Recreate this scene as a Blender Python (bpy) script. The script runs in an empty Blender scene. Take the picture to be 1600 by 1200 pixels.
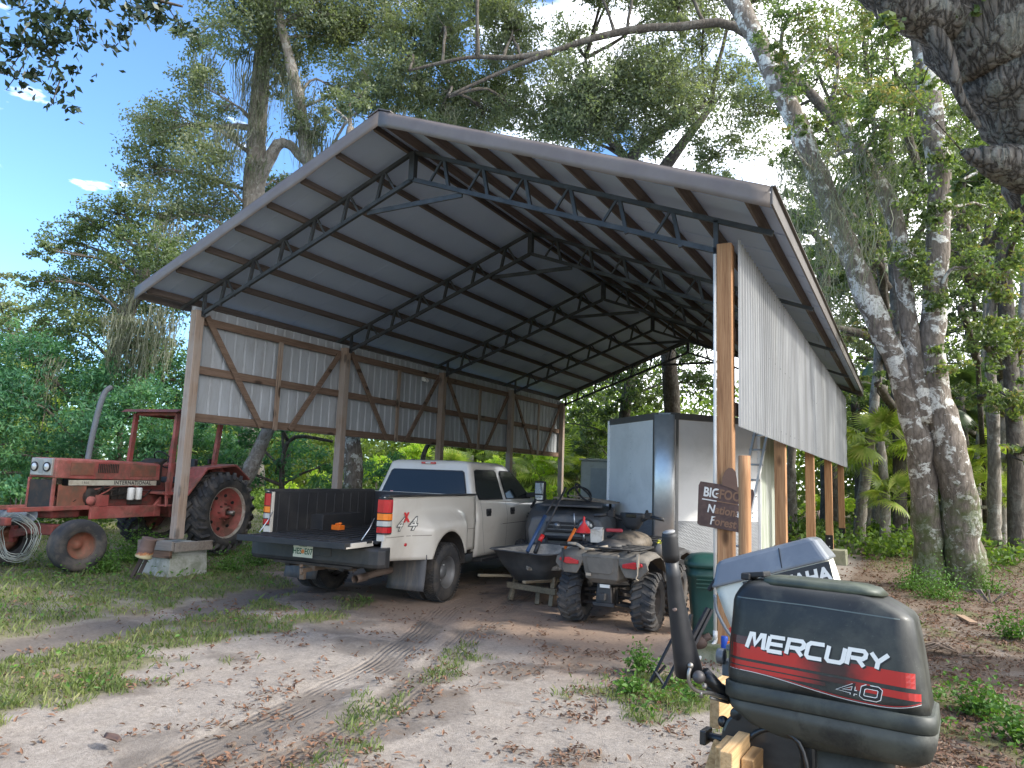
import bpy, bmesh, math, random
import numpy as np
from mathutils import Vector, Matrix, noise as mnoise
from math import sin, cos, pi, radians, sqrt, atan2, degrees
R = random.Random(7)
NP = np.random.RandomState(11)
scene = bpy.context.scene
COL = scene.collection

# ------------------------------------------------------------ camera
CAM_F = 1106.46 / 1600.0
CAM_POS = Vector((10.594, -7.764, 1.782))
_yaw, _pit, _rol = -.5108, .1301, .0361
_f = Vector((sin(_yaw) * cos(_pit), cos(_yaw) * cos(_pit), sin(_pit)))
_r = Vector((cos(_yaw), -sin(_yaw), 0))
_u = _r.cross(_f)
_r2 = _r * cos(_rol) + _u * sin(_rol)
_u2 = -_r * sin(_rol) + _u * cos(_rol)
cam = bpy.data.cameras.new('camera'); cam_o = bpy.data.objects.new('camera', cam); COL.objects.link(cam_o)
m = Matrix((( _r2.x, _u2.x, -_f.x), (_r2.y, _u2.y, -_f.y), (_r2.z, _u2.z, -_f.z))).to_4x4()
m.translation = CAM_POS
cam_o.matrix_world = m
cam.sensor_width = 36; cam.lens = 36 * CAM_F; cam.clip_end = 2000; cam.clip_start = .05
scene.camera = cam_o

def ray(px, py):
    return (px - 800) / 1106.46 * _r2 - (py - 600) / 1106.46 * _u2 + _f
def at_d(px, py, d): return CAM_POS + ray(px, py) * d      # survey helper: a point d metres in front of the photographer
def at_z(px, py, z=0.):
    d = ray(px, py); return CAM_POS + d * ((z - CAM_POS.z) / d.z)
def at_y(px, py, y):
    d = ray(px, py); return CAM_POS + d * ((y - CAM_POS.y) / d.y)

# ------------------------------------------------------------ mesh builder
class MB:
    def __init__(s): s.v = []; s.f = []; s.m = []; s.sm = []; s.cur = 0; s.smooth = False
    def mat(s, i): s.cur = i; return s
    def sh(s, b): s.smooth = b; return s
    def add(s, vs, fs):
        b = len(s.v); s.v += [tuple(v) for v in vs]
        for f in fs:
            s.f.append([b + i for i in f]); s.m.append(s.cur); s.sm.append(s.smooth)
        return s
    def box(s, c, d, rot=None, taper=None):
        x, y, z = d[0] / 2, d[1] / 2, d[2] / 2
        vs = [Vector((a * x, b * y, e * z)) for e in (-1, 1) for b in (-1, 1) for a in (-1, 1)]
        if taper:
            for v in vs:
                if v.z > 0: v.x *= taper; v.y *= taper
        if rot is not None: vs = [rot @ v for v in vs]
        c = Vector(c)
        return s.add([v + c for v in vs], [(0, 2, 3, 1), (4, 5, 7, 6), (0, 1, 5, 4), (2, 6, 7, 3), (0, 4, 6, 2), (1, 3, 7, 5)])
    def bar(s, a, b, w, h=None, up=(0, 0, 1)):
        """rectangular bar from a to b, w across, h along up"""
        a = Vector(a); b = Vector(b); h = h or w
        d = (b - a); L = d.length; d.normalize(); up = Vector(up)
        if abs(d.dot(up)) > .98: up = Vector((1, 0, 0))
        sd = d.cross(up).normalized(); u2 = sd.cross(d)
        rot = Matrix((d, sd, u2)).transposed()
        return s.box((a + b) / 2, (L, w, h), rot)
    def tube(s, path, rad, n=8, cap=True, flat=1.):
        P = [Vector(p) for p in path]; k = len(P)
        if not hasattr(rad, '__len__'): rad = [rad] * k
        rings = []; prev = None
        for i in range(k):
            t = (P[min(i + 1, k - 1)] - P[max(i - 1, 0)]).normalized()
            if prev is None:
                up = Vector((0, 0, 1)) if abs(t.z) < .9 else Vector((1, 0, 0))
                a = t.cross(up).normalized()
            else:
                a = (prev - t * prev.dot(t)).normalized()
            b = t.cross(a); prev = a
            rings.append([P[i] + (a * cos(2 * pi * j / n) + b * sin(2 * pi * j / n) * flat) * rad[i] for j in range(n)])
        vs = [v for r_ in rings for v in r_]; fs = []
        for i in range(k - 1):
            for j in range(n):
                fs.append((i * n + j, i * n + (j + 1) % n, (i + 1) * n + (j + 1) % n, (i + 1) * n + j))
        if cap: fs.append(tuple(range(n - 1, -1, -1))); fs.append(tuple((k - 1) * n + j for j in range(n)))
        o = s.smooth; s.smooth = True; s.add(vs, fs); s.smooth = o
        return s
    def loft(s, rings, closed=True, cap=True):
        n = len(rings[0]); k = len(rings); vs = [v for r_ in rings for v in r_]; fs = []
        for i in range(k - 1):
            for j in range(n if closed else n - 1):
                fs.append((i * n + j, i * n + (j + 1) % n, (i + 1) * n + (j + 1) % n, (i + 1) * n + j))
        if cap: fs.append(tuple(range(n - 1, -1, -1))); fs.append(tuple((k - 1) * n + j for j in range(n)))
        return s.add(vs, fs)
    def lathe(s, prof, c=(0, 0, 0), axis='y', n=32, a0=0, a1=2 * pi, wob=None):
        """prof: list of (r, h) ; h along axis"""
        full = abs(a1 - a0 - 2 * pi) < 1e-6
        N = n if full else n + 1; rings = []
        for j in range(N):
            t = a0 + (a1 - a0) * j / n; ring = []
            for r_, h in prof:
                if wob: r_ *= wob(t)
                if axis == 'y': p = (r_ * cos(t), h, r_ * sin(t))
                elif axis == 'z': p = (r_ * cos(t), r_ * sin(t), h)
                else: p = (h, r_ * cos(t), r_ * sin(t))
                ring.append(Vector(p) + Vector(c))
            rings.append(ring)
        k = len(prof); vs = [v for q in rings for v in q]; fs = []
        for j in range(n):
            a = j; b = (j + 1) % N
            for i in range(k - 1): fs.append((a * k + i, b * k + i, b * k + i + 1, a * k + i + 1))
        o = s.smooth; s.smooth = True; s.add(vs, fs); s.smooth = o
        return s
    def prism(s, poly, h0, h1, axis='z', fn=None):
        n = len(poly)
        def P(a, b, h):
            p = {'z': (a, b, h), 'y': (a, h, b), 'x': (h, a, b)}[axis]
            return fn(p) if fn else p
        vs = [P(a, b, h0) for a, b in poly] + [P(a, b, h1) for a, b in poly]
        fs = [tuple(range(n - 1, -1, -1)), tuple(range(n, 2 * n))] + [(i, (i + 1) % n, n + (i + 1) % n, n + i) for i in range(n)]
        return s.add(vs, fs)
    def sheet(s, P, nu, nv, fn):
        """grid surface fn(u,v)->point, u,v in 0..1"""
        vs = [fn(i / nu, j / nv) for i in range(nu + 1) for j in range(nv + 1)]
        fs = [(i * (nv + 1) + j, (i + 1) * (nv + 1) + j, (i + 1) * (nv + 1) + j + 1, i * (nv + 1) + j + 1) for i in range(nu) for j in range(nv)]
        return s.add(vs, fs)
    def cols(s, xs, lo, hi, yf, rows=6, thick=0):
        """vertical-strip surface in x,z: columns xs, z from lo(x) to hi(x), y=yf(x,z)"""
        vs = []
        for x in xs:
            a, b = lo(x), hi(x)
            for j in range(rows + 1):
                z = a + (b - a) * j / rows; vs.append((x, yf(x, z), z))
        n = rows + 1
        fs = [(i * n + j, (i + 1) * n + j, (i + 1) * n + j + 1, i * n + j + 1) for i in range(len(xs) - 1) for j in range(rows)]
        return s.add(vs, fs)
    def ball(s, c, r_, nu=12, nv=8):
        r_ = r_ if hasattr(r_, '__len__') else (r_, r_, r_); vs = []; fs = []
        for i in range(nv + 1):
            a = pi * i / nv
            for j in range(nu):
                b = 2 * pi * j / nu; vs.append((c[0] + r_[0] * sin(a) * cos(b), c[1] + r_[1] * sin(a) * sin(b), c[2] + r_[2] * cos(a)))
        for i in range(nv):
            for j in range(nu): fs.append((i * nu + j, (i + 1) * nu + j, (i + 1) * nu + (j + 1) % nu, i * nu + (j + 1) % nu))
        o = s.smooth; s.smooth = True; s.add(vs, fs); s.smooth = o
        return s
    def build_mirrored(s, name, mats, parent, **k):
        o = s.build(name, mats, parent, **k); t = MB(); t.v = [(x, -y, z) for x, y, z in s.v]; t.f = [list(reversed(f)) for f in s.f]; t.m = list(s.m); t.sm = list(s.sm); return o, t.build(name, mats, parent, **k)
    def mirror_y(s):
        b = len(s.v); s.v += [(x, -y, z) for x, y, z in s.v]
        k = len(s.f)
        for i in range(k):
            s.f.append([b + j for j in reversed(s.f[i])]); s.m.append(s.m[i]); s.sm.append(s.sm[i])
        return s
    def build(s, name, mats, parent=None, bevel=0, solid=0, off=0, sub=0, autosm=None):
        me = bpy.data.meshes.new(name); me.from_pydata(s.v, [], s.f)
        for mt in (mats if isinstance(mats, (list, tuple)) else [mats]): me.materials.append(mt)
        me.polygons.foreach_set('material_index', s.m); me.polygons.foreach_set('use_smooth', s.sm)
        me.validate(); me.update()
        o = bpy.data.objects.new(name, me); COL.objects.link(o)
        if parent is not None: o.parent = parent
        if solid:
            md = o.modifiers.new('solid', 'SOLIDIFY'); md.thickness = solid; md.offset = off
        if bevel:
            md = o.modifiers.new('bevel', 'BEVEL'); md.width = bevel; md.segments = 2; md.limit_method = 'ANGLE'; md.angle_limit = radians(40); md.harden_normals = False
        if sub:
            md = o.modifiers.new('sub', 'SUBSURF'); md.levels = sub; md.render_levels = sub
        return o

def empty(name, loc=(0, 0, 0), rz=0, scale=1, rot=None):
    o = bpy.data.objects.new(name, None); COL.objects.link(o); o.location = loc
    o.rotation_euler = rot if rot else (0, 0, rz); o.scale = (scale,) * 3; o.empty_display_size = .2
    return o
def tag(o, label=None, cat=None, group=None, kind=None):
    if label: o['label'] = label
    if cat: o['category'] = cat
    if group: o['group'] = group
    if kind: o['kind'] = kind
    return o
def copy_tree(o, parent=None):
    c = o.copy(); COL.objects.link(c)
    if parent is not None: c.parent = parent
    for ch in list(o.children): copy_tree(ch, c)
    return c
def np_mesh(name, V, nper, mats, parent=None, smooth=False, midx=None):
    """V: (N*nper,3) array, faces = consecutive nper-gons"""
    V = np.ascontiguousarray(V, dtype=np.float32).reshape(-1, 3); nf = len(V) // nper
    me = bpy.data.meshes.new(name); me.vertices.add(len(V)); me.vertices.foreach_set('co', V.ravel())
    me.loops.add(nf * nper); me.loops.foreach_set('vertex_index', np.arange(nf * nper, dtype=np.int32))
    me.polygons.add(nf); me.polygons.foreach_set('loop_start', np.arange(0, nf * nper, nper, dtype=np.int32))
    for mt in (mats if isinstance(mats, (list, tuple)) else [mats]): me.materials.append(mt)
    if midx is not None: me.polygons.foreach_set('material_index', np.asarray(midx, dtype=np.int32))
    me.update(calc_edges=True)
    o = bpy.data.objects.new(name, me); COL.objects.link(o)
    if parent is not None: o.parent = parent
    return o
def text_verts(s, size=1., bold=0., shear=0., space=1., depth=.0):
    cu = bpy.data.curves.new('t', 'FONT'); cu.body = s; cu.size = size; cu.align_x = 'CENTER'; cu.align_y = 'CENTER'
    cu.offset = bold; cu.shear = shear; cu.space_character = space; cu.extrude = depth; cu.resolution_u = 4
    o = bpy.data.objects.new('t', cu); COL.objects.link(o)
    dg = bpy.context.evaluated_depsgraph_get()
    me = bpy.data.meshes.new_from_object(o.evaluated_get(dg))
    vs = [v.co.copy() for v in me.vertices]; fs = [tuple(p.vertices) for p in me.polygons]
    bpy.data.objects.remove(o); bpy.data.curves.remove(cu); bpy.data.meshes.remove(me)
    return vs, fs

# ------------------------------------------------------------ materials
def new_mat(name):
    mt = bpy.data.materials.new(name); mt.use_nodes = True; nt = mt.node_tree; nt.nodes.clear()
    out = nt.nodes.new('ShaderNodeOutputMaterial'); b = nt.nodes.new('ShaderNodeBsdfPrincipled')
    nt.links.new(b.outputs[0], out.inputs[0]); return mt, nt, b, out
def nd(nt, t, **k):
    n = nt.nodes.new('ShaderNode' + t)
    for a, v in k.items():
        if a[0] == 'i' and a[1:].isdigit(): n.inputs[int(a[1:])].default_value = v
        else: setattr(n, a, v)
    return n
def coord(nt, scale=(1, 1, 1), kind='Object'):
    tc = nd(nt, 'TexCoord'); mp = nd(nt, 'Mapping'); mp.inputs[3].default_value = scale
    nt.links.new(tc.outputs[kind], mp.inputs[0]); return mp.outputs[0]
def noise(nt, vec, scale, detail=4, rough=.6, dist=0):
    n = nd(nt, 'TexNoise'); n.inputs['Scale'].default_value = scale; n.inputs['Detail'].default_value = detail
    n.inputs['Roughness'].default_value = rough; n.inputs['Distortion'].default_value = dist
    nt.links.new(vec, n.inputs['Vector']); return n.outputs[0]
def ramp(nt, fac, stops, interp='LINEAR'):
    r_ = nd(nt, 'ValToRGB'); r_.color_ramp.interpolation = interp; e = r_.color_ramp.elements
    while len(e) < len(stops): e.new(.5)
    for i, (p, c) in enumerate(stops):
        e[i].position = p; e[i].color = (*c, 1) if hasattr(c, '__len__') else (c, c, c, 1)
    nt.links.new(fac, r_.inputs[0]); return r_.outputs[0]
def mix(nt, fac, a, b, mode='MIX'):
    m_ = nd(nt, 'MixRGB', blend_type=mode)
    for i, x in enumerate((fac, a, b)):
        if isinstance(x, bpy.types.NodeSocket): nt.links.new(x, m_.inputs[i])
        elif hasattr(x, '__len__'): m_.inputs[i].default_value = (*x, 1) if len(x) == 3 else x
        else: m_.inputs[i].default_value = x if i == 0 else (x, x, x, 1)
    return m_.outputs[0]
def math_(nt, op, a, b=0., c=None):
    m_ = nd(nt, 'Math', operation=op)
    for i, x in enumerate((a, b, c)):
        if x is None: continue
        if isinstance(x, bpy.types.NodeSocket): nt.links.new(x, m_.inputs[i])
        else: m_.inputs[i].default_value = x
    return m_.outputs[0]
def bump(nt, b, h, strength=.3, dist=.01):
    n = nd(nt, 'Bump'); n.inputs['Strength'].default_value = strength; n.inputs['Distance'].default_value = dist
    nt.links.new(h, n.inputs['Height']); nt.links.new(n.outputs[0], b.inputs['Normal']); return n
def M(name, col, rough=.5, metal=0, col2=None, sc=6, lo=.42, hi=.62, dirt=None, dsc=3, damt=.5, dlo=.45, bmp=0, bsc=60, coat=0, st=(1, 1, 1), spec=None, fine=.06):
    mt, nt, b, out = new_mat(name); v = coord(nt, st)
    c = None
    n1 = noise(nt, v, sc, 5)
    c = mix(nt, ramp(nt, n1, [(lo, 0.), (hi, 1.)]), col, col2 or tuple(min(1, x * 1.12) for x in col))
    nf = noise(nt, v, sc * 14, 3)
    c = mix(nt, fine * 4, c, mix(nt, nf, tuple(x * .75 for x in col), tuple(min(1, x * 1.2) for x in col)))
    rr = rough
    if dirt:
        nn = noise(nt, v, dsc, 6, .7, .4); f = ramp(nt, nn, [(dlo, 0.), (dlo + .2, 1.)])
        f = math_(nt, 'MULTIPLY', f, damt); c = mix(nt, f, c, dirt)
        rr = math_(nt, 'ADD', math_(nt, 'MULTIPLY', f, .5 * (1 - rough)), rough)
    nt.links.new(c, b.inputs['Base Color'])
    if isinstance(rr, float) or isinstance(rr, int):
        r2 = math_(nt, 'MULTIPLY_ADD', nf, .16, max(0.02, rough - .08)); nt.links.new(r2, b.inputs['Roughness'])
    else: nt.links.new(rr, b.inputs['Roughness'])
    b.inputs['Metallic'].default_value = metal
    if coat: b.inputs['Coat Weight'].default_value = coat; b.inputs['Coat Roughness'].default_value = .08
    if spec is not None: b.inputs['Specular IOR Level'].default_value = spec
    if bmp: bump(nt, b, noise(nt, v, bsc, 5, .7), bmp, .01)
    return mt
def wood(name, a, b_, dark, axis=2, rough=.75, knots=True, gsc=1., grey=None):
    mt, nt, b, out = new_mat(name)
    s = [16 * gsc] * 3; s[axis] = .55 * gsc
    v = coord(nt, s); n1 = noise(nt, v, 1.6, 6, .6, .8); n2 = noise(nt, v, 6, 3, .7)
    c = ramp(nt, n1, [(.3, dark), (.46, a), (.7, b_)])
    c = mix(nt, .35, c, ramp(nt, n2, [(.35, tuple(x * .5 for x in a)), (.6, b_)]))
    if knots:
        s2 = [4.2, 4.2, 4.2]; s2[axis] = 1.7
        v2 = coord(nt, s2); vo = nd(nt, 'TexVoronoi'); vo.inputs['Scale'].default_value = 1.; nt.links.new(v2, vo.inputs['Vector'])
        k = ramp(nt, vo.outputs['Distance'], [(.13, 1.), (.23, 0.)]); c = mix(nt, math_(nt, 'MULTIPLY', k, .85), c, tuple(x * .35 for x in dark))
    if grey:
        n3 = noise(nt, coord(nt), 1.3, 5, .6); c = mix(nt, ramp(nt, n3, [(.4, 0.), (.62, .85)]), c, grey)
    nt.links.new(c, b.inputs['Base Color']); b.inputs['Roughness'].default_value = rough
    b.inputs['Specular IOR Level'].default_value = .25
    bump(nt, b, mix(nt, .5, n1, n2), .5, .004)
    return mt
def leafmat(name, cols, trans=.35, rough=.55, clump=.7, bright=1.):
    """foliage: hue per leaf and by clump, translucent"""
    mt, nt, b, out = new_mat(name)
    g = nd(nt, 'NewGeometry'); n = noise(nt, coord(nt), clump, 3)
    f = math_(nt, 'ADD', math_(nt, 'MULTIPLY', g.outputs['Random Per Island'], .55), math_(nt, 'MULTIPLY', ramp(nt, n, [(.35, 0.), (.65, 1.)]), .45))
    k = len(cols); c = ramp(nt, f, [(i / (k - 1), tuple(x * bright for x in cc)) for i, cc in enumerate(cols)])
    nt.links.new(c, b.inputs['Base Color']); b.inputs['Roughness'].default_value = rough; b.inputs['Specular IOR Level'].default_value = .35
    t = nd(nt, 'BsdfTranslucent'); tc = mix(nt, 1., c, (1.6, 1.7, .7), 'MULTIPLY'); nt.links.new(tc, t.inputs[0])
    ms = nd(nt, 'MixShader'); ms.inputs[0].default_value = trans
    nt.links.new(b.outputs[0], ms.inputs[1]); nt.links.new(t.outputs[0], ms.inputs[2]); nt.links.new(ms.outputs[0], out.inputs[0])
    return mt
def resample(P, Rr, k=4, wob=.12):
    out, ro = [], []
    P = [Vector(p) for p in P]
    for i in range(len(P) - 1):
        p0 = P[max(i - 1, 0)]; p1 = P[i]; p2 = P[i + 1]; p3 = P[min(i + 2, len(P) - 1)]
        for j in range(k):
            t = j / k; q = .5 * ((2 * p1) + (p2 - p0) * t + (2 * p0 - 5 * p1 + 4 * p2 - p3) * t * t + (3 * p1 - p0 - 3 * p2 + p3) * t ** 3)
            r_ = Rr[i] * (1 - t) + Rr[i + 1] * t
            if i + j > 0: q = q + Vector((R.uniform(-1, 1), R.uniform(-1, 1), R.uniform(-1, 1))) * r_ * wob
            out.append(q); ro.append(r_ * (1 + R.uniform(-.5, .5) * wob))
    out.append(P[-1]); ro.append(Rr[-1]); return out, ro
# ------------------------------------------------------------ world, sun
w = bpy.data.worlds.new('World'); scene.world = w; w.use_nodes = True; nt = w.node_tree; nt.nodes.clear()
SUN_DIR = Vector((.80, .16, .62)).normalized()
sky = nd(nt, 'TexSky', sky_type='NISHITA', sun_disc=False); sky.sun_elevation = math.asin(SUN_DIR.z); sky.sun_rotation = atan2(SUN_DIR.x, SUN_DIR.y)
sky.air_density = 1.; sky.dust_density = .6; sky.ozone_density = 2.5
tc = nd(nt, 'TexCoord'); mp = nd(nt, 'Mapping'); mp.inputs[3].default_value = (1, 1, 1.8); nt.links.new(tc.outputs['Generated'], mp.inputs[0])
cn = noise(nt, mp.outputs[0], 2.6, 8, .62, .3)
sep = nd(nt, 'SeparateXYZ'); nt.links.new(tc.outputs['Generated'], sep.inputs[0])
side = math_(nt, 'ADD', math_(nt, 'MULTIPLY', sep.outputs[0], .88), math_(nt, 'MULTIPLY', sep.outputs[1], .40))
bank = math_(nt, 'MULTIPLY_ADD', side, 1.05, .12)       # the cloud bank stands over the right half of the sky
bank = nd(nt, 'Clamp'); nt.links.new(math_(nt, 'MULTIPLY_ADD', side, 1.15, .30), bank.inputs[0])
cf = ramp(nt, math_(nt, 'ADD', cn, math_(nt, 'MULTIPLY', bank.outputs[0], .42)), [(.60, 0.), (.74, 1.)])
# a few small wisps in the blue
mp2 = nd(nt, 'Mapping'); mp2.inputs[3].default_value = (9, 9, 26); nt.links.new(tc.outputs['Generated'], mp2.inputs[0])
wn = ramp(nt, noise(nt, mp2.outputs[0], 1.1, 5, .55), [(.64, 0.), (.74, .7)])
cf = math_(nt, 'MAXIMUM', cf, wn)
cl = mix(nt, noise(nt, mp.outputs[0], 7, 4), (7.6, 7.9, 8.6), (10.5, 10.5, 10.6))
tint = mix(nt, 1., sky.outputs[0], (.66, .84, 1.0), 'MULTIPLY')
bg = nd(nt, 'Background'); bg.inputs[1].default_value = .15; nt.links.new(mix(nt, cf, tint, cl), bg.inputs[0])
wo = nd(nt, 'OutputWorld'); nt.links.new(bg.outputs[0], wo.inputs[0])
sun = bpy.data.lights.new('sun', 'SUN'); sun.energy = 2.4; sun.angle = radians(6.); sun.color = (1, .95, .86)
so = bpy.data.objects.new('sun', sun); COL.objects.link(so); so.rotation_euler = (-SUN_DIR).to_track_quat('-Z', 'Y').to_euler()
scene.view_settings.view_transform = 'Standard'; scene.view_settings.look = 'None'; scene.view_settings.exposure = 1.35; scene.view_settings.gamma = 1
scene.cycles.max_bounces = 8; scene.cycles.transparent_max_bounces = 8

# ------------------------------------------------------------ ground
_rs = np.random.RandomState(5); _tab = _rs.rand(256, 256)
def vn(x, y):
    xi = np.floor(x).astype(int); yi = np.floor(y).astype(int); fx = x - xi; fy = y - yi
    fx = fx * fx * (3 - 2 * fx); fy = fy * fy * (3 - 2 * fy); g = lambda a, b: _tab[a & 255, b & 255]
    return (g(xi, yi) * (1 - fx) + g(xi + 1, yi) * fx) * (1 - fy) + (g(xi, yi + 1) * (1 - fx) + g(xi + 1, yi + 1) * fx) * fy
def fbm(x, y, s=1., o=4):
    r_ = 0; a = .5
    for i in range(o): r_ = r_ + a * vn(x * s + 17.3 * i, y * s + 9.1 * i); s *= 2.03; a *= .5
    return r_ / (1 - .5 ** o)
def sst(a, b, x):
    t = np.clip((x - a) / (b - a), 0, 1); return t * t * (3 - 2 * t)
def gpoly(pts): return [tuple(at_z(*p).xy) for p in pts]
def pline(x, y, pl):
    """distance and signed side to a polyline"""
    best = np.full(x.shape, 1e9); sgn = np.zeros(x.shape)
    for (ax, ay), (bx, by) in zip(pl[:-1], pl[1:]):
        dx, dy = bx - ax, by - ay; L2 = dx * dx + dy * dy; t = np.clip(((x - ax) * dx + (y - ay) * dy) / L2, 0, 1)
        px, py = ax + t * dx, ay + t * dy; d = np.hypot(x - px, y - py); s = np.sign(dx * (y - ay) - dy * (x - ax))
        k = d < best; best = np.where(k, d, best); sgn = np.where(k, s, sgn)
    return best, sgn
RUT = gpoly([(-260, 1075), (0, 1012), (150, 985), (300, 955), (430, 925)]) + [(2.7, .6), (2.95, 3.5), (3.0, 12.)]
TRK1 = gpoly([(200, 1230), (330, 1165), (480, 1095), (600, 1035), (665, 985), (700, 950)]) + [(4.9, 2.4), (4.8, 12.)]
TRK2 = gpoly([(330, 1235), (470, 1180), (600, 1105), (690, 1035), (740, 985)]) + [(5.25, 2.6), (5.1, 12.)]
GEDGE = gpoly([(-500, 1260), (40, 1120), (250, 1050), (420, 985), (470, 950), (440, 905)]) + [(1.3, 1.0), (.9, 3.5), (.6, 16.)]
MIDG = gpoly([(-100, 1165), (120, 1075), (330, 1010), (450, 965)])
STRIP = gpoly([(470, 1215), (600, 1100), (680, 1055), (740, 1010)])
STRIP2 = gpoly([(400, 990), (520, 962), (560, 940)])
def zones(x, y):
    n1 = fbm(x, y, .9); n2 = fbm(x + 40, y, 3.1); n3 = fbm(x, y + 33, 7.)
    d, s = pline(x, y, GEDGE); lft = np.where(s > 0, d, -d)
    grass = sst(-.35, .35, lft + (n1 - .5) * 1.5 + (n2 - .5) * .8 + (n3 - .5) * .3) * (.55 + .45 * sst(.34, .55, n2 * .6 + n1 * .4))
    dr, _ = pline(x, y, RUT); rut = sst(.55, .2, dr + (n2 - .5) * .5)
    grass = grass * (1 - .93 * rut)
    ds, _ = pline(x, y, STRIP); grass = np.maximum(grass, .5 * sst(.30, .0, ds + (n2 - .5) * 1.3 + (n3 - .5) * .5))
    ds, _ = pline(x, y, STRIP2); grass = np.maximum(grass, .7 * sst(.3, .05, ds + (n2 - .5) * .9))
    d1, _ = pline(x, y, TRK1); d2, _ = pline(x, y, TRK2); trk = np.maximum(sst(.24, .15, d1), sst(.22, .14, d2))
    inside = sst(-.2, .4, x) * sst(9.2, 8.7, x) * sst(-.8, .4, y) * sst(16, 15, y)
    dark = np.maximum(rut * sst(.3, .5, n1 + .12), trk * sst(.40, .62, n1 * .6 + n2 * .4) * .8); dark = np.maximum(dark, .65 * sst(.50, .70, fbm(x + 5, y, 1.7)))
    orange = sst(-1.9, .2, y + (n1 - .5) * 2) * sst(2.2, 4.2, x + (n2 - .5)) * sst(8.9, 7.9, x); orange = np.maximum(orange, inside * .85)
    right = sst(8.6, 10.1, x + (n1 - .5) * 1.6 - .12 * (y + 3)) ; 
    lit = right
    lit = np.maximum(lit, .5 * sst(.48, .62, n1 * .5 + n2 * .5) * sst(5.4, 7.2, x + (y + 5) * -.15) * (1 - .6 * inside))
    lit = np.maximum(lit, .6 * sst(5.5, 8.5, x) * sst(-3.6, -5.2, y + (n2 - .5) * 2.5)); lit = lit * (.55 + .45 * sst(.38, .55, n3 * .5 + n2 * .5))
    lit = np.maximum(lit, .3 * sst(.5, .62, n2) * sst(-1.5, -3, y) * sst(3.5, 6, x))
    lit = np.maximum(lit, .9 * sst(13.5, 16, y + (n1 - .5) * 3) * sst(-3, 0, x)); lit = np.maximum(lit, .8 * sst(9.0, 9.8, x) * sst(3, 6, y))
    rg = right * sst(.46, .60, n2 * .5 + fbm(x + 8, y, .6) * .5) * .9
    rg = np.maximum(rg, sst(8.4, 11, y) * sst(9.2, 10, x) * .55)
    p = np.hypot(x - 8.78, (y + 1.55) * .9); rg = np.maximum(rg, sst(.95, .15, p + (n2 - .5) * 1.2))
    p = np.hypot(x - 11.4, (y + 3.4)); rg = np.maximum(rg, .8 * sst(.9, .3, p + (n2 - .5)))
    grass = np.maximum(grass, rg)
    far = np.maximum(sst(-7, -9, x), np.maximum(sst(16, 19, y), sst(13, 16, x))); grass = np.maximum(grass, far * .7 * sst(.3, .6, n1))
    return grass, dark, orange, lit, trk, np.where(d1 < d2, d1, d2), rut, inside
def height(x, y):
    g, dk, og, lt, trk, dd, rut, ins = zones(x, y)
    z = (fbm(x, y, .35, 3) - .5) * .10 * np.clip((np.hypot(x - 4, y - 2) - 2) / 8, .25, 1) + (fbm(x, y, 2.2, 4) - .5) * .045 + (fbm(x, y, 11., 3) - .5) * .014
    z = z - .035 * rut - .018 * trk + .02 * g
    bank = sst(10., 15., x) * sst(2., 14., y) * .25; z = z + bank
    return z * sst(90, 40, np.hypot(x, y))
def gz(x, y): return float(height(np.array([x], float), np.array([y], float))[0])
def axis_pts(a, b, h, ext, gr=1.16):
    c = list(np.arange(a, b + h / 2, h)); s = h; lo = [a]
    while lo[-1] > -ext: s *= gr; lo.append(lo[-1] - s)
    s = h; hi = [c[-1]]
    while hi[-1] < ext: s *= gr; hi.append(hi[-1] + s)
    return np.array(lo[:0:-1] + c + hi[1:])
gx = axis_pts(-3.5, 13.5, .05, 420); gy = axis_pts(-6.6, 4., .05, 420)
X, Y = np.meshgrid(gx, gy, indexing='ij'); xf, yf_ = X.ravel(), Y.ravel(); Z = height(xf, yf_)
me = bpy.data.meshes.new('ground'); nx, ny = len(gx), len(gy)
V = np.stack([xf, yf_, Z], 1).astype(np.float32); me.vertices.add(len(V)); me.vertices.foreach_set('co', V.ravel())
I, J = np.meshgrid(np.arange(nx - 1), np.arange(ny - 1), indexing='ij'); a = (I * ny + J).ravel()
F = np.stack([a, a + ny, a + ny + 1, a + 1], 1).astype(np.int32); me.loops.add(F.size); me.loops.foreach_set('vertex_index', F.ravel())
me.polygons.add(len(F)); me.polygons.foreach_set('loop_start', np.arange(0, F.size, 4, dtype=np.int32)); me.polygons.foreach_set('use_smooth', np.ones(len(F), bool)); me.update(calc_edges=True)
zg = zones(xf, yf_)
for nm_, arr in zip(('grass', 'dark', 'orange', 'litter', 'track', 'tdist'), zg[:6]):
    at = me.attributes.new(nm_, 'FLOAT', 'POINT'); at.data.foreach_set('value', arr.astype(np.float32))
mt, nt, b, out = new_mat('soil')
def A(n):
    a_ = nd(nt, 'Attribute'); a_.attribute_name = n; return a_.outputs['Fac']
v = coord(nt); nA = noise(nt, v, 3, 6, .65); nB = noise(nt, v, 28, 5, .7); nC = noise(nt, v, 130, 3, .7); nD = noise(nt, v, .8, 4)
sand = mix(nt, ramp(nt, nA, [(.35, 0.), (.65, 1.)]), (.26, .228, .20), (.375, .335, .295)); sand = mix(nt, .5, sand, ramp(nt, nB, [(.3, (.15, .128, .108)), (.52, (.32, .285, .25)), (.75, (.46, .42, .375))]))
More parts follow.
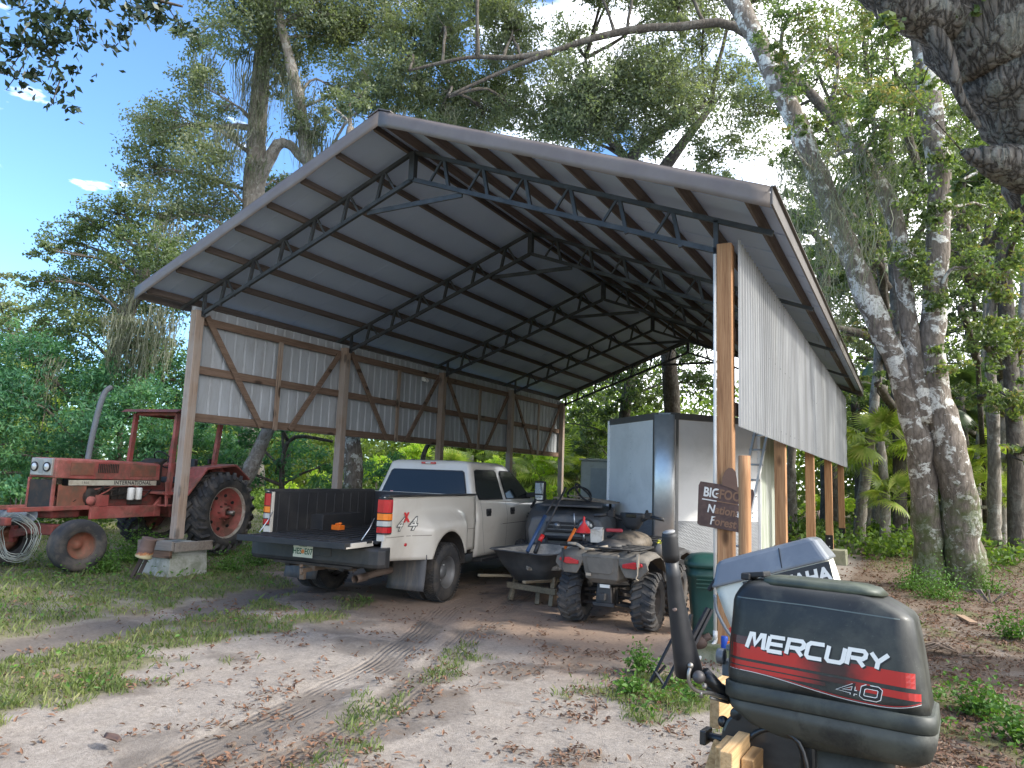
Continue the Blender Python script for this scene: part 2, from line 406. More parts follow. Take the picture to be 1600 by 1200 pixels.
sand = mix(nt, ramp(nt, nC, [(.38, .55), (.5, 0.)]), sand, (.13, .10, .08)); nE = noise(nt, v, 9, 6, .75, .3); sand = mix(nt, ramp(nt, nE, [(.50, 0.), (.66, .55)]), sand, (.19, .165, .145)); vd = nd(nt, 'TexVoronoi'); vd.inputs['Scale'].default_value = 75; nt.links.new(v, vd.inputs['Vector']); sand = mix(nt, math_(nt, 'MULTIPLY', ramp(nt, vd.outputs['Distance'], [(.16, 1.), (.24, 0.)]), ramp(nt, noise(nt, v, 2.2, 4), [(.42, 0.), (.6, .8)])), sand, (.10, .065, .045))
org = mix(nt, nB, (.19, .125, .085), (.40, .28, .20)); c = mix(nt, math_(nt, 'MULTIPLY', A('orange'), .8), sand, org)
dk = mix(nt, nB, (.07, .058, .05), (.21, .18, .155)); c = mix(nt, ramp(nt, math_(nt, 'ADD', A('dark'), math_(nt, 'MULTIPLY', math_(nt, 'SUBTRACT', nA, .5), .8)), [(.25, 0.), (.75, .85)]), c, dk)
lt = mix(nt, nB, (.07, .048, .033), (.22, .155, .11)); c = mix(nt, ramp(nt, math_(nt, 'ADD', A('litter'), math_(nt, 'MULTIPLY', math_(nt, 'SUBTRACT', nB, .5), 1.2)), [(.35, 0.), (.7, .85)]), c, lt)
gr = mix(nt, nB, (.06, .065, .028), (.20, .19, .09)); c = mix(nt, ramp(nt, math_(nt, 'ADD', A('grass'), math_(nt, 'MULTIPLY', math_(nt, 'SUBTRACT', nB, .5), .9)), [(.3, 0.), (.75, .8)]), c, gr)
nt.links.new(c, b.inputs['Base Color']); b.inputs['Roughness'].default_value = .95; b.inputs['Specular IOR Level'].default_value = .15
bmh = math_(nt, 'ADD', math_(nt, 'MULTIPLY', mix(nt, .5, nB, nC), 1.), math_(nt, 'MULTIPLY', math_(nt, 'MULTIPLY', math_(nt, 'SINE', math_(nt, 'MULTIPLY', math_(nt, 'MINIMUM', A('tdist'), .6), 2 * pi / .05)), A('track')), ramp(nt, noise(nt, v, 1.6, 3), [(.42, 0.), (.62, .5)])))
bump(nt, b, bmh, .85, .022)
me.materials.append(mt); ground = bpy.data.objects.new('ground', me); COL.objects.link(ground); tag(ground, kind='structure', label='sandy earth yard with ruts, grass and leaf litter')

# ------------------------------------------------------------ ground cover scatter
def scatter(n, wf, r0=1.6, r1=38., a0=-1.35, a1=.30, thr=0.):
    az = NP.uniform(a0, a1, n); r_ = r0 * (r1 / r0) ** NP.rand(n)
    x = CAM_POS.x + r_ * np.sin(az); y = CAM_POS.y + r_ * np.cos(az)
    wv = wf(x, y); k = NP.rand(n) < wv
    return x[k], y[k], r_[k]
def blades(name, x, y, r_, h0, h1, w0, mats, lean=.5, parent=None):
    n = len(x); z = height(x, y); h = NP.uniform(h0, h1, n); az = NP.uniform(0, 2 * pi, n); wd = w0 * (1 + r_ / 9)
    le = h * NP.uniform(.1, lean, n); d = np.stack([np.cos(az), np.sin(az)], 1); p = np.stack([-d[:, 1], d[:, 0]], 1)
    B = np.stack([x, y, z - .01], 1); V = np.zeros((n, 3, 4, 3)) [:, 0]
    V = np.zeros((n, 4, 3)); V[:, 0, :2] = B[:, :2] - p * wd[:, None] / 2; V[:, 1, :2] = B[:, :2] + p * wd[:, None] / 2; V[:, 0, 2] = V[:, 1, 2] = B[:, 2]
    V[:, 2, :2] = B[:, :2] + d * (le * .35)[:, None] + p * wd[:, None] * .4; V[:, 2, 2] = z + h * .6
    V[:, 3, :2] = B[:, :2] + d * le[:, None]; V[:, 3, 2] = z + h
    return np_mesh(name, V, 4, mats, parent)
grassmat = leafmat('grass_blade', [(.07, .105, .03), (.11, .155, .045), (.17, .20, .07), (.27, .25, .12)], .3, .6, 1.5)
def wgrass(x, y): g = zones(x, y)[0]; return sst(.2, .85, g) * (.38 + .62 * sst(.36, .56, fbm(x, y + 7, 5., 4))) * (1 - .85 * sst(9, 11, x))
x, y, r_ = scatter(560000, wgrass); tag(blades('grass', x, y, r_, .015, .06, .0055, grassmat, 1.2), 'short patchy green grass over the sandy yard', 'grass', kind='stuff')
def wtall(x, y): g = zones(x, y)[0]; return .75 * sst(.5, .95, g) * sst(.50, .70, fbm(x + 3, y, 2.2, 3)) * (1 - sst(7.2, 8.2, x) * .93)
x, y, r_ = scatter(60000, wtall); tag(blades('grass_tuft', x, y, r_, .04, .15, .005, grassmat, 1.1), 'taller tufts of weedy grass', 'grass', kind='stuff')
def leafquads(x, y, z, L, Wd, tilt, curl=.3):
    n = len(x); az = NP.uniform(0, 2 * pi, n); a = NP.normal(0, tilt, n); b_ = NP.normal(0, tilt, n)
    d = np.stack([np.cos(az) * np.cos(a), np.sin(az) * np.cos(a), np.sin(a)], 1); s0 = np.stack([-np.sin(az), np.cos(az), np.zeros(n)], 1)
    up = np.cross(d, s0); s_ = s0 * np.cos(b_)[:, None] + up * np.sin(b_)[:, None]; nn = np.cross(d, s_)
    C = np.stack([x, y, z], 1); L = L[:, None] / 2; Wd = Wd[:, None] / 2
    V = np.zeros((n, 2, 4, 3)); t0 = C - d * L; t1 = C + d * L; up_ = nn * Wd * curl * 2
    # leaf folded along its midrib: two quads
    V[:, 0, 0] = t0; V[:, 0, 1] = C + s_ * Wd - d * L * .2 + up_; V[:, 0, 2] = C + s_ * Wd * .8 + d * L * .35 + up_; V[:, 0, 3] = t1
    V[:, 1, 0] = t1; V[:, 1, 1] = C - s_ * Wd * .8 + d * L * .35 + up_; V[:, 1, 2] = C - s_ * Wd - d * L * .2 + up_; V[:, 1, 3] = t0
    return V.reshape(-1, 3)
littermat = leafmat('dead_leaf', [(.05, .03, .022), (.13, .07, .045), (.22, .12, .075), (.10, .07, .055), (.30, .22, .155)], .08, .75, 2.)
def wlit(x, y): g = zones(x, y); return np.clip(sst(.25, .9, g[3]) * (.25 + .75 * sst(.42, .60, fbm(x, y, 5., 5))) + .22 * sst(.50, .66, fbm(x + 4, y + 8, 3.3, 5)) + .012, 0, 1) * (1 - .6 * sst(.5, 1, g[0])) * (1 - .75 * g[7])
x, y, r_ = scatter(260000, wlit, r0=1.5, r1=26); n = len(x)
V = leafquads(x, y, height(x, y) + NP.uniform(.004, .03, n), NP.uniform(.018, .056, n) * (1 + r_ / 30), NP.uniform(.009, .024, n) * (1 + r_ / 30), .4)
tag(np_mesh('leaf_litter', V, 4, littermat), 'brown fallen oak leaves strewn over the ground', 'leaf litter', kind='stuff')
weedmat = leafmat('weed_leaf', [(.045, .10, .018), (.08, .17, .03), (.13, .24, .04)], .3, .5, 1.5)
def wweed(x, y):
    g = zones(x, y)[0]; lw = np.exp(-((x + 1.) ** 2 + (y - .1) ** 2) / 7)
    return np.clip(sst(.45, 1, g) * sst(.50, .62, fbm(x + 9, y, 1.9, 3)) * (.16 + .84 * sst(7, 8.4, x)) + .35 * lw * sst(.3, .9, g), 0, 1)
x, y, r_ = scatter(110000, wweed, r0=2.2, r1=24); n = len(x); hh = NP.uniform(.01, .11, n) * (1 + 1.8 * np.exp(-((x + 1.2) ** 2 + (y - .3) ** 2) / 3))
V = leafquads(x, y, height(x, y) + hh, NP.uniform(.03, .06, n) * (1 + r_ / 40), NP.uniform(.018, .034, n) * (1 + r_ / 40), .5, .2)
tag(np_mesh('low_weeds', V, 4, weedmat), 'low broad leaved green weeds', 'weeds', kind='stuff')
pebm = M('pebble', (.5, .45, .4), .9, col2=(.25, .2, .17), sc=9)
# ------------------------------------------------------------ barn
W_, B_, ZT = 8.9, 3.71, 4.42
post_new = wood('post_timber', (.36, .18, .085), (.50, .29, .15), (.17, .075, .035), 2)
post_old = wood('post_timber_aged', (.30, .21, .155), (.44, .34, .26), (.13, .085, .06), 2, grey=(.36, .31, .27))
frame_w = wood('framing_timber', (.19, .125, .09), (.27, .19, .14), (.09, .06, .045), 1)
purl_w = wood('purlin_timber', (.125, .10, .09), (.18, .145, .125), (.07, .055, .05), 1, knots=False)
board_w = wood('grey_board', (.20, .16, .13), (.30, .25, .21), (.08, .06, .05), 0, grey=(.24, .22, .2))
steel = M('truss_steel', (.05, .056, .064), .55, .3, col2=(.085, .092, .10), sc=5)
under = M('roof_underside', (.46, .56, .76), .55, 0, col2=(.50, .60, .80), sc=1.1, fine=.02)
topm = M('roof_sheet', (.42, .43, .44), .4, .6)
trim = M('roof_trim', (.155, .13, .12), .5, .1, col2=(.185, .16, .145), sc=2.5, dirt=(.16, .14, .12), damt=.35)
trimd = M('eave_trim', (.13, .115, .105), .55, .2)
galv = M('galvanised_sheet', (.27, .275, .28), .45, .35, col2=(.38, .385, .385), sc=1.5, st=(1, 1, .12), dirt=(.15, .145, .135), dsc=2.2, damt=.5, dlo=.47, fine=.03)
galv_in = M('sheet_inside', (.42, .45, .48), .6, 0, col2=(.46, .49, .52), sc=2, st=(1, 1, .3), dirt=(.24, .23, .22), damt=.4, fine=.03)
conc = M('concrete', (.36, .36, .32), .9, col2=(.44, .44, .40), sc=7, dirt=(.13, .15, .09), dsc=4, damt=.7, bmp=.5, bsc=40)
concg = M('mossy_concrete', (.25, .25, .17), .9, col2=(.36, .35, .26), sc=7, dirt=(.09, .12, .04), dsc=4, damt=.8, bmp=.5, bsc=40)
blackst = M('bracket_black', (.02, .02, .022), .5, .5)
boltm = M('bolt_metal', (.45, .45, .45), .35, .9)
whitep = M('white_pvc', (.68, .67, .64), .4, 0, dirt=(.4, .36, .3), damt=.3)
barn = empty('pole_barn', (0, 0, 0)); tag(barn, 'open steel trussed pole barn on timber posts with metal roof', 'barn')
XC = W_ / 2; ZR = 6.62; XE = 5.05; ZE = 4.66; SL = (ZR - ZE) / XE
def zr(x): return ZR - abs(x - XC) * SL
Y0, Y1 = -.77, 15.28
# roof slopes, each a ribbed sheet
for sg in (-1, 1):
    mb = MB()
    e = XC + sg * XE
    mb.mat(0).box(((XC + e) / 2, (Y0 + Y1) / 2, (ZR + ZE) / 2 - .015), (sqrt(XE ** 2 + (ZR - ZE) ** 2) - .03, Y1 - Y0 - .02, .018), Matrix.Rotation(sg * math.atan(SL), 3, 'Y'))
    y = Y0 + .45
    while y < Y1:
        a = Vector((XC + sg * .05, y, ZR - .01)); b2 = Vector((e - sg * .03, y, ZE + .005))
        mb.mat(1).bar(a + Vector((0, 0, .02)), b2 + Vector((0, 0, .02)), .05, .02); mb.mat(0).bar(a - Vector((0, 0, .03)), b2 - Vector((0, 0, .03)), .016, .006); y += .305 * 3
    y = Y0 + .1
    while y < Y1:
        mb.mat(1).bar((XC + sg * .05, y, ZR + .012), (e - sg * .03, y, ZE + .012), .05, .022); y += .305
    mb.build('roof_panel', [under, topm], barn)
    # gable trim, front and back; slightly wavy sheet metal
    for yy, dy in ((Y0, -1), (Y1, 1)):
        g = MB().sh(True); n = 26
        def fn(u, v_, yy=yy, dy=dy):
            x = XC + sg * XE * u; z = zr(x) + .035 - v_ * .215
            return (x, yy + dy * (.012 + .006 * sin(u * 31 + v_ * 3) * v_), z + .006 * sin(u * 17) * v_)
        g.sheet(None, n, 3, fn)
        def fn2(u, v_, yy=yy, dy=dy):
            x = XC + sg * XE * u; return (x, yy + dy * (.012 - v_ * .16), zr(x) + .038 + .002)
        g.sheet(None, n, 1, fn2); g.build('gable_trim', trim, barn, solid=.004)
    ev = MB(); ev.box((e + sg * .012, (Y0 + Y1) / 2, ZE - .06), (.02, Y1 - Y0 + .01, .17)); ev.box((e + sg * .03, (Y0 + Y1) / 2, ZE + .035), (.05, Y1 - Y0 + .02, .012)); ev.build('eave_trim', trimd if sg > 0 else trim, barn)
rc = MB(); 
for sg in (-1, 1): rc.bar((XC, Y0 - .02, ZR + .05), (XC, Y1 + .02, ZR + .05), .02, .03)
rc.prism([(XC - .2, ZR - .02), (XC, ZR + .055), (XC + .2, ZR - .02), (XC + .2, ZR - .005), (XC, ZR + .075), (XC - .2, ZR - .005)], Y0 - .02, Y1 + .02, 'y', fn=lambda p: p)
rc.build('ridge_cap', trimd, barn)
# purlins
for sg in (-1, 1):
    for k in range(8):
        d = .12 + k * .665 if k < 7 else 4.83
        x = XC + sg * d; th = sg * math.atan(SL)
        mb = MB(); hh = .12
        mb.box((x, (Y0 + Y1) / 2, zr(x) - .10), (.04, Y1 - Y0 - .08 - .003 * k, hh), Matrix.Rotation(th, 3, 'Y')); mb.build('purlin', purl_w, barn, bevel=.004)
# trusses
for k in range(5):
    y = k * B_; mb = MB()
    for sg in (-1, 1):
        X_ = lambda d: XC + sg * d                      # d: distance from the centre line
        tz = lambda d: ZR - .205 - d * SL; bz = lambda d: ZR - .62 - d * SL
        mb.bar((X_(4.95), y + .03, tz(4.95)), (X_(.02), y + .03, tz(.02)), .05, .055); mb.bar((X_(4.36), y + .03, bz(4.36) + .06), (X_(.02), y + .03, bz(.02)), .05, .06)
        mb.bar((X_(4.34), y + .03, bz(4.34)), (X_(4.34), y + .03, tz(4.34)), .05, .05)
        # lattice
        N = 6
        for i in range(N):
            d0 = .25 + (4.2 - .25) * i / N; d1 = .25 + (4.2 - .25) * (i + 1) / N; dm = d0 + (d1 - d0) * .42
            mb.bar((X_(d0 + .05), y + .03, bz(d0 + .05)), (X_(dm), y + .03, tz(dm)), .028, .03, up=(0, 1, 0)); mb.bar((X_(dm + .02), y + .03, tz(dm)), (X_(dm + .12), y + .03, bz(dm + .12)), .045, .045, up=(0, 1, 0))
    mb.bar((XC, y + .03, bz(0) - .02), (XC, y + .03, tz(0)), .09, .09)
    mb.bar((XC - .85, y + .075, bz(.85) - .03), (XC + .85, y + .075, bz(.85) - .03), .03, .07)
    mb.build('truss', steel, barn)
# posts
def post(x, y, z0, mt, lean=0):
    mb = MB(); a = .08
    mb.box((x, y, (z0 + ZT) / 2), (.16, .16, ZT - z0)); return mb.build('post', mt, barn, bevel=.008)
ZF = [.57, .15, .1, .1, .1]
for k in range(5):
    p = post(0, k * B_, ZF[k], post_old)
    p2 = post(W_, k * B_, .13 if k == 0 else .32, post_new)
    for x, pp, z0 in ((W_, p2, .32),) if k else ():
        br = MB(); y = k * B_ - .084
        br.mat(0).box((x, y, z0 + .17), (.165, .008, .36)); br.mat(0).box((x - .084, y + .084, z0 + .17), (.008, .13, .36))
        for z in (z0 + .08, z0 + .27): br.mat(1).ball((x, y - .008, z), (.018, .012, .018), 8, 6)
        br.build('post_bracket', [blackst, boltm], pp)
    f = MB()
    if k == 0:
        f.box((.05, -.05, .14), (.80, .72, .44), taper=.93); ft = f.build('concrete_footing', conc, barn, bevel=.012)
        bd = MB(); bd.box((.07, -.415, .495), (.86, .045, .145), Matrix.Rotation(radians(-2), 3, 'Y')); bd.box((-.36, -.06, .48), (.04, .66, .14)); bd.box((.49, -.03, .49), (.04, .7, .15)); bd.build('form_board', board_w, ft, bevel=.006)
        bd = MB(); bd.box((.045, -.395, .365), (.80, .045, .12), Matrix.Rotation(radians(-1.5), 3, 'Y')); bd.build('form_board', wood('brown_board', (.17, .10, .07), (.25, .16, .11), (.08, .05, .03), 0), ft, bevel=.006)
        fi = MB(); fi.box((.05, -.04, .44), (.72, .66, .16)); fi.build('footing_top', conc, ft)
    else: f.box((0, k * B_, .06), (.6, .6, .24), taper=.95).build('concrete_footing', conc, barn, bevel=.01)
    f = MB()
    if k == 0: f.box((W_ - .02, -.02, .03), (.50, .46, .25), taper=.97)
    else: f.box((W_ + .06, k * B_, .16), (.62, .55, .36), taper=.97)
    f.build('concrete_footing', concg, barn, bevel=.015)
# siding
def siding(name, x, z0, z1, y0, y1, sgn, mt, minor):
    ys = []; y = y0
    while minor and y < y1 - .01:
        ys += [(y, 0), (y + .012, .024), (y + .040, .024), (y + .052, 0)]; y += .152
    while not minor and y < y1 - .01:
        ys += [(y, 0), (y + .018, .028), (y + .042, .028), (y + .06, 0)]
        if minor: ys += [(y + .115, 0), (y + .123, .008), (y + .135, 0), (y + .17, 0), (y + .178, .008), (y + .19, 0)]
        y += .23
    ys.append((y1, 0)); mb = MB(); n = len(ys); vs = []
    for j in range(9):
        for (yy, d) in ys:
            u = j / 8; vs.append((x + sgn * d + .004 * sin(yy * 1.3 + u * 2) , yy, z0 + (z1 - z0) * u + 0))
    mb.add(vs, [(j * n + i, j * n + i + 1, (j + 1) * n + i + 1, (j + 1) * n + i) for j in range(8) for i in range(n - 1)])
    return mb.build(name, mt, barn, solid=.002)
sl = siding('siding_panel', -.13, 2.52, 4.52, -.03, 15.0, -1, galv_in, False)
sr = siding('siding_panel', 9.03, 2.40, 4.46, .0, 15.3, 1, galv, True)
sc_ = MB(); yy = .10
while yy < 15:
    for z in (2.55, 3.45, 4.35): sc_.box((9.04, yy + .0, z), (.012, .014, .014))
    yy += .23
sc_.build('siding_screws', steel, sr)
# framing of both side walls
for sd, x in ((0, -.085), (1, 8.985)):
    for k in range(4):
        ya, yb = k * B_ + .08, (k + 1) * B_ - .08; L = yb - ya
        for z in (4.28, 3.42, 2.60):
            MB().box((x + (.012 if sd == 0 else -.012), (ya + yb) / 2, z), (.04, L - .004, .14)).build('girt', frame_w, barn, bevel=.004)
        if sd == 0:
            s0 = .035; ym = ya + L * .5; xx = x + .075
            MB().bar((xx, ym + .05, 2.50), (xx, ym + .05, 4.22), .038, .10, up=(0, 1, 0)).build('stud', post_old, barn, bevel=.004)
            MB().bar((xx - .002, ya + .12, 4.36), (xx - .002, ya + L * .42, 2.54), .038, .11, up=(0, 1, 0)).build('brace', frame_w, barn, bevel=.004)
            MB().bar((xx - .002, yb - .10, 4.24), (xx - .002, ya + L * .62, 2.54), .038, .11, up=(0, 1, 0)).build('brace', frame_w, barn, bevel=.004)
# ------------------------------------------------------------ trees
def barkmat(name, a, b_, lichen, lam=.5, moss=None, sc=1., fur=9, ridge=.6, crk=.3):
    mt, nt, b, out = new_mat(name); v = coord(nt, (fur, fur, fur * (.28 if crk < .5 else .13))); nw = noise(nt, v, .9, 4, .6); vm = nd(nt, 'VectorMath', operation='ADD'); nt.links.new(v, vm.inputs[0]); nt.links.new(mix(nt, 1., nw, 1.6, 'MULTIPLY'), vm.inputs[1]); vo_ = nd(nt, 'TexVoronoi', feature='DISTANCE_TO_EDGE'); vo_.inputs['Scale'].default_value = 1.1 * sc; nt.links.new(vm.outputs[0], vo_.inputs['Vector']); n0 = noise(nt, v, 3.2 * sc, 6, .75)
    n1 = math_(nt, 'ADD', math_(nt, 'MULTIPLY', ramp(nt, vo_.outputs['Distance'], [(.0, 0.), (.32, 1.)]), crk), math_(nt, 'MULTIPLY', n0, 1. - crk * .6))
    c = ramp(nt, n1, [(.25, a), (.75, b_)]); vo = coord(nt); n2 = noise(nt, vo, 3.4 * sc, 7, .72, .5); n3 = noise(nt, vo, 22, 3, .7)
    f = math_(nt, 'MULTIPLY', ramp(nt, n2, [(.52, 0.), (.56, 1.)]), lam); f = math_(nt, 'MULTIPLY', f, ramp(nt, n3, [(.35, .3), (.5, 1.)])); c = mix(nt, f, c, lichen)
    if moss:
        n4 = noise(nt, vo, 1.7, 5, .7); g = nd(nt, 'NewGeometry'); sp = nd(nt, 'SeparateXYZ'); nt.links.new(g.outputs['Position'], sp.inputs[0])
        lowz = nd(nt, 'MapRange'); lowz.inputs[1].default_value = .0; lowz.inputs[2].default_value = 3.2; lowz.inputs[3].default_value = .28; lowz.inputs[4].default_value = -.12; nt.links.new(sp.outputs[2], lowz.inputs[0])
        c = mix(nt, ramp(nt, math_(nt, 'ADD', n4, lowz.outputs[0]), [(.55, 0.), (.7, .8)]), c, moss)
    nt.links.new(c, b.inputs['Base Color']); b.inputs['Roughness'].default_value = .92; b.inputs['Specular IOR Level'].default_value = .15
    bump(nt, b, mix(nt, .3, n1, n2), ridge, .06); return mt
bark = barkmat('oak_bark', (.085, .07, .055), (.25, .215, .18), (.62, .62, .57), 1., (.075, .10, .03))
bark_big = barkmat('furrowed_bark', (.022, .019, .016), (.22, .20, .175), (.34, .35, .30), .55, (.07, .085, .04), 1.3, 11, 1., .55)
bark_far = barkmat('grey_bark', (.14, .12, .10), (.33, .30, .26), (.50, .50, .46), .5)
bark_d = barkmat('dark_bark', (.05, .045, .038), (.14, .12, .10), (.25, .25, .22), .3)
oakl = leafmat('oak_leaf', [(.045, .075, .035), (.075, .115, .05), (.12, .16, .07), (.18, .21, .10)], .4, .45)
oakg = leafmat('grey_oak_leaf', [(.08, .105, .072), (.125, .155, .10), (.18, .21, .13), (.24, .26, .165)], .42, .45)
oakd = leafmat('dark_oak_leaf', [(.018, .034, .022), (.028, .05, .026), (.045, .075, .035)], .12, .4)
mimo = leafmat('feathery_leaf', [(.03, .09, .055), (.05, .145, .08), (.09, .21, .095), (.17, .31, .13)], .4, .5, .5)
brig = leafmat('sun_tinted_leaf', [(.18, .28, .03), (.30, .43, .06), (.46, .56, .10), (.55, .56, .18)], .55, .5, .5)  # sunlight is put into this leaf colour; the canopy shades these shrubs
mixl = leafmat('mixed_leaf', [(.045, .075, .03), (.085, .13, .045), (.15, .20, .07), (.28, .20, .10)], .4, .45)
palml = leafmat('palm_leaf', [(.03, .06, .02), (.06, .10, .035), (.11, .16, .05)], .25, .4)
palmb = leafmat('sun_tinted_palm_leaf', [(.17, .25, .05), (.30, .37, .09), (.50, .46, .20)], .45, .4)  # brighter copy of the palm leaf, sunshine painted into its yellow greens
mossm = leafmat('moss_strand', [(.09, .10, .075), (.15, .16, .12), (.23, .24, .18)], .25, .8, .8)
def rdir(n):
    v = NP.normal(size=(n, 3)); return v / np.linalg.norm(v, axis=1)[:, None]
def leaves_at(C, L, Wd, droop=.0):
    """leaf quads (one kite each) at centres C"""
    n = len(C); d = rdir(n); d[:, 2] -= droop; d /= np.linalg.norm(d, axis=1)[:, None]; q = rdir(n); s = np.cross(d, q); s /= np.linalg.norm(s, axis=1)[:, None] + 1e-9
    L = (L * NP.uniform(.7, 1.3, n))[:, None]; Wd = (Wd * NP.uniform(.7, 1.25, n))[:, None]
    V = np.empty((n, 4, 3)); V[:, 0] = C - d * L / 2; V[:, 1] = C + s * Wd / 2 + d * L * .05; V[:, 2] = C + d * L / 2; V[:, 3] = C - s * Wd / 2 + d * L * .05
    return V.reshape(-1, 3)
def blob_pts(c, r, n, sub=None, gap=.5):
    """clumped points within ellipsoid c, r(3): sprays of leaves with air between them"""
    k = sub or max(5, int(n / 55)); d = rdir(k) * (NP.rand(k) ** .42)[:, None]; cc = np.array(c) + d * np.array(r)
    rs = np.mean(r) * NP.uniform(.14, .40, k); idx = NP.randint(0, k, n); o = NP.normal(size=(n, 3)) * np.array([.62, .62, .38])
    return cc[idx] + o * rs[idx][:, None], cc
def blob(px, py, d, rx, ry=None, rd=None):
    c = at_d(px, py, d); k = d / 1106.46; ry = ry or rx; return (tuple(c), (rx * k, (rd or rx) * k, ry * k), rx * ry * pi)
def crown(name, blobs, L, Wd, mt, parent, cover=1., d0=None, droop=.1):
    P = []; tips = []
    for c, r, apx in blobs:
        d = (Vector(c) - CAM_POS).dot(_f); lp = .5 * .62 * L * Wd * (1106.46 / d) ** 2; n = int(cover * apx / lp); p, cc = blob_pts(c, r, max(n, 60)); P.append(p); tips.append((c, cc))
    P = np.concatenate(P); o = np_mesh(name, leaves_at(P, L, Wd, droop), 4, mt, parent); return o, tips
def pathw(pts):
    """[(px,py,depth,width_px)] -> world path, radii"""
    return [at_d(a, b_, d) for a, b_, d, w_ in pts], [w_ * d / 1106.46 / 2 for a, b_, d, w_ in pts]
def stem(mb, P, Rr, n=12, k=4, wob=.12, knob=.10):
    P, Rr = resample(P, Rr, k, wob); b0 = len(mb.v); mb.tube(P, Rr, n)
    for i in range(b0, len(mb.v)):        # uneven surface
        v = Vector(mb.v[i]); c = P[min((i - b0) // n, len(P) - 1)]; dv = v - c
        mb.v[i] = tuple(c + dv * (1 + knob * 2 * (mnoise.noise(v * 1.9) * .8 + mnoise.noise(v * 5.3) * .35)))
    return P, Rr
def limbs_to(mb, base, tips, r0=.09, every=4):
    base = [Vector(p) for p in base]
    for c, cc in tips:
        c = Vector(c); b0 = min(base, key=lambda p: (p - c).length + max(0, p.z - c.z + .5) * 2)
        mid = (b0 + c) / 2 + Vector((R.uniform(-.4, .4), R.uniform(-.4, .4), R.uniform(.0, .6)))
        rr = r0 * min(2.0, max(.5, (c - b0).length / 4)); P, Q = resample([b0, mid, c], [rr, rr * .7, rr * .4], 4, .5); mb.tube(P, Q, 6)
        for q in cc[::every]:
            q = Vector(q); s0 = P[R.randrange(len(P) // 2, len(P))]; m_ = (s0 + q) / 2 + Vector((R.uniform(-.2, .2), R.uniform(-.2, .2), R.uniform(-.1, .25))); mb.tube([s0, m_, q], [rr * .28, rr * .2, .008], 4)
def moss(name, pts, parent, n_str=16, L=(.5, 1.4), spread=.16, w_=.016, mt=None):
    V = []
    for p in pts:
        p = Vector(p); Lm = R.uniform(*L)
        for _ in range(int(n_str * 2.6)):
            x = p.x + R.gauss(0, spread * 1.25); y = p.y + R.gauss(0, spread); z = p.z + R.uniform(-.1, .1); l = Lm * R.uniform(.12, 1.) ** 1.2 ; a = R.uniform(0, pi); dx, dy = cos(a), sin(a); k = 9
            ph = R.uniform(0, 6); prev = None
            for i in range(k + 1):
                t = i / k; wd = w_ * .5 * (1 - t * .8) * R.uniform(.4, 1.4); cx = x + (.05 + .03 * ph / 6) * sin(ph + t * (5 + ph)) + (p.x - x) * t * .5; cy = y + .06 * cos(ph * 1.3 + t * (4 + ph)) + (p.y - y) * t * .5; zz = z - l * t
                cur = ((cx - dx * wd, cy - dy * wd, zz), (cx + dx * wd, cy + dy * wd, zz))
                if prev: V += [prev[0], prev[1], cur[1], cur[0]]
                prev = cur
    return np_mesh(name, np.array(V), 4, mt or mossm, parent)
def place_root(o, base):                 # put the tree's origin at its foot
    return o
def tree(name, label, stems, blobs, L=.09, Wd=.04, lm=None, bm=None, cover=1., group=None, mossp=None, cat='tree', n=12, r0=.09, droop=.1, knob=.1, every=4, mossL=(.5, 1.4), mn=16, mw=.022, msp=.16, extra=None):
    root = empty(name, stems[0][0][0] if stems else at_d(*blobs[0][:3])); root.location.z = 0; tag(root, label, cat, group)
    off = Vector(root.location); mb = MB(); base = []
    for P, Q in stems: a, b_ = stem(mb, P, Q, n, 5, .10, knob); base += a[2:]
    cr = None
    if blobs: cr, tips = crown('crown', blobs, L, Wd, lm or oakl, root, cover, droop=droop); limbs_to(mb, base or [Vector(blobs[0][0])], tips, r0, every)
    t = mb.build('trunk', bm or bark_far, root)
    if extra: extra(root)
    if mossp: moss('hanging_moss', mossp, root, mn, mossL, msp, mw)
    for ch in root.children: ch.location = -off
    return root
S = lambda *p: pathw(p)
BL = lambda d, *q: [blob(a, b_, d + R.uniform(-1.5, 1.5), r_) for a, b_, r_ in q]

# the tall mossy oak left of the barn
tree('live_oak', 'tall mossy oak with a bare upright trunk rising behind the left roof slope', [S((392, 760, 21, 44), (396, 500, 21, 38), (395, 330, 21, 34), (402, 200, 21, 30), (410, 90, 21, 24), (425, -40, 21, 18)),
     S((400, 300, 21, 20), (430, 232, 21, 17), (452, 226, 21, 15), (478, 252, 21, 14), (510, 250, 20.5, 10)), S((500, 330, 20, 22), (480, 250, 20, 20), (466, 150, 20, 18), (440, 40, 20, 14), (430, -40, 20, 10))],
     BL(21, (450, 20, 75), (360, 30, 60), (520, 60, 62), (575, 120, 42), (540, 150, 45), (260, 205, 58), (310, 130, 42), (235, 260, 55), (320, 250, 55), (330, 330, 60), (250, 340, 60), (480, 190, 38), (440, 110, 44), (340, 190, 40), (500, 0, 60), (400, -30, 60), (300, 60, 32), (430, 300, 34), (270, 430, 60), (550, 50, 36), (240, 195, 35), (590, 160, 34)),
     .11, .052, oakg, bark_far, 1.75, mossp=[at_d(*p) for p in ((440, 60, 20.5), (452, 85, 20.3), (390, 120, 20.5), (405, 160, 20.6), (370, 210, 20.5), (480, 200, 19.8), (470, 150, 19.8), (460, 120, 20), (415, 70, 20.5), (430, 40, 20.5), (350, 240, 20), (355, 200, 20), (395, 250, 20.6), (495, 190, 20), (510, 220, 20), (315, 110, 20.5), (330, 90, 20), (240, 380, 18), (265, 350, 19), (410, 200, 20.7), (385, 80, 20.8), (425, 20, 21))],
     mossL=(1., 2.6), mn=22, mw=.03, msp=.22)
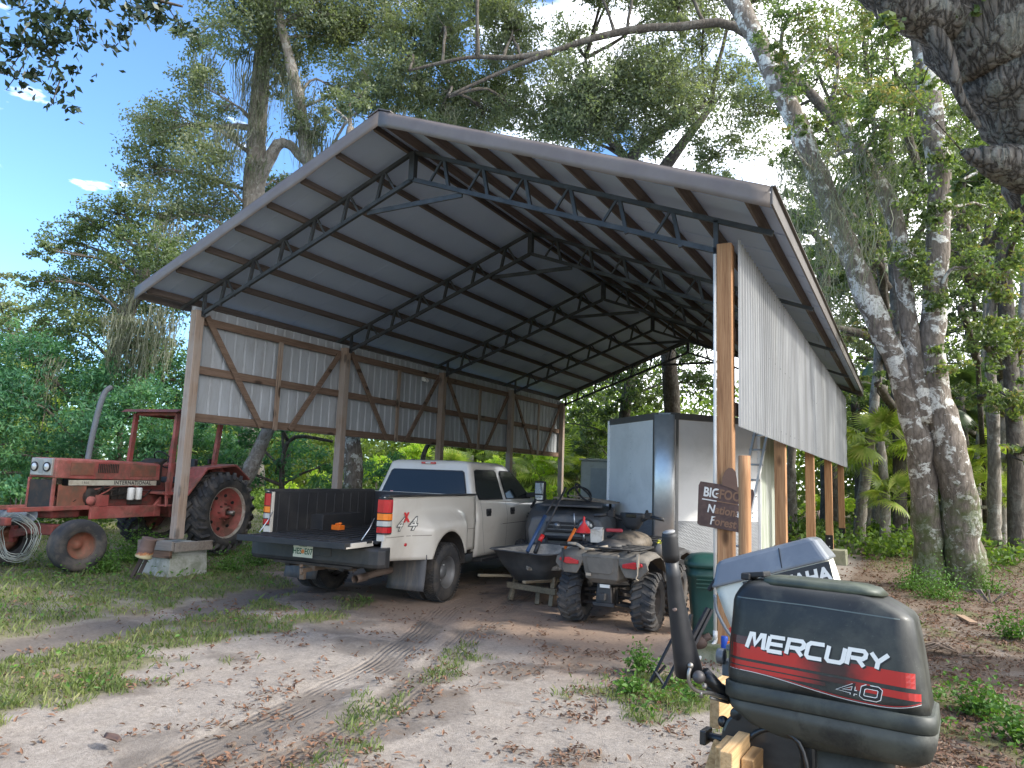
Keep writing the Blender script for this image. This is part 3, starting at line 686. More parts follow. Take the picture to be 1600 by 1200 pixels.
tree('oak', 'lower spreading oak with blue green crown at the far left of the barn', [S((130, 780, 19, 26), (150, 640, 19, 24), (190, 520, 19, 20), (230, 420, 19, 14))],
     BL(19, (175, 335, 50), (110, 375, 42), (215, 400, 58), (150, 430, 56), (90, 455, 38), (300, 440, 60), (220, 480, 60), (130, 500, 60), (70, 520, 50), (250, 540, 50), (70, 390, 22), (55, 440, 24), (130, 345, 30)), .10, .048, oakl, bark_d, 1.5,
     mossp=[at_d(*p) for p in ((180, 490, 17), (190, 530, 17), (230, 500, 17), (262, 500, 16.5), (215, 520, 17), (200, 450, 17.5), (250, 480, 16.8), (205, 500, 17), (222, 545, 17), (75, 560, 17), (275, 430, 18))], mossL=(1.0, 2.3), mn=24, mw=.026)
tree('round_crowned_tree', 'hazy round crowned tree low at the left edge of the photo', [S((10, 780, 30, 16), (15, 520, 30, 12))], BL(30, (15, 480, 42), (-20, 520, 50), (45, 540, 36), (0, 440, 22)), .17, .09, oakg, bark_d, 1.1)
# feathery thicket behind the tractor
def mim(root): pass
MB_ = [(40, 560, 60), (110, 600, 62), (30, 640, 65), (180, 610, 60), (250, 590, 62), (230, 650, 62), (150, 670, 62), (60, 710, 60), (300, 620, 55), (340, 700, 50), (0, 740, 50), (120, 740, 50), (215, 715, 50), (-30, 600, 50), (290, 690, 50), (-40, 690, 60), (20, 790, 50)]
for i, (a, b_, lab) in enumerate(((0, 6, 'feathery bright green mimosa right behind the tractor hood'), (6, 12, 'feathery mimosa behind the tractor canopy'), (12, 17, 'low feathery mimosa by the tractor grille at the left edge'))):
    bl = BL(17.5, *MB_[a:b_]); tree('mimosa', lab, [S((120 + 60 * i - 100 * (i == 2), 800, 17.5, 12), (130 + 60 * i - 100 * (i == 2), 640, 17.5, 8))], bl, .13, .036, mimo, bark_d, 1.6, group='mimosa thicket behind the tractor', droop=.25, every=8)
MB2 = [(400, 690, 48), (460, 700, 50), (500, 730, 40), (430, 740, 46), (370, 730, 42), (350, 660, 40), (450, 655, 40), (600, 745, 40), (640, 760, 36), (380, 780, 36), (590, 700, 26)]
tree('mimosa', 'dark feathery mimosa under the left wall siding behind the truck bed', [S((440, 800, 17, 10), (450, 690, 17, 7), (520, 690, 17, 4))], BL(17.5, *MB2[:7]), .16, .045, mimo, bark_d, .95, group='mimosa thicket behind the tractor', droop=.25, every=8)
tree('mimosa', 'young feathery tree showing just left of the truck cab', [S((655, 790, 19, 9), (660, 720, 19, 8), (672, 690, 19, 6), (690, 665, 19, 5))], BL(19, *MB2[7:9], (600, 735, 34)), .15, .045, mimo, bark_d, .8, group='mimosa thicket behind the tractor', droop=.25, every=8)
tree('leaning_trunk', 'pale leaning bare trunk behind the big rear tractor wheel', [S((372, 770, 15.5, 24), (384, 748, 15.5, 24), (410, 690, 15.5, 21), (436, 630, 15.6, 18), (470, 540, 16, 14), (500, 430, 17, 10))], [], bm=bark_far, n=10)
tree('straight_trunk', 'straight thick lichen covered trunk beside the second left barn post', [S((550, 800, 16.5, 34), (551, 740, 16.5, 31), (549, 680, 16.5, 29), (546, 560, 16.5, 26), (540, 300, 17, 20), (548, 200, 17.5, 12))], BL(17.5, (560, 150, 36), (520, 170, 30)), .12, .055, oakg, bark, .9)
# canopy over the roof
cb = []
for i in range(34):
    cb.append((R.uniform(560, 1200), R.uniform(-80, 215), R.uniform(38, 72)))
cb += [(620, 110, 50), (700, 150, 48), (640, 60, 45), (760, 180, 50), (860, 190, 45), (940, 170, 50), (1000, 110, 52), (1080, 180, 50), (1120, 240, 42), (1150, 120, 40), (1130, 290, 24), (1000, 220, 44), (690, 60, 50), (800, 60, 56), (610, 170, 32)]
tree('canopy_oak', 'wide grey green oak canopy arching high behind the barn ridge', [S((1060, 815, 26, 26), (1045, 560, 25, 24), (1010, 300, 22, 32), (985, 250, 21, 18), (1060, 185, 20, 14), (1100, 165, 20, 9)), S((990, 260, 21, 11), (940, 205, 21, 9), (920, 150, 21, 7), (915, 90, 21, 5)), S((1010, 300, 22, 24), (1070, 220, 21, 14), (1110, 170, 21, 9)), S((700, 240, 22, 12), (715, 150, 22, 12), (690, 70, 22, 10), (760, 20, 22, 7)), S((1400, 300, 18, 16), (1180, 60, 18, 15), (1060, 42, 18, 13), (960, 52, 18, 11), (860, 82, 18, 9), (790, 110, 18, 6), (700, 150, 18, 4)), S((860, 82, 18, 10), (800, 90, 18, 8), (730, 90, 18, 6), (640, 110, 18, 4))],
     BL(20, *cb), .11, .05, oakg, bark_d, 1.65, droop=.3, mossp=[at_d(R.uniform(620, 1150), R.uniform(60, 190), 19) for _ in range(12)], mossL=(.5, 1.3), mn=14, mw=.02, every=3)
bh = [(930, 590, 44), (990, 580, 46), (1060, 575, 48), (1100, 600, 36), (960, 640, 38), (920, 650, 34), (1010, 620, 40), (915, 690, 26), (880, 660, 20), (1080, 540, 40), (930, 700, 22)]
tree('bushy_oak', 'bushy oak framed by the open back gable behind the cargo trailer', [S((960, 800, 27, 22), (980, 620, 27, 18), (1000, 540, 27, 12))], BL(27, *bh), .16, .075, oakl, bark_d, 1.2, r0=.07)
# twin trunked oak at right
def ivy(root):
    P = []
    for a, b_, d, r_, n in ((1440, 420, 13, 26, 500), (1465, 470, 12.9, 26, 500), (1460, 340, 13, 30, 600), (1420, 300, 13, 40, 500), (1480, 560, 12.8, 30, 400), (1470, 250, 13, 34, 500)):
        p, _ = blob_pts(at_d(a, b_, d), (r_ * d / 1106,) * 3, n, 12); P.append(p)
    np_mesh('ivy', leaves_at(np.concatenate(P), .075, .055, .2), 4, mixl, root)
tree('twin_trunk_oak', 'large lichen patched oak with two fused trunks by the right forest edge', [
     S((1456, 945, 13.2, 66), (1456, 900, 13.3, 50), (1448, 820, 13.3, 42), (1436, 700, 13.3, 38), (1405, 580, 13.4, 36), (1345, 440, 13.6, 34), (1290, 300, 13.8, 31), (1245, 190, 14, 32), (1185, 70, 14.4, 30), (1120, -50, 15, 34)),
     S((1512, 948, 13.0, 84), (1508, 900, 13.1, 66), (1499, 800, 13.1, 54), (1480, 690, 13.1, 46), (1458, 580, 13.2, 38), (1460, 450, 13.2, 36), (1468, 300, 13.3, 32), (1455, 160, 13.5, 34), (1430, 20, 14, 24)),
     S((1448, 660, 13.2, 32), (1425, 540, 13.3, 27), (1412, 440, 13.4, 24), (1395, 330, 13.5, 26), (1340, 230, 13.6, 18), (1300, 160, 13.6, 12))],
     BL(14, (1270, 60, 55), (1330, 150, 50), (1400, 60, 50), (1230, 130, 36), (1390, 190, 52), (1310, 240, 42), (1450, 130, 44), (1540, 330, 40), (1250, 20, 50), (1350, 20, 50), (1240, 200, 26), (1300, 100, 50), (1420, 160, 50), (1360, 260, 44), (1500, 200, 46), (1390, 330, 36), (1430, 400, 34), (1490, 340, 40), (1520, 420, 40), (1210, 60, 40), (1550, 260, 40)), .085, .038, mixl, bark, 1.0, n=20, extra=ivy, knob=.13,
     mossp=[at_d(*p) for p in ((1255, 240, 13.5), (1270, 260, 13.5), (1300, 290, 13.3), (1320, 300, 13.3), (1345, 310, 13), (1240, 300, 13.4), (1260, 340, 13.4), (1290, 360, 13.4), (1310, 330, 13), (1330, 380, 13.4), (1365, 250, 13), (1380, 230, 13), (1230, 270, 14), (1290, 440, 14), (1310, 470, 14), (1330, 200, 13))], mossL=(.8, 1.9), mn=20, mw=.018, msp=.3)
# giant furrowed limb at the upper right corner
tree('giant_oak', 'massive furrowed oak limb leaning in at the upper right corner', [
     S((2080, 1500, 6.6, 330), (2000, 800, 6.6, 240), (1860, 480, 6.5, 190), (1700, 310, 6.4, 160), (1612, 170, 6.3, 150), (1570, 60, 6.2, 165), (1500, -60, 6.2, 180), (1400, -260, 6.4, 150)),
     S((1730, 330, 6.3, 90), (1650, 275, 6.2, 88), (1590, 262, 6.15, 66), (1548, 250, 6.1, 44), (1522, 244, 6.1, 26), (1503, 236, 6.1, 7)),
     S((1530, -10, 6.2, 110), (1470, 25, 6.1, 80), (1410, 8, 6.1, 62), (1350, -30, 6.2, 52), (1280, -80, 6.3, 40)),
     S((1440, 20, 6.1, 34), (1480, 85, 6.0, 22), (1500, 150, 6.0, 14), (1530, 200, 6.0, 8))],
     BL(6.5, (1480, 60, 34), (1520, 20, 30), (1560, 130, 26), (1440, 120, 28), (1500, 290, 26), (1380, 40, 26), (1590, 330, 24), (1660, 60, 50)), .075, .04, mixl, bark_big, .30, n=34, knob=.16, r0=.012, every=6)
# near overhanging leaves, upper left
def near():
    root = empty('overhanging_branch', at_d(-60, -120, 4.2)); off = Vector(root.location); tag(root, 'dark leafy branch tips hanging into the upper left corner', 'branch')
    P = []; mb = MB(); mb.tube([at_d(-200, -220, 4.4), at_d(0, -70, 4.2), at_d(160, -20, 4.1), at_d(285, 10, 4.)], [.05, .035, .02, .006], 6)
    for a, b_, r_, n in ((30, 20, 40, 240), (90, 40, 34, 190), (150, 20, 34, 190), (210, 22, 30, 150), (255, 20, 22, 90), (20, 75, 26, 120), (70, 85, 26, 130), (15, 110, 20, 90), (75, 125, 16, 50), (80, 165, 11, 22), (10, 140, 9, 14), (285, 45, 10, 14), (120, 70, 16, 40)):
        c = at_d(a, b_, 4.1); p, _ = blob_pts(c, (r_ * 4.1 / 1106 * 1.3, .25, r_ * 4.1 / 1106 * 1.2), n, 10); P.append(p); mb.tube([at_d(a * .8 + 30, b_ - 40, 4.15), c], [.004, .002], 4)
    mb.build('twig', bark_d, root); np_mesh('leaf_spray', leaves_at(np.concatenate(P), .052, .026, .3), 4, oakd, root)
    for ch in root.children: ch.location = -off
near()
# right side mid-depth foliage
RB = [('dense_bush', 'dense dark foliage behind the twin trunks at the right edge', 17, [(1560, 420, 50), (1590, 520, 50), (1540, 540, 42), (1580, 620, 42), (1530, 620, 34), (1600, 330, 50), (1610, 700, 26)], mixl, 1.7),
      ('leafy_tree', 'leafy tree filling the gap between barn eave and leaning oak trunk', 18, [(1240, 330, 42), (1280, 400, 44), (1320, 450, 40), (1300, 330, 42), (1350, 520, 40), (1240, 250, 34), (1360, 380, 42), (1230, 160, 30), (1290, 200, 40), (1300, 510, 20), (1370, 600, 20)], mixl, 1.5),
      ('leafy_tree', 'shady leafy tree right of the twin trunk oak crown', 16, [(1520, 240, 44), (1500, 400, 40), (1420, 300, 44), (1560, 300, 40), (1400, 120, 48), (1500, 480, 32), (1440, 230, 40), (1540, 170, 40)], oakl, 1.5),
      ('far_oak', 'far oak crown beyond the right trees', 30, [(1360, 300, 70), (1300, 500, 50), (1450, 380, 80), (1550, 300, 80), (1570, 500, 80), (1480, 560, 60), (1400, 480, 60), (1280, 120, 60), (1350, 60, 70), (1450, 220, 80), (1560, 180, 80), (1380, 400, 60), (1320, 400, 50), (1520, 420, 70), (1600, 380, 60), (1590, 580, 60), (1440, 600, 50), (1340, 560, 40), (1250, 260, 46)], oakg, 1.2),
      ('far_oak', 'shaded oak crown low behind the slim right trunks', 26, [(1540, 600, 50), (1600, 620, 50), (1480, 640, 40), (1340, 640, 34), (1400, 620, 40), (1560, 660, 36), (1300, 590, 22)], mixl, 1.3)]
for nm_, lab, d, bl, mt, cv in RB:
    x0 = max(bl[0][0], 1385); tree(nm_, lab, [S((x0 + 20, 815, d + 9, 8), (x0 + 10, 600, d + 6, 7), (x0, 450, d + 3, 5))], BL(d, *bl), .13 if d < 25 else .18, .06 if d < 25 else .09, mt, bark_d, cv)
# slender background trunks, right
for (a, b_, d, w0, px2, py2, lab) in ((1345, 832, 22, 17, 1372, 560, 'slim leaning grey trunk nearest the back right barn corner'), (1372, 815, 26, 18, 1378, 560, 'slim upright pale trunk right of the leaning slim one'), (1237, 820, 24, 15, 1243, 600, 'white barked trunk seen between right side posts'), (1553, 832, 20, 20, 1548, 560, 'slim trunk with pale bark right of the big oak base'), (1575, 830, 22, 18, 1572, 560, 'slim darker trunk near the right edge'), (1597, 835, 24, 16, 1596, 560, 'slim trunk cut by the right edge'), (1528, 840, 28, 12, 1536, 600, 'thin distant trunk just right of the big oak')):
    tree('slender_trunk', lab, [S((a, b_ + 12, d, w0 * 1.2), (a, b_ - 30, d, w0), ((a + px2) / 2 + R.uniform(-4, 4), (b_ + py2) / 2, d, w0 * .9), (px2, py2, d, w0 * .8), (px2 + 6, py2 - 160, d, w0 * .6))], [], bm=bark_far, n=8, group='slender forest trunks at the right')
# ------------------------------------------------------------ palms
def frond_mesh(name, Rf, nl, mt, petiole=.8):
    V = []
    for i in range(nl):
        a = radians(-118 + 236 * i / (nl - 1)); L = Rf * (.75 + .25 * cos(a * .8)) * R.uniform(.92, 1.05); d = Vector((cos(a), sin(a), 0)); s = Vector((-sin(a), cos(a), 0)); w_ = Rf * .045
        p0 = Vector((petiole, 0, 0)); pts = []
        for t, ww in ((.04, .3), (.45, 1.), (.78, .6), (1., .05)):
            c = p0 + d * L * t + Vector((0, 0, -.42 * L * t * t - .05 * abs(sin(a)) * L * t)); pts.append((c - s * w_ * ww, c + s * w_ * ww + Vector((0, 0, w_ * .3))))
        for q in range(3): V += [pts[q][0], pts[q][1], pts[q + 1][1], pts[q + 1][0]]
    for dz in (0, 1):
        a_ = Vector((0, -.012, 0)) if dz == 0 else Vector((0, 0, -.012)); V += [Vector((0, 0, 0)) - a_, Vector((0, 0, 0)) + a_, Vector((petiole + .05, 0, 0)) + a_ * .6, Vector((petiole + .05, 0, 0)) - a_ * .6]
    me = np_mesh(name, np.array([tuple(v) for v in V]), 4, mt); d = me.data; bpy.data.objects.remove(me); return d
fr_d = frond_mesh('frond', .85, 30, palml, .9); fr_b = frond_mesh('frond', .8, 26, palmb, .8)
def palm(px, py, d, sc, lab, nf=16, bright=False, trunk=True, name='cabbage_palm', group='cabbage palms among the trees', up=0., base=None):
    c = at_d(px, py, d); gzv = 0; root = empty(name, (c.x, c.y, 0)); tag(root, lab, 'palm', group)
    if trunk:
        mb = MB(); P, Q = resample([(0, 0, -.2), (.1, .05, c.z * .5), (0, 0, c.z)], [.17 * sc, .14 * sc, .13 * sc], 5, .1); mb.tube(P, Q, 9); mb.build('trunk', bark_far if bright else bark_d, root)
    for i in range(nf):
        o = bpy.data.objects.new('frond', fr_b if bright else fr_d); COL.objects.link(o); o.parent = root; o.location = (0, 0, c.z)
        o.rotation_euler = (R.uniform(-.4, .4), R.uniform(-1.25, .55) - up, i * 2.4 + R.uniform(-.2, .2)); o.scale = (sc * R.uniform(.8, 1.1),) * 3
    return root
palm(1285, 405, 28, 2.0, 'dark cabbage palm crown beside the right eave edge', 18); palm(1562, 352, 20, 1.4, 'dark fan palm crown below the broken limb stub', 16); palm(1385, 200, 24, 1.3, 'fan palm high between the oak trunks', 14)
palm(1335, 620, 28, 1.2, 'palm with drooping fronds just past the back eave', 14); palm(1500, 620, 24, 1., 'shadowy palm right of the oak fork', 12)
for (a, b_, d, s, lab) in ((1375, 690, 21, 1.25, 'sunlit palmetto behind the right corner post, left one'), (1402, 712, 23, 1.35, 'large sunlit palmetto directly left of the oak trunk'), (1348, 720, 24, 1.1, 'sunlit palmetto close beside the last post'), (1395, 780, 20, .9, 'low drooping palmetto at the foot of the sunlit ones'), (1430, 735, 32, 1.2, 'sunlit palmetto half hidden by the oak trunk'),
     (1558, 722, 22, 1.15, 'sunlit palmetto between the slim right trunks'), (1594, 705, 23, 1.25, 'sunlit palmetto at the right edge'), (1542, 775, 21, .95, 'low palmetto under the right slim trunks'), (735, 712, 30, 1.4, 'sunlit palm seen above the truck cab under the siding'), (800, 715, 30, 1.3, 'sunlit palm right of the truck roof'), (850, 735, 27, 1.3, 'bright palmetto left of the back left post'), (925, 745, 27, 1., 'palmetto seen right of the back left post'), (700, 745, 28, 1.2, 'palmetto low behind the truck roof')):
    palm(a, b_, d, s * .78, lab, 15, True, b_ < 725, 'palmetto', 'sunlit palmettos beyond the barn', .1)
# bright undergrowth and far woods
def shrub(px, py, d, rx, lab, mt=None, cv=1.2, L=.15, W2=.07, grp='sunlit shrubs beyond the barn'):
    c = at_d(px, py, d); root = empty('shrub', (c.x, c.y, 0)); tag(root, lab, 'shrub', grp); o, t = crown('foliage', BL(d, *[(px + R.uniform(-.5, .5) * rx, py + R.uniform(-.2, .5) * rx, rx * .6) for _ in range(4)]), L, W2, mt or brig, root, cv)
    mb = MB(); 
    for c2, cc in t: mb.tube([(c.x, c.y, -.1), ((c.x + c2[0]) / 2, (c.y + c2[1]) / 2, c2[2] * .5), c2], [.03, .02, .01], 5)
    mb.build('stem', bark_d, root); o.location = mb and (0, 0, 0)
    for ch in root.children: ch.location = (-c.x, -c.y, 0)
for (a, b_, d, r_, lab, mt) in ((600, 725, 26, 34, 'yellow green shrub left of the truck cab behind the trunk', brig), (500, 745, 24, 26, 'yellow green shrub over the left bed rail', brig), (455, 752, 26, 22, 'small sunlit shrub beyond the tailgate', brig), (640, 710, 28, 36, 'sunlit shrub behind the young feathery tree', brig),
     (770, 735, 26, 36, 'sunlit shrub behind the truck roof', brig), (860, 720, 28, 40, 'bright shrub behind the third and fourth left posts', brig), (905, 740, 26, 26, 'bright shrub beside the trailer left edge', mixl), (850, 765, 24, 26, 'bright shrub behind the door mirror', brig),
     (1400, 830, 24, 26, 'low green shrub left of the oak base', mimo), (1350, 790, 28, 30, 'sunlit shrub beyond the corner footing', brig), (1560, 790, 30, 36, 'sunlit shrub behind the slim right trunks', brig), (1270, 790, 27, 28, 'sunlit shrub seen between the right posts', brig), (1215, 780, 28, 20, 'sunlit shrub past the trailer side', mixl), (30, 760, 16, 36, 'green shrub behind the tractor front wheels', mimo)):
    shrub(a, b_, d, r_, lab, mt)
P = []
for i in range(150):
    az = R.uniform(-1.75, .75); r_ = R.uniform(36, 55); hz = R.uniform(2.0, 5.); c = CAM_POS + Vector((sin(az) * r_, cos(az) * r_, 0)); p, _ = blob_pts((c.x, c.y, hz), (3.2, 3.2, hz * 1.1), 1500, 40); P.append(p)
P = np.concatenate(P); tag(np_mesh('far_woods', leaves_at(P, .34, .2), 4, leafmat('far_leaf', [(.06, .09, .035), (.13, .18, .05), (.30, .38, .09)], .5, .6, .3)), 'distant band of leafy woods around the yard', 'woods', kind='stuff')
P = []
for i in range(60):
    az = R.uniform(-.15, .5); r_ = R.uniform(20, 34); c = CAM_POS + Vector((sin(az) * r_, cos(az) * r_, 0)); p, _ = blob_pts((c.x, c.y, .3), (1.6, 1.6, .45), 500, 16); P.append(p)
for i in range(60):
    az = R.uniform(-1.5, -.2); r_ = R.uniform(21, 36); c = CAM_POS + Vector((sin(az) * r_, cos(az) * r_, 0)); p, _ = blob_pts((c.x, c.y, .4), (1.8, 1.8, .7), 700, 16); P.append(p)
tag(np_mesh('undergrowth', leaves_at(np.concatenate(P), .16, .08), 4, leafmat('undergrowth_leaf', [(.04, .08, .02), (.10, .17, .03), (.22, .30, .05)], .35, .6, .5)), 'low leafy undergrowth on the forest floor', 'undergrowth', kind='stuff')
# ------------------------------------------------------------ shared vehicle materials
rubber = M('tyre_rubber', (.028, .028, .03), .8, col2=(.045, .044, .043), sc=4, dirt=(.14, .115, .09), dsc=5, damt=.45, bmp=.15)
rubdirt = M('dusty_tyre', (.028, .029, .032), .85, col2=(.05, .05, .052), sc=4, dirt=(.16, .13, .10), dsc=4, damt=.5, bmp=.15)
blackpl = M('black_plastic', (.022, .023, .026), .5, dirt=(.10, .09, .08), dsc=3, damt=.35)
liner = M('bed_liner', (.018, .019, .022), .6, dirt=(.07, .065, .06), dsc=2.5, damt=.3, bmp=.2)
under_b = M('underbody', (.035, .032, .03), .8, .2, dirt=(.12, .09, .07), dsc=4, damt=.6)
chrome = M('chrome', (.62, .62, .62), .12, 1, fine=.01)
alu = M('aluminium', (.56, .57, .58), .32, .9, fine=.03)
rimsteel = M('rim_grey', (.17, .175, .18), .5, .5, dirt=(.2, .16, .12), damt=.4)
glass = M('dark_glass', (.010, .012, .013), .035, 0, fine=0, spec=.5)
redlens = M('red_lens', (.42, .012, .02), .12, 0, coat=.8, fine=.02)
orglens = M('amber_lens', (.75, .20, .02), .15, 0, coat=.8, fine=.02)
clrlens = M('clear_lens', (.42, .42, .40), .15, 0, coat=.8, fine=.02)
whitem = M('white_enamel', (.66, .65, .61), .4, fine=.02)
blackm = M('matt_black', (.012, .012, .013), .6)
redm = M('red_plastic', (.55, .02, .02), .4)
orgm = M('orange_plastic', (.75, .17, .02), .4)
bluem = M('blue_plastic', (.03, .07, .16), .45)
pearl = M('pearl_paint', (.56, .525, .465), .28, 0, col2=(.59, .555, .495), sc=.8, dirt=(.40, .33, .25), dsc=1.6, damt=.30, dlo=.52, coat=.6, fine=.01)
GR = 1.
def lugtyre(r_, w_, rim, nl=22, lug=.028, wid=.35, chev=.5, mt=None):
    mb = MB(); h = w_ / 2; rb = r_ - lug
    mb.lathe([(rim, -h * .8), (rim + .02, -h * .92), (rb * .82, -h * 1.02), (rb * .95, -h * .88), (rb, -h * .6), (rb + .004, 0), (rb, h * .6), (rb * .95, h * .88), (rb * .82, h * 1.02), (rim + .02, h * .92), (rim, h * .8)], n=36)
    for i in range(nl):
        for s in (1, -1):
            a = 2 * pi * (i + (.5 if s > 0 else 0)) / nl; k = 4; pts = []
            for j in range(k + 1):
                t = j / k; y = s * h * (.04 + 1.0 * t); aa = a - chev * t * 2 * pi / nl * 1.3; rr = r_ - lug * .1 if t < .8 else r_ - lug * 1.5 - (t - .8) * r_ * .35
                pts.append((Vector((cos(aa) * rr, y, sin(aa) * rr)), aa))
            for (p, aa), (q, ab) in zip(pts[:-1], pts[1:]):
                n_ = Vector((cos(aa), 0, sin(aa))); c = (p + q) / 2; mb.bar(p - n_ * lug * .5, q - n_ * lug * .5, 2 * pi * r_ / nl * wid * .85, lug * 1.1, up=tuple(n_))
    return mb
# ------------------------------------------------------------ pickup
def truck():
    T = empty('pickup_truck', (3.65, .72, .01), radians(95.5), 1.037); tag(T, 'pearl white crew cab pickup with dual rear wheels and lowered tailgate', 'pickup truck')
    ss = lambda a, b_, x: (lambda t: t * t * (3 - 2 * t))(min(1, max(0, (x - a) / (b_ - a))))
    XR, XB, XF, XN = -1.30, 1.13, 3.62, 5.02           # rear, bed front, door front, nose
    AX2 = 4.10
    def arch(x, xc, r, zc, base):
        d = abs(x - xc); return max(base, zc + sqrt(max(0, r * r - d * d))) if d < r else base
    # ---- bed side
    def ybed(x, z):
        y = .985 - .05 * ss(1.0, .45, z) * ss(-.6, -1.3, x) - .012 * ss(1.15, 1.42, z)
        fl = ss(-.92, -.40, x) * (1 - ss(.45, .88, x)) * (1 - ss(.98, 1.26, z + .05 * x * x)); y += .195 * fl
        y -= .045 * ss(XR + .10, XR, x); return y
    lob = lambda x: arch(x, 0, .475, .46, .60 + .02 * ss(-.6, -1.3, x) - .0)
    arcx = [.475 * cos(radians(a)) for a in range(180, -1, -9)]
    xs = [XR, XR + .02, XR + .05, XR + .1] + [XR + .1 + (-.4751 - XR - .1) * i / 8 for i in range(1, 9)] + arcx + [.4751 + (XB - .4751) * i / 7 for i in range(0, 8)]
    xs = sorted(set(round(x, 4) for x in xs)); mb = MB().sh(True)
    mb.cols(xs, lob, lambda x: 1.405, ybed, 16)
    mb.build_mirrored('bed_side', pearl, T, solid=.02, off=1)
    # rolled arch lip + wheel housing
    wh = MB().sh(True)
    wh.sheet(None, 16, 4, lambda u, v_: (.47 * cos(pi * (1 - u)), .62 + v_ * (ybed(.47 * cos(pi * (1 - u)), .46 + .47 * sin(pi * u)) - .625), .46 + .475 * sin(pi * u) - (.0)))
    wh.sheet(None, 16, 3, lambda u, v_: (.47 * cos(pi * (1 - u)) * (v_), .62, .46 + .475 * sin(pi * u) * v_)); wh.build_mirrored('wheel_housing', under_b, T)
    # crease line and lower moulding on the bed
    seamm = M('seam_shadow', (.20, .18, .155), .6)
    for a, b_ in ((XR + .04, -.50), (.50, XB - .02)):
        cr = MB(); cr.cols([a + (b_ - a) * i / 14 for i in range(15)], lambda x: .905, lambda x: .914, lambda x, z: ybed(x, z) + .0015, 1)
        cr.build_mirrored('body_crease', seamm, T)
    # rail caps, inner bed
    rl = MB()
    for s in (1, -1):
        rl.box(((XR + XB) / 2, s * .945, 1.417), (XB - XR - .01, .10, .026)); rl.box(((XR + XB) / 2, s * .885, 1.39), (XB - XR - .01, .02, .06))
    rl.build('rail_cap', blackpl, T, bevel=.008)
    bi = MB(); bi.box(((XR + XB) / 2, 0, .845), (XB - XR - .03, 1.70, .04)); bi.box((XB - .03, 0, 1.12), (.04, 1.86, .56))
    for s in (1, -1):
        bi.box(((XR + XB) / 2, s * .86, 1.12), (XB - XR - .05, .03, .56)); bi.box((.0, s * .74, .97), (.95, .22, .22))
        for i in range(12): bi.box((XR + .15 + i * .2, s * .842, 1.12), (.04, .012, .5))
    for i in range(9): bi.box(((XR + XB) / 2, -.72 + .18 * i, .872), (XB - XR - .1, .05, .012))
    bi.build('bed_liner', liner, T, bevel=.006)
    # rear pillars
    for s in (1, -1):
        p = MB().sh(False); p.box((XR + .025, s * .895, 1.13), (.05, .115, .53)); p.mat(1).box((XR - .003, s * .862, 1.27), (.01, .02, .03)); p.build('bed_pillar', [pearl, blackm], T, bevel=.01)
        # lamp: wraps the corner
        zs = [(.965, 1.04, 1), (1.045, 1.115, 3), (1.12, 1.205, 2), (1.21, 1.375, 1)]
        def lampface(mb, z0, z1, o):
            prof = [(XR - .012 - o, .845), (XR - .012 - o, .93), (XR + .01, .975 + o), (XR + .055, .988 + o), (XR + .10, .985 + o)]
            vs = [(x, s * y, z) for z in (z0, z1) for x, y in prof]; n = 5
            mb.add(vs, [(i, i + 1, n + i + 1, n + i) if s > 0 else (i + 1, i, n + i, n + i + 1) for i in range(n - 1)])
            mb.add([(XR + .05, s * .9, z0)] + vs[:n], [tuple(range(n + 1))]); mb.add([(XR + .05, s * .9, z1)] + vs[n:], [tuple(range(n + 1))])
        hs = MB(); lampface(hs, .95, 1.395, 0); tl = hs.build('tail_lamp', blackm, T)
        for z0, z1, mi in zs: l = MB(); lampface(l, z0 + .004, z1 - .004, .006); l.build('lens', [None, redlens, orglens, clrlens][mi], tl)
    # lowered tailgate
    tg = MB(); tg.mat(0).box((XR - .30, 0, .845), (.56, 1.60, .05)); tg.mat(1).box((XR - .30, 0, .815), (.57, 1.63, .02))
    for s in (1, -1): tg.mat(1).box((XR - .25, s * .808, .842), (.44, .022, .05))
    tg.mat(0).box((XR - .585, 0, .84), (.03, 1.64, .07))
    for i in range(9): tg.mat(0).box((XR - .28, -.68 + .17 * i, .874), (.44, .045, .010))
    tgo = tg.build('tailgate', [liner, pearl], T, bevel=.01)
    lt = MB(); lt.box((XR - .12, -.806, .862), (.10, .05, .035)); lt.box((XR - .12, .806, .862), (.10, .05, .035)); lt.build('latch', blackm, tgo, bevel=.006)
    for s in (1, -1): c = MB(); c.tube([(XR - .01, s * .80, 1.14), (XR - .1, s * .80, 1.02), (XR - .24, s * .79, .885)], .006, 6); c.build('tailgate_cable', alu, T)
    # bumper
    bp = MB(); prof = [(-1.02, .06), (-.93, 0), (.93, 0), (1.02, .06)]
    R2 = lambda x0, z0, z1: [[(x0 + .10, -1.03, z), (x0 + .02, -.98, z), (x0, -.86, z), (x0, .86, z), (x0 + .02, .98, z), (x0 + .10, 1.03, z), (x0 + .22, 1.02, z), (x0 + .22, -1.02, z)] for z in (z0, z1)]
    xb = XR - .17
    rr = [[Vector((x + dx, y * sy, z)) for x, y, z in R2(xb, z, z)[0]] for z, dx, sy in ((.545, .05, .975), (.56, .015, .99), (.60, 0, 1), (.76, 0, 1), (.785, .02, .985), (.79, .07, .95))]
    bp.loft(rr); bp.box((xb - .004, 0, .70), (.012, .62, .10)); bo = bp.build('rear_bumper', blackpl, T, bevel=.008)
    st = MB(); st.box((xb + .1, 0, .535), (.18, 1.2, .03)); st.build('bumper_step', under_b, bo)
    pl = MB(); pl.box((xb - .012, .12, .69), (.006, .305, .155)); pt = pl.build('licence_plate', M('plate', (.60, .62, .52), .4), bo, bevel=.003)
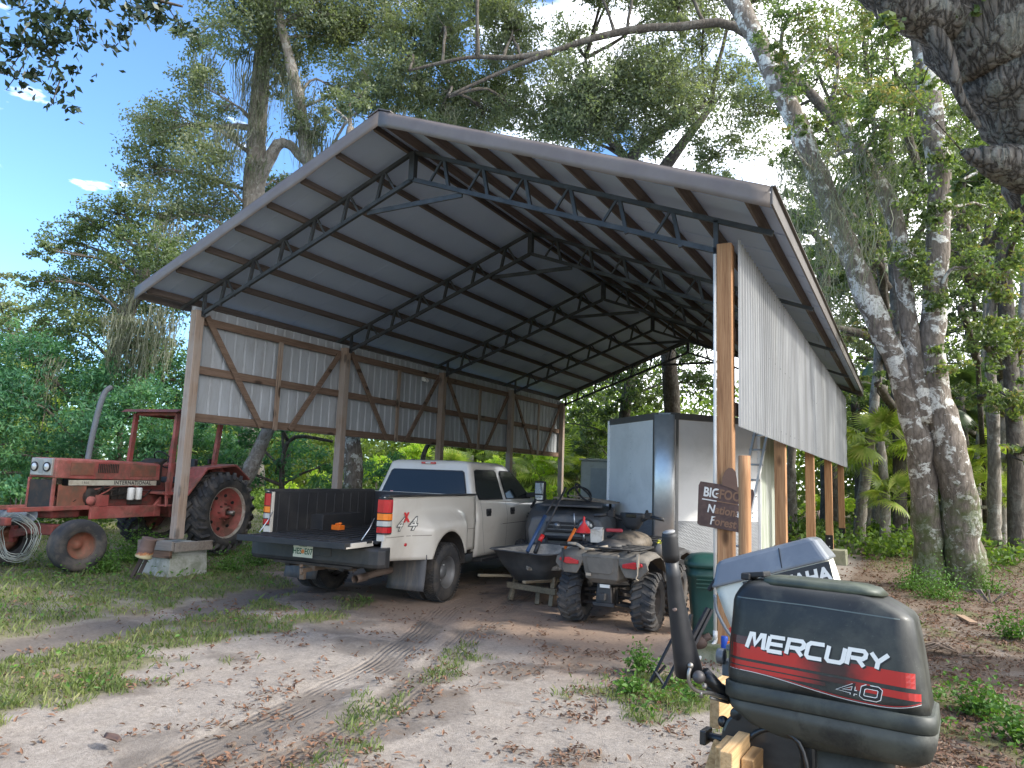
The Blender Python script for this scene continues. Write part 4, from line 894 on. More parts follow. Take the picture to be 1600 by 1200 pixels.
    for s_, xx, sz in (('HES', .205, .105), ('E07', .03, .105)):
        v, f = text_verts(s_, sz, .002); t = MB(); t.add([(xb - .0165, xx - a.x * .8, .685 + a.y) for a in v], f); t.build('plate_text', M('plate_green', (.02, .10, .05), .5), pt)
    t = MB(); t.ball((xb - .017, .118, .685), (.002, .024, .026)); t.build('plate_emblem', M('plate_orange', (.75, .25, .06), .5), pt)
    v, f = text_verts('FLORIDA', .03, .001); t = MB(); t.add([(xb - .0165, .12 - a.x, .752 + a.y) for a in v], f); t.build('plate_text', M('plate_green2', (.03, .12, .06), .5), pt)
    # hitch, frame, axle, exhaust
    h = MB(); h.box((xb + .28, 0, .50), (.5, .09, .09)); h.box((xb + .25, 0, .50), (.07, 1.0, .07)); h.box((xb - .02, .03, .47), (.22, .06, .05)); h.box((xb - .08, .04, .42), (.05, .07, .12)); h.tube([(xb - .12, .04, .42), (xb - .12, .04, .50)], [.02, .012], 8); h.ball((xb - .12, .04, .525), .028); h.build('tow_hitch', M('rusty_hitch', (.16, .12, .09), .7, .4, dirt=(.3, .2, .14)), T, bevel=.004)
    h = MB(); h.tube([(0, -.95, .40), (0, .95, .40)], .06, 10); h.ball((0, 0, .40), (.2, .19, .19)); h.box((.9, .42, .55), (4.6, .07, .14)); h.box((.9, -.42, .55), (4.6, .07, .14))
    for s in (1, -1): h.bar((-.75, s * .52, .52), (0, s * .52, .34), .07, .04); h.bar((0, s * .52, .34), (.75, s * .52, .52), .07, .04); h.tube([(-.1, s * .6, .4), (-.25, s * .55, .75)], .03, 8)
    h.box((1.9, 0, .5), (1.4, .8, .2)); h.box((-.6, 0, .55), (.7, .7, .12)); h.build('chassis', under_b, T)
    e = MB(); e.tube([(.6, -.55, .45), (-.4, -.60, .43), (-1.0, -.62, .42), (-1.42, -.66, .41)], .045, 14, cap=False); e.lathe([(.048, -.02), (.048, .2), (.04, .2), (.04, 0)], (-1.42, -.66, .41), 'x', 16); e.build('exhaust_pipe', M('rusty_pipe', (.20, .15, .12), .6, .5), T)
    for s in (1, -1): MB().sh(True).sheet(None, 6, 6, lambda u, v_: (-.56 - .05 * v_ * v_ - .02 * sin(u * 3), s * (.58 + .56 * u), .66 - .46 * v_)).build('mud_flap', M('mud_flap_rubber', (.07, .07, .075), .6, dirt=(.22, .18, .14), dsc=3, damt=.7, st=(1, 1, .3)), T, solid=.012)
    # ---- cab lower body, doors
    def ycab(x, z):
        y = .985 - .02 * ss(.9, .45, z) - .045 * ss(1.08, 1.32, z); y += .01 * ss(.93, .99, z) * (1 - ss(1.05, 1.1, z)); 
        if x > XF: y -= .03 * ss(XF, XN, x) + .10 * ss(XN - .5, XN, x) ** 2
        return y
    belt = lambda x: 1.33 - .07 * ss(XB, XF, x) if x < XF else 1.26 - .04 * ss(XF, XN, x)
    loc = lambda x: arch(x, AX2, .47, .46, .47)
    arcx = [AX2 + .47 * cos(radians(a)) for a in range(180, -1, -9)]
    xs = [XB + .02 + (XF - XB - .02) * i / 16 for i in range(17)] + arcx + [AX2 + .4701 + (XN - AX2 - .4701) * i / 5 for i in range(6)]; xs = sorted(set(round(x, 4) for x in xs))
    mb = MB().sh(True); mb.cols(xs, loc, belt, ycab, 14); mb.build_mirrored('cab_side', pearl, T, solid=.015, off=1)
    # greenhouse
    def gh(x, zt, w_): return None
    sec = []
    # (x at belt, x at roof) profile; loft stations along height
    def ring(z, t):
        # t 0 belt -> 1 roof ; rounded rectangle in plan
        x0 = XB + .03 + .17 * t; x1 = 3.78 - 1.05 * t; yw = (.925 - .185 * t)
        zb = z; r_ = .07; pts = []
        for cx, cy, a0 in ((x1 - r_, yw - r_, 0), (x0 + r_, yw - r_, 90), (x0 + r_, -yw + r_, 180), (x1 - r_, -yw + r_, 270)):
            for k in range(4): a = radians(a0 + k * 30); xx = cx + r_ * cos(a); pts.append(Vector((xx, cy + r_ * sin(a), z + (.02 * ss(1.2, 2.4, xx) * 0 if True else 0))))
        return pts
    bz = 1.30; g = MB().sh(True); rings = []
    for t, z in ((0, 1.20), (0.02, bz), (.5, 1.57), (.85, 1.79), (.96, 1.865), (1.03, 1.895)): rings.append(ring(z, t))
    top = [Vector((1.15 + (p.x - 1.15) * .9 + .06, p.y * .88, 1.925)) for p in rings[-1]]; rings.append(top); top2 = [Vector((1.95 + (p.x - 1.95) * .5, p.y * .5, 1.94)) for p in rings[-1]]; rings.append(top2)
    g.loft(rings); g.build('cab_roof', pearl, T)
    # windows: panes standing a few mm proud of the greenhouse shell
    def wpt(x, t, s):
        return (x, s * ((.925 - .185 * t) + .004), 1.20 + .0 if False else (bz + (1.80 - bz) * (t - .02) / .85 if t > .02 else bz))
    def zof(t): return bz + (1.79 - bz) * (t - .02) / .83
    def pane(name, quad, s, mt, pr, off, parent=T):
        """quad: list of (x,t)"""
        mb = MB(); vs = [(x, s * ((.925 - .185 * t) + off), zof(t)) for x, t in quad]; n = len(vs)
        mb.add(vs, [tuple(range(n)) if s < 0 else tuple(reversed(range(n)))]); return mb.build(name, mt, parent, solid=.004, off=-1)
    for s in (1, -1):
        fr = [(1.36, .06), (1.32, .30), (1.42, .83), (1.50, .87), (2.18, .87), (2.24, .80), (2.28, .06)]; ff = [(2.40, .06), (2.36, .80), (2.42, .87), (2.86, .87), (3.08, .66), (3.50, .12), (3.50, .06)]
        for q in (fr, ff):
            cx = sum(a for a, b_ in q) / len(q); cy = sum(b_ for a, b_ in q) / len(q); o = pane('side_window', q, s, blackm, 0, .004); q2 = [(cx + (a - cx) * .95, cy + (b_ - cy) * .93) for a, b_ in q]; pane('glass', q2, s, glass, 0, .009, o)
    # rear window
    def rear(name, yz, off, mt, par):
        mb = MB(); vs = [(XB + .03 + .17 * t - off, y, zof(t)) for y, t in yz]; mb.add(vs, [tuple(range(len(vs)))]); return mb.build(name, mt, par, solid=.004, off=1)
    q = [(-.80, .08), (.80, .08), (.80, .12), (.68, .78), (.64, .83), (-.64, .83), (-.68, .78), (-.80, .12)]
    rw = rear('rear_window', q, .006, blackm, T); rear('glass', [(y * .975, .10 + (t - .10) * .97) for y, t in q], .011, glass, rw)
    d = MB(); d.box((XB + .028, .70, 1.36), (.004, .09, .045)); d.build('sticker', M('orange_sticker', (.75, .28, .10), .5, col2=(.7, .6, .5), sc=30), rw); d = MB(); d.box((XB + .030, .575, 1.375), (.004, .05, .085)); d.build('sticker', M('pink_sticker', (.62, .35, .33), .5, col2=(.6, .2, .2), sc=40), rw)
    wsd = MB(); vs = [(3.78 - 1.05 * t + .008, y * (.93 - .18 * t), zof(t)) for t, y in ((.06, -.9), (.06, .9), (.86, .86), (.86, -.86))]; wsd.add(vs, [(0, 1, 2, 3)]); wsd.build('windscreen', glass, T, solid=.004)
    tl = MB(); tl.box((1.325, 0, 1.885), (.05, .26, .035)); tb = tl.build('third_brake_lamp', redlens, T, bevel=.006); MB().box((1.31, 0, 1.885), (.03, .09, .026)).build('lens', clrlens, tb)
    # gap between bed and cab, door seams, handles
    sm = MB()
    for s in (1, -1):
        for x in (XB + .24, 2.33, XF + .02):
            zb = .50
            for i in range(14):
                z0 = zb + (belt(x) - zb) * i / 14; z1 = zb + (belt(x) - zb) * (i + 1) / 14
                if x < 1.5 and z1 < .98: xo = .0 + .16 * (1 - (z0 - .5) / .48); xo1 = .16 * (1 - (z1 - .5) / .48)
                else: xo = xo1 = 0
                sm.add([(x + xo - .004, s * (ycab(x, z0) + .0015), z0), (x + xo + .004, s * (ycab(x, z0) + .0015), z0), (x + xo1 + .004, s * (ycab(x, z1) + .0015), z1), (x + xo1 - .004, s * (ycab(x, z1) + .0015), z1)], [(0, 1, 2, 3)])
        for i in range(24):
            x0 = XB + .05 + (XF + .2 - XB - .05) * i / 24; x1 = XB + .05 + (XF + .2 - XB - .05) * (i + 1) / 24; sm.add([(x0, s * (ycab(x0, .93) + .0015), .925), (x1, s * (ycab(x1, .93) + .0015), .925), (x1, s * (ycab(x1, .93) + .0015), .934), (x0, s * (ycab(x0, .93) + .0015), .934)], [(0, 1, 2, 3)])
    sm.build('door_seam', M('seam_dark', (.10, .09, .08), .6), T)
    for s in (1, -1):
        for x in (1.60, 2.55): hm = MB(); hm.box((x, s * (ycab(x, 1.13) + .006), 1.13), (.17, .016, .12)); hd = hm.build('door_handle', blackpl, T, bevel=.01); MB().box((x, s * (ycab(x, 1.13) + .02), 1.14), (.12, .016, .035)).build('grip', blackm, hd, bevel=.005)
    gp = MB(); gp.box((XB + .01, 0, .98), (.03, 1.90, .85)); gp.build('cab_back', pearl, T); fl = MB(); fl.box((2.6, 0, .56), (3.0, 1.86, .06)); fl.box((2.4, 0, 1.0), (2.2, 1.80, .5)); fl.build('cab_floor', under_b, T)
    # running board, bonnet, nose, mirrors
    for s in (1, -1): MB().box((2.35, s * .98, .42), (2.2, .16, .045)).build('running_board', blackpl, T, bevel=.01)
    bn = MB().sh(True); bn.sheet(None, 14, 12, lambda u, v_: (3.55 + (XN - 3.55) * u, (-1 + 2 * v_) * (.93 - .09 * u ** 4), 1.25 + .12 * (1 - abs(2 * v_ - 1) ** 3.) - .06 * u - .22 * max(0, u - .86) / .14 * 1)); bn.build('bonnet', pearl, T, solid=.02)
    ns = MB(); ns.box((XN - .05, 0, .95), (.1, 1.62, .42)); ns.build('grille', M('grille_chrome', (.3, .3, .3), .3, .8), T, bevel=.02); MB().box((XN + .02, 0, .60), (.26, 1.9, .26)).build('front_bumper', chrome, T, bevel=.03)
    for s in (1, -1):
        a = MB(); a.bar((3.36, s * .90, 1.38), (3.33, s * 1.10, 1.41), .05, .09); a.box((3.31, s * 1.19, 1.47), (.11, .20, .36)); mo = a.build('door_mirror', blackpl, T, bevel=.03)
        MB().box((3.250, s * 1.19, 1.52), (.012, .16, .20)).build('mirror_glass', M('mirror', (.5, .55, .55), .04, 1, fine=0), mo, bevel=.01); MB().box((3.250, s * 1.19, 1.355), (.012, .15, .09)).build('mirror_glass', M('mirror2', (.5, .55, .55), .04, 1, fine=0), mo, bevel=.01)
    # side markings
    mk = MB(); mk.ball((-.86, -(ybed(-.86, .80) + .001), .80), (.035, .012, .022)); mk.build('side_marker', redlens, T); mk = MB(); mk.ball((.75, -(ybed(.75, .86) + .002), .86), (.02, .01, .025)); mk.build('side_marker', redlens, T)
    def decal(s_, x0, z0, size, mt, bold, sh, o, name, wx=1., d3=.0):
        v, f = text_verts(s_, size, bold, sh); t = MB(); t.add([(x0 + a.x * wx, -((ybed if x0 < 1.1 else ycab)(x0 + a.x * wx, z0 + a.y) + o), z0 + a.y) for a in v], f); t.build(name, mt, T)
    dg = M('decal_grey', (.10, .10, .095), .5); dw = M('decal_white', (.68, .66, .60), .4)
    for xx in (-1.06, -.80):
        decal('4', xx, 1.055, .23, dg, .012, .6, .010, 'decal', 1.1); decal('4', xx, 1.055, .23, dw, -.001, .6, .0125, 'decal', 1.1)
    decal('X', -.885, 1.14, .15, M('decal_red', (.55, .03, .03), .4), .012, 0, .015, 'decal', .9)
    decal('2500', 3.22, 1.01, .05, dg, .003, 0, .003, 'badge', 1.3); decal('SLE', 3.25, 1.06, .035, dg, .003, 0, .003, 'badge', 1.3)
    # wheels
    def tyre(r_, w_, rim):
        mb = MB(); h = w_ / 2; mb.lathe([(rim, -h + .01), (rim + .02, -h), (r_ * .80, -h - .012), (r_ - .035, -h + .002), (r_ - .006, -h + .022), (r_, -h * .5), (r_ + .002, 0), (r_, h * .5), (r_ - .006, h - .022), (r_ - .035, h - .002), (r_ * .80, h + .012), (rim + .02, h), (rim, h - .01)], n=40)
        for i in range(56):
            a = 2 * pi * i / 56
            for y, o in ((-h * .78, 0), (-h * .38, .5), (h * .02, 0), (h * .40, .5), (h * .80, 0)):
                b_ = a + o * 2 * pi / 56; rot = Matrix.Rotation(-b_, 3, 'Y'); mb.box((cos(b_) * (r_ + .002), y, sin(b_) * (r_ + .002)), (.014, h * .30, .026), rot)
        return mb
    def wheel(x, y, s, dual):
        Wn = empty('wheel', (x, y, .382)); Wn.parent = T
        if s < 0: Wn.rotation_euler = (0, 0, pi)
        ty = tyre(.388, .20, .215).build('tyre', rubber, Wn)
        rm = MB(); 
        if dual: rm.lathe([(.22, .09), (.205, .085), (.19, .04), (.175, -.02), (.16, -.045), (.09, -.05), (.085, .03), (.05, .045), (0, .05)], n=32)
        else: rm.lathe([(.22, .09), (.20, .08), (.19, .06), (.14, .10), (.08, .11), (.05, .14), (0, .145)], n=32)
        rm.lathe([(.205, -.09), (.205, .085)], n=32); r_o = rm.build('rim', rimsteel, Wn)
        lg = MB()
        for i in range(8): a = i * pi / 4; lg.tube([(.115 * cos(a), -.05 if dual else .09, .115 * sin(a)), (.115 * cos(a), -.01 if dual else .13, .115 * sin(a))], .011, 6)
        lg.build('lug_nuts', alu, r_o); return Wn
    wheel(0, -1.06, -1, True); wheel(0, -.80, -1, True); wheel(0, 1.06, 1, True); wheel(0, .80, 1, True); wheel(AX2, .90, 1, False); wheel(AX2, -.90, -1, False)
    return T
T = truck(); Tm = Matrix.Translation((3.65, .72, .01)) @ Matrix.Rotation(radians(95.5), 4, 'Z') @ Matrix.Scale(1.037, 4)
def tpt(x, y, z): return Tm @ Vector((x, y, z))
# things lying in the bed
def strap():
    mb = MB(); pts = [tpt(1.0, .1, 1.28), tpt(.4, -.1, 1.2), tpt(-.3, -.35, 1.11), tpt(-.9, -.62, 1.13), tpt(-1.2, -.84, 1.25)]; P, Q = resample(pts, [.010] * 5, 5, 0); mb.tube(P, Q, 6); mb.box(pts[0], (.06, .03, .07))
    o = mb.build('tie_down_strap', M('strap_white', (.55, .54, .5), .7)); tag(o, 'pale tie down strap slung across the truck bed', 'strap')
strap()
mb = MB(); c = tpt(-.4, .42, .91); mb.box(c, (.16, .12, .07)); mb.tube([c + Vector((-.05, 0, .04)), c + Vector((.06, 0, .06))], .02, 8); o = mb.build('orange_tool', orgm, bevel=.01); tag(o, 'small orange tool lying near the left of the truck bed', 'tool')
mb = MB().sh(True); c = tpt(.55, .25, .88); mb.sheet(None, 10, 10, lambda u, v_: (c.x + (u - .5) * .25 * (1.2 - v_) + .02 * sin(v_ * 9), c.y + .06 * sin(u * 8 + v_ * 4), c.z + .40 * v_ * (1 - .25 * abs(u - .5)))); o = mb.build('tarp', M('tarp_blue', (.05, .08, .11), .5), solid=.006); tag(o, 'folded dark blue tarp propped up inside the truck bed', 'tarp')
mb = MB(); c = tpt(.75, -.15, .88); mb.lathe([(.0, 0), (.10, 0), (.105, .03), (.105, .18), (.07, .23), (.03, .25), (.03, .28), (0, .28)], c, 'z', 20); o = mb.build('jug', M('jug_grey', (.22, .23, .23), .5)); tag(o, 'grey plastic jug standing at the front of the truck bed', 'jug')
# ------------------------------------------------------------ all terrain vehicle
dusty = M('dusty_plastic', (.10, .092, .08), .7, col2=(.15, .137, .12), sc=5, dirt=(.22, .19, .155), dsc=4, damt=.5, dlo=.45)
camo = M('camo_plastic', (.09, .075, .055), .6, col2=(.17, .135, .10), sc=9, lo=.48, hi=.52, dirt=(.10, .085, .06), dsc=12, damt=.7, dlo=.5)
tan = M('tan_fabric', (.36, .30, .23), .9)
def atv():
    T = empty('quad_bike', (7.32, .80, 0), radians(92), 1.03); T.scale.z = 1.08; tag(T, 'muddy camouflage quad bike seen from behind beside the wheelbarrow', 'quad bike')
    # rear wheels and suspension
    for nm_, x, s, r_, w_, yy in (('rear', 0, 1, .318, .27, .455), ('rear', 0, -1, .318, .27, .455), ('front', 1.26, 1, .31, .21, .46), ('front', 1.26, -1, .31, .21, .46)):
        Wn = empty('wheel', (x, s * yy, r_ + .005)); Wn.parent = T; Wn.rotation_euler = (0, 0, pi if s < 0 else 0)
        lugtyre(r_, w_, .15, 20).build('tyre', rubdirt, Wn); rm = MB(); rm.lathe([(.155, w_ * .4), (.145, w_ * .36), (.12, w_ * .1), (.07, w_ * .06), (.05, w_ * .2), (0, w_ * .22)], n=28); rm.lathe([(.153, -w_ * .4), (.15, w_ * .4)], n=28); rm.build('rim', under_b, Wn)
    su = MB()
    for s in (1, -1):
        su.bar((.05, s * .10, .26), (.02, s * .34, .24), .05, .03); su.bar((-.12, s * .10, .26), (-.02, s * .34, .24), .04, .03); su.bar((.03, s * .10, .40), (0, s * .34, .38), .035, .03)
        su.tube([(0, s * .08, .33), (0, s * .34, .32)], .016, 8); su.tube([(.10, s * .18, .70), (.06, s * .27, .30)], .028, 8)
        for i in range(7): su.lathe([(.036, 0), (.042, .008), (.036, .016)], (.09 - .005 * i, s * (.195 + .01 * i), .60 - .04 * i), 'z', 10)
        su.bar((1.2, s * .12, .28), (1.26, s * .38, .27), .05, .03)
    su.box((.55, 0, .34), (1.2, .20, .14)); su.box((-.05, 0, .34), (.22, .16, .2)); su.build('suspension', under_b, T)
    hi = MB(); hi.box((-.30, 0, .36), (.10, .07, .07)); hi.box((-.27, 0, .27), (.05, .26, .04)); hi.box((-.26, 0, .40), (.04, .20, .22), taper=.8); hi.build('hitch', blackpl, T, bevel=.006)
    tgm = MB(); tgm.box((-.30, -.02, .475), (.012, .12, .035)); tgm.build('warning_label', whitem, T)
    # centre rear storage box
    cb = MB(); cb.loft([[Vector((x, y, z)) for x, y, z in q] for q in (
        [(-.30, -.14, .50), (-.30, .14, .50), (.1, .16, .50), (.1, -.16, .50)], [(-.37, -.20, .56), (-.37, .20, .56), (.1, .20, .56), (.1, -.20, .56)], [(-.43, -.23, .80), (-.43, .23, .80), (.1, .24, .80), (.1, -.24, .80)], [(-.42, -.22, .835), (-.42, .22, .835), (.1, .23, .84), (.1, -.23, .84)])])
    cbo = cb.build('storage_box', dusty, T, bevel=.015)
    dr = MB(); dr.prism([(-.15, .64), (-.17, .79), (.17, .79), (.15, .64), (.11, .615), (-.11, .615)], -.012, .012, 'x', fn=lambda p: (-.418 + p[0] + .20 * (.80 - p[2]) * -(-1) * 1., p[1], p[2])); dr.build('storage_door', M('dusty_panel', (.13, .12, .105), .65, dirt=(.22, .19, .16), dsc=5, damt=.5), cbo, bevel=.008); MB().box((-.397, .15, .60), (.01, .06, .03)).build('label', tan, cbo)
    # rear fenders with lamps
    for s in (1, -1):
        f = MB().sh(True); prof = [(-.40, .72), (-.42, .80), (-.33, .85), (-.1, .865), (.15, .86), (.33, .80), (.42, .66)]
        n = len(prof); rows = []
        for v_, yo in ((0, .20), (.35, .34), (.8, .50), (1, .56)):
            rows.append([Vector((x * (1 - .05 * v_), s * yo, z - .03 * v_ * v_ - (.035 if v_ == 1 else 0))) for x, z in prof])
        f.loft(rows, closed=False, cap=False); fo = f.build('rear_fender', dusty, T, solid=.012)
        # angular skirt facing rearwards
        q = [(.21, .815), (.55, .775), (.57, .70), (.47, .60), (.30, .60), (.24, .70)]; sk = MB(); sk.prism([(s * a, b_) for a, b_ in q], 0, .03, 'x', fn=lambda p: (p[0] - .40 - .10 * (p[2] - .6), p[1], p[2])); sk.build('fender_skirt', dusty, fo, bevel=.008)
        lm = MB(); lm.prism([(s * .27, .705), (s * .27, .745), (s * .40, .775), (s * .50, .765), (s * .51, .735), (s * .42, .70)], -.022, .03, 'x', fn=lambda p: (p[0] - .408 - .05 * (p[2] - .6), p[1], p[2])); lm.build('tail_lamp', redlens, fo, bevel=.006)
        # strap with hook
        h = MB(); h.tube([(-.44, s * .46, .87), (-.45, s * .46, .76), (-.46, s * .46, .65), (-.455, s * .44, .61), (-.45, s * .47, .59)], .008, 6); h.box((-.443, s * .46, .80), (.006, .035, .14)); h.build('strap_hook', tan if s < 0 else blackpl, T)
    # racks
    rk = MB()
    for y in (-.36, -.22, -.08, .08, .22, .36): rk.tube([(-.46, y, .905), (.10, y, .905)], .010, 6)
    for x in (-.46, -.28, -.08, .10): rk.tube([(x, -.48, .905), (x, .48, .905)], .012, 8)
    for s in (1, -1): rk.tube([(-.46, s * .48, .905), (-.2, s * .50, .91), (.10, s * .48, .905)], .014, 8); rk.tube([(-.3, s * .3, .84), (-.3, s * .3, .905)], .014, 6)
    rk.build('rear_rack', blackm, T)
    rk = MB()
    for y in (-.3, -.1, .1, .3): rk.tube([(1.0, y, .93), (1.55, y, .91)], .010, 6)
    for x in (1.0, 1.28, 1.55): rk.tube([(x, -.42, .92), (x, .42, .92)], .013, 8)
    rk.build('front_rack', blackm, T)
    pd = MB().sh(True); pd.loft([[Vector((x, y * w_, z)) for y, w_ in ((-1, 1), (-.5, 1), (0, 1), (.5, 1), (1, 1))] for x, z in ((0, 0),)] * 1, cap=False) if False else None
    # seat, tank, front body
    st = MB().sh(True); rings = []
    for x, z, w_, h in ((-.22, .87, .05, .03), (-.18, .895, .15, .06), (.0, .90, .17, .07), (.2, .87, .15, .07), (.42, .86, .12, .08), (.55, .90, .10, .08), (.60, .93, .05, .04)): rings.append([Vector((x, w_ * cos(a) * 1., z + h * sin(a))) for a in [2 * pi * i / 14 for i in range(14)]])
    st.loft(rings); st.build('seat', M('seat_vinyl', (.03, .03, .032), .55, dirt=(.14, .12, .1), dsc=4, damt=.5), T)
    tk = MB().sh(True); rings = []
    for x, z, w_, h in ((.42, .86, .10, .06), (.5, .87, .22, .12), (.65, .89, .25, .15), (.85, .90, .26, .13), (1.0, .88, .22, .10), (1.15, .86, .10, .06)): rings.append([Vector((x, w_ * cos(a), z + h * sin(a))) for a in [2 * pi * i / 16 for i in range(16)]])
    tk.loft(rings); tk.build('tank_cover', camo, T)
    for s in (1, -1):
        f = MB().sh(True); prof = [(.78, .60), (.84, .74), (.98, .83), (1.3, .85), (1.58, .80), (1.66, .66)]; rows = [[Vector((x, s * yo, z - dz)) for x, z in prof] for yo, dz in ((.12, -.02), (.36, 0), (.56, .03), (.60, .08))]; f.loft(rows, closed=False, cap=False); f.build('front_fender', blackpl, T, solid=.012)
        sp = MB().sh(True); sp.sheet(None, 6, 5, lambda u, v_: (.35 + .45 * u, s * (.20 + .32 * v_), .40 + .36 * max(0, (u - .35)) ** 1.2 + (.35 * (1 - u) ** 3))); sp.build('foot_well', blackpl, T, solid=.01)
        mg = MB(); mg.box((.86, s * .44, .60), (.05, .30, .34)); mg.build('leg_guard', dusty if s < 0 else blackpl, T, bevel=.02)
    # handlebar and pod
    hb = MB(); hb.tube([(.60, .46, 1.15), (.66, .28, 1.17), (.80, .12, 1.10), (.80, -.12, 1.10), (.66, -.28, 1.17), (.60, -.46, 1.15)], .015, 8)
    hb.tube([(.86, 0, .85), (.84, 0, 1.05)], .03, 8); hbo = hb.build('handlebar', blackm, T)
    for s in (1, -1):
        g = MB(); g.tube([(.65, s * .31, 1.168), (.60, s * .47, 1.15)], .023, 10); g.build('grip', blackpl, hbo); g = MB(); g.box((.67, s * .25, 1.18), (.07, .08, .08)); g.tube([(.72, s * .27, 1.16), (.72, s * .45, 1.13)], .008, 6); g.ball((.68, s * .23, 1.23), .022); g.build('brake_lever', under_b, hbo, bevel=.01)
    hbo.location.z = .05
    pod = MB().sh(True); rings = []
    for z, w_, d_ in ((.98, .08, .06), (1.04, .13, .08), (1.12, .165, .10), (1.165, .17, .10), (1.18, .155, .09)): rings.append([Vector((.86 + d_ * sin(a) * (1 if sin(a) > 0 else .75), w_ * (abs(cos(a)) ** .7) * (1 if cos(a) > 0 else -1), z)) for a in [2 * pi * i / 20 for i in range(20)]])
    pod.loft([[p + Vector((-.06, 0, .07)) for p in r_] for r_ in rings]); po = pod.build('handlebar_pod', blackpl, T); MB().box((.72, 0, 1.22), (.012, .14, .05)).build('display', glass, po, bevel=.01)
    return T
A = atv(); Am = Matrix.Translation((7.32, .80, 0)) @ Matrix.Rotation(radians(92), 4, 'Z') @ Matrix.Diagonal((1.03, 1.03, 1.08, 1))
def apt(x, y, z): return Am @ Vector((x, y, z))
mb = MB().sh(True); pts = [apt(-.45, .40, .925), apt(-.47, .28, .93), apt(-.47, .18, .88), apt(-.46, .05, .89), apt(-.44, -.1, .925)]
for a_, b_ in zip(pts[:-1], pts[1:]): mb.bar(a_, b_, .006, .035, up=(0, 0, 1))
o = mb.build('strap', tan); tag(o, 'dusty tan webbing strap draped over the quad bike rear rack', 'strap')
mb = MB(); c = apt(-.05, .18, 1.0); rz = Matrix.Rotation(.3, 3, 'Z'); mb.box(c, (.15, .12, .16), rz, taper=1.08); mb.box(c + Vector((0, 0, .085)), (.12, .14, .012), Matrix.Rotation(.25, 3, 'X')); o = mb.build('paper_carton', M('stained_card', (.50, .47, .42), .85, dirt=(.25, .2, .15), dsc=8, damt=.6), bevel=.006); tag(o, 'stained pale carton standing on the quad bike seat end', 'carton')
mb = MB(); c = apt(.12, .42, .92); mb.lathe([(.105, 0), (.11, .008), (.10, .02), (.018, .13), (.014, .2), (.006, .21)], c + Vector((0, 0, .10)), 'z', 24); mb.mat(1).tube([c + Vector((0, 0, -.02)), c + Vector((0, 0, .12))], .012, 6); o = mb.build('funnel', [redm, alu]); tag(o, 'bright red funnel turned upside down behind the quad bike rack', 'funnel')
mb = MB(); c = apt(.35, .10, 1.05); mb.box(c, (.22, .10, .045), Matrix.Rotation(.5, 3, 'Z')); o = mb.build('red_tool_bag', M('dull_red', (.30, .03, .04), .7), bevel=.015); tag(o, 'small dull red pouch lying in front of the quad bike seat', 'pouch')
mb = MB(); c = apt(.62, -.45, .84); mb.ball(c, (.09, .08, .10), 12, 9); mb.mat(1); 
for i in range(14): a = R.uniform(0, 6.3); mb.tube([c + Vector((.03 * cos(a), .03 * sin(a), .06)), c + Vector((.07 * cos(a + 1), .07 * sin(a + 1), .09)), c + Vector((.05 * cos(a + 2), .05 * sin(a + 2), .12))], .008, 4)
o = mb.build('rag_bundle', [tan, M('yellow_rope', (.60, .58, .05), .6)]); tag(o, 'tan bundle with bright yellow rope by the quad bike leg guard', 'bundle')
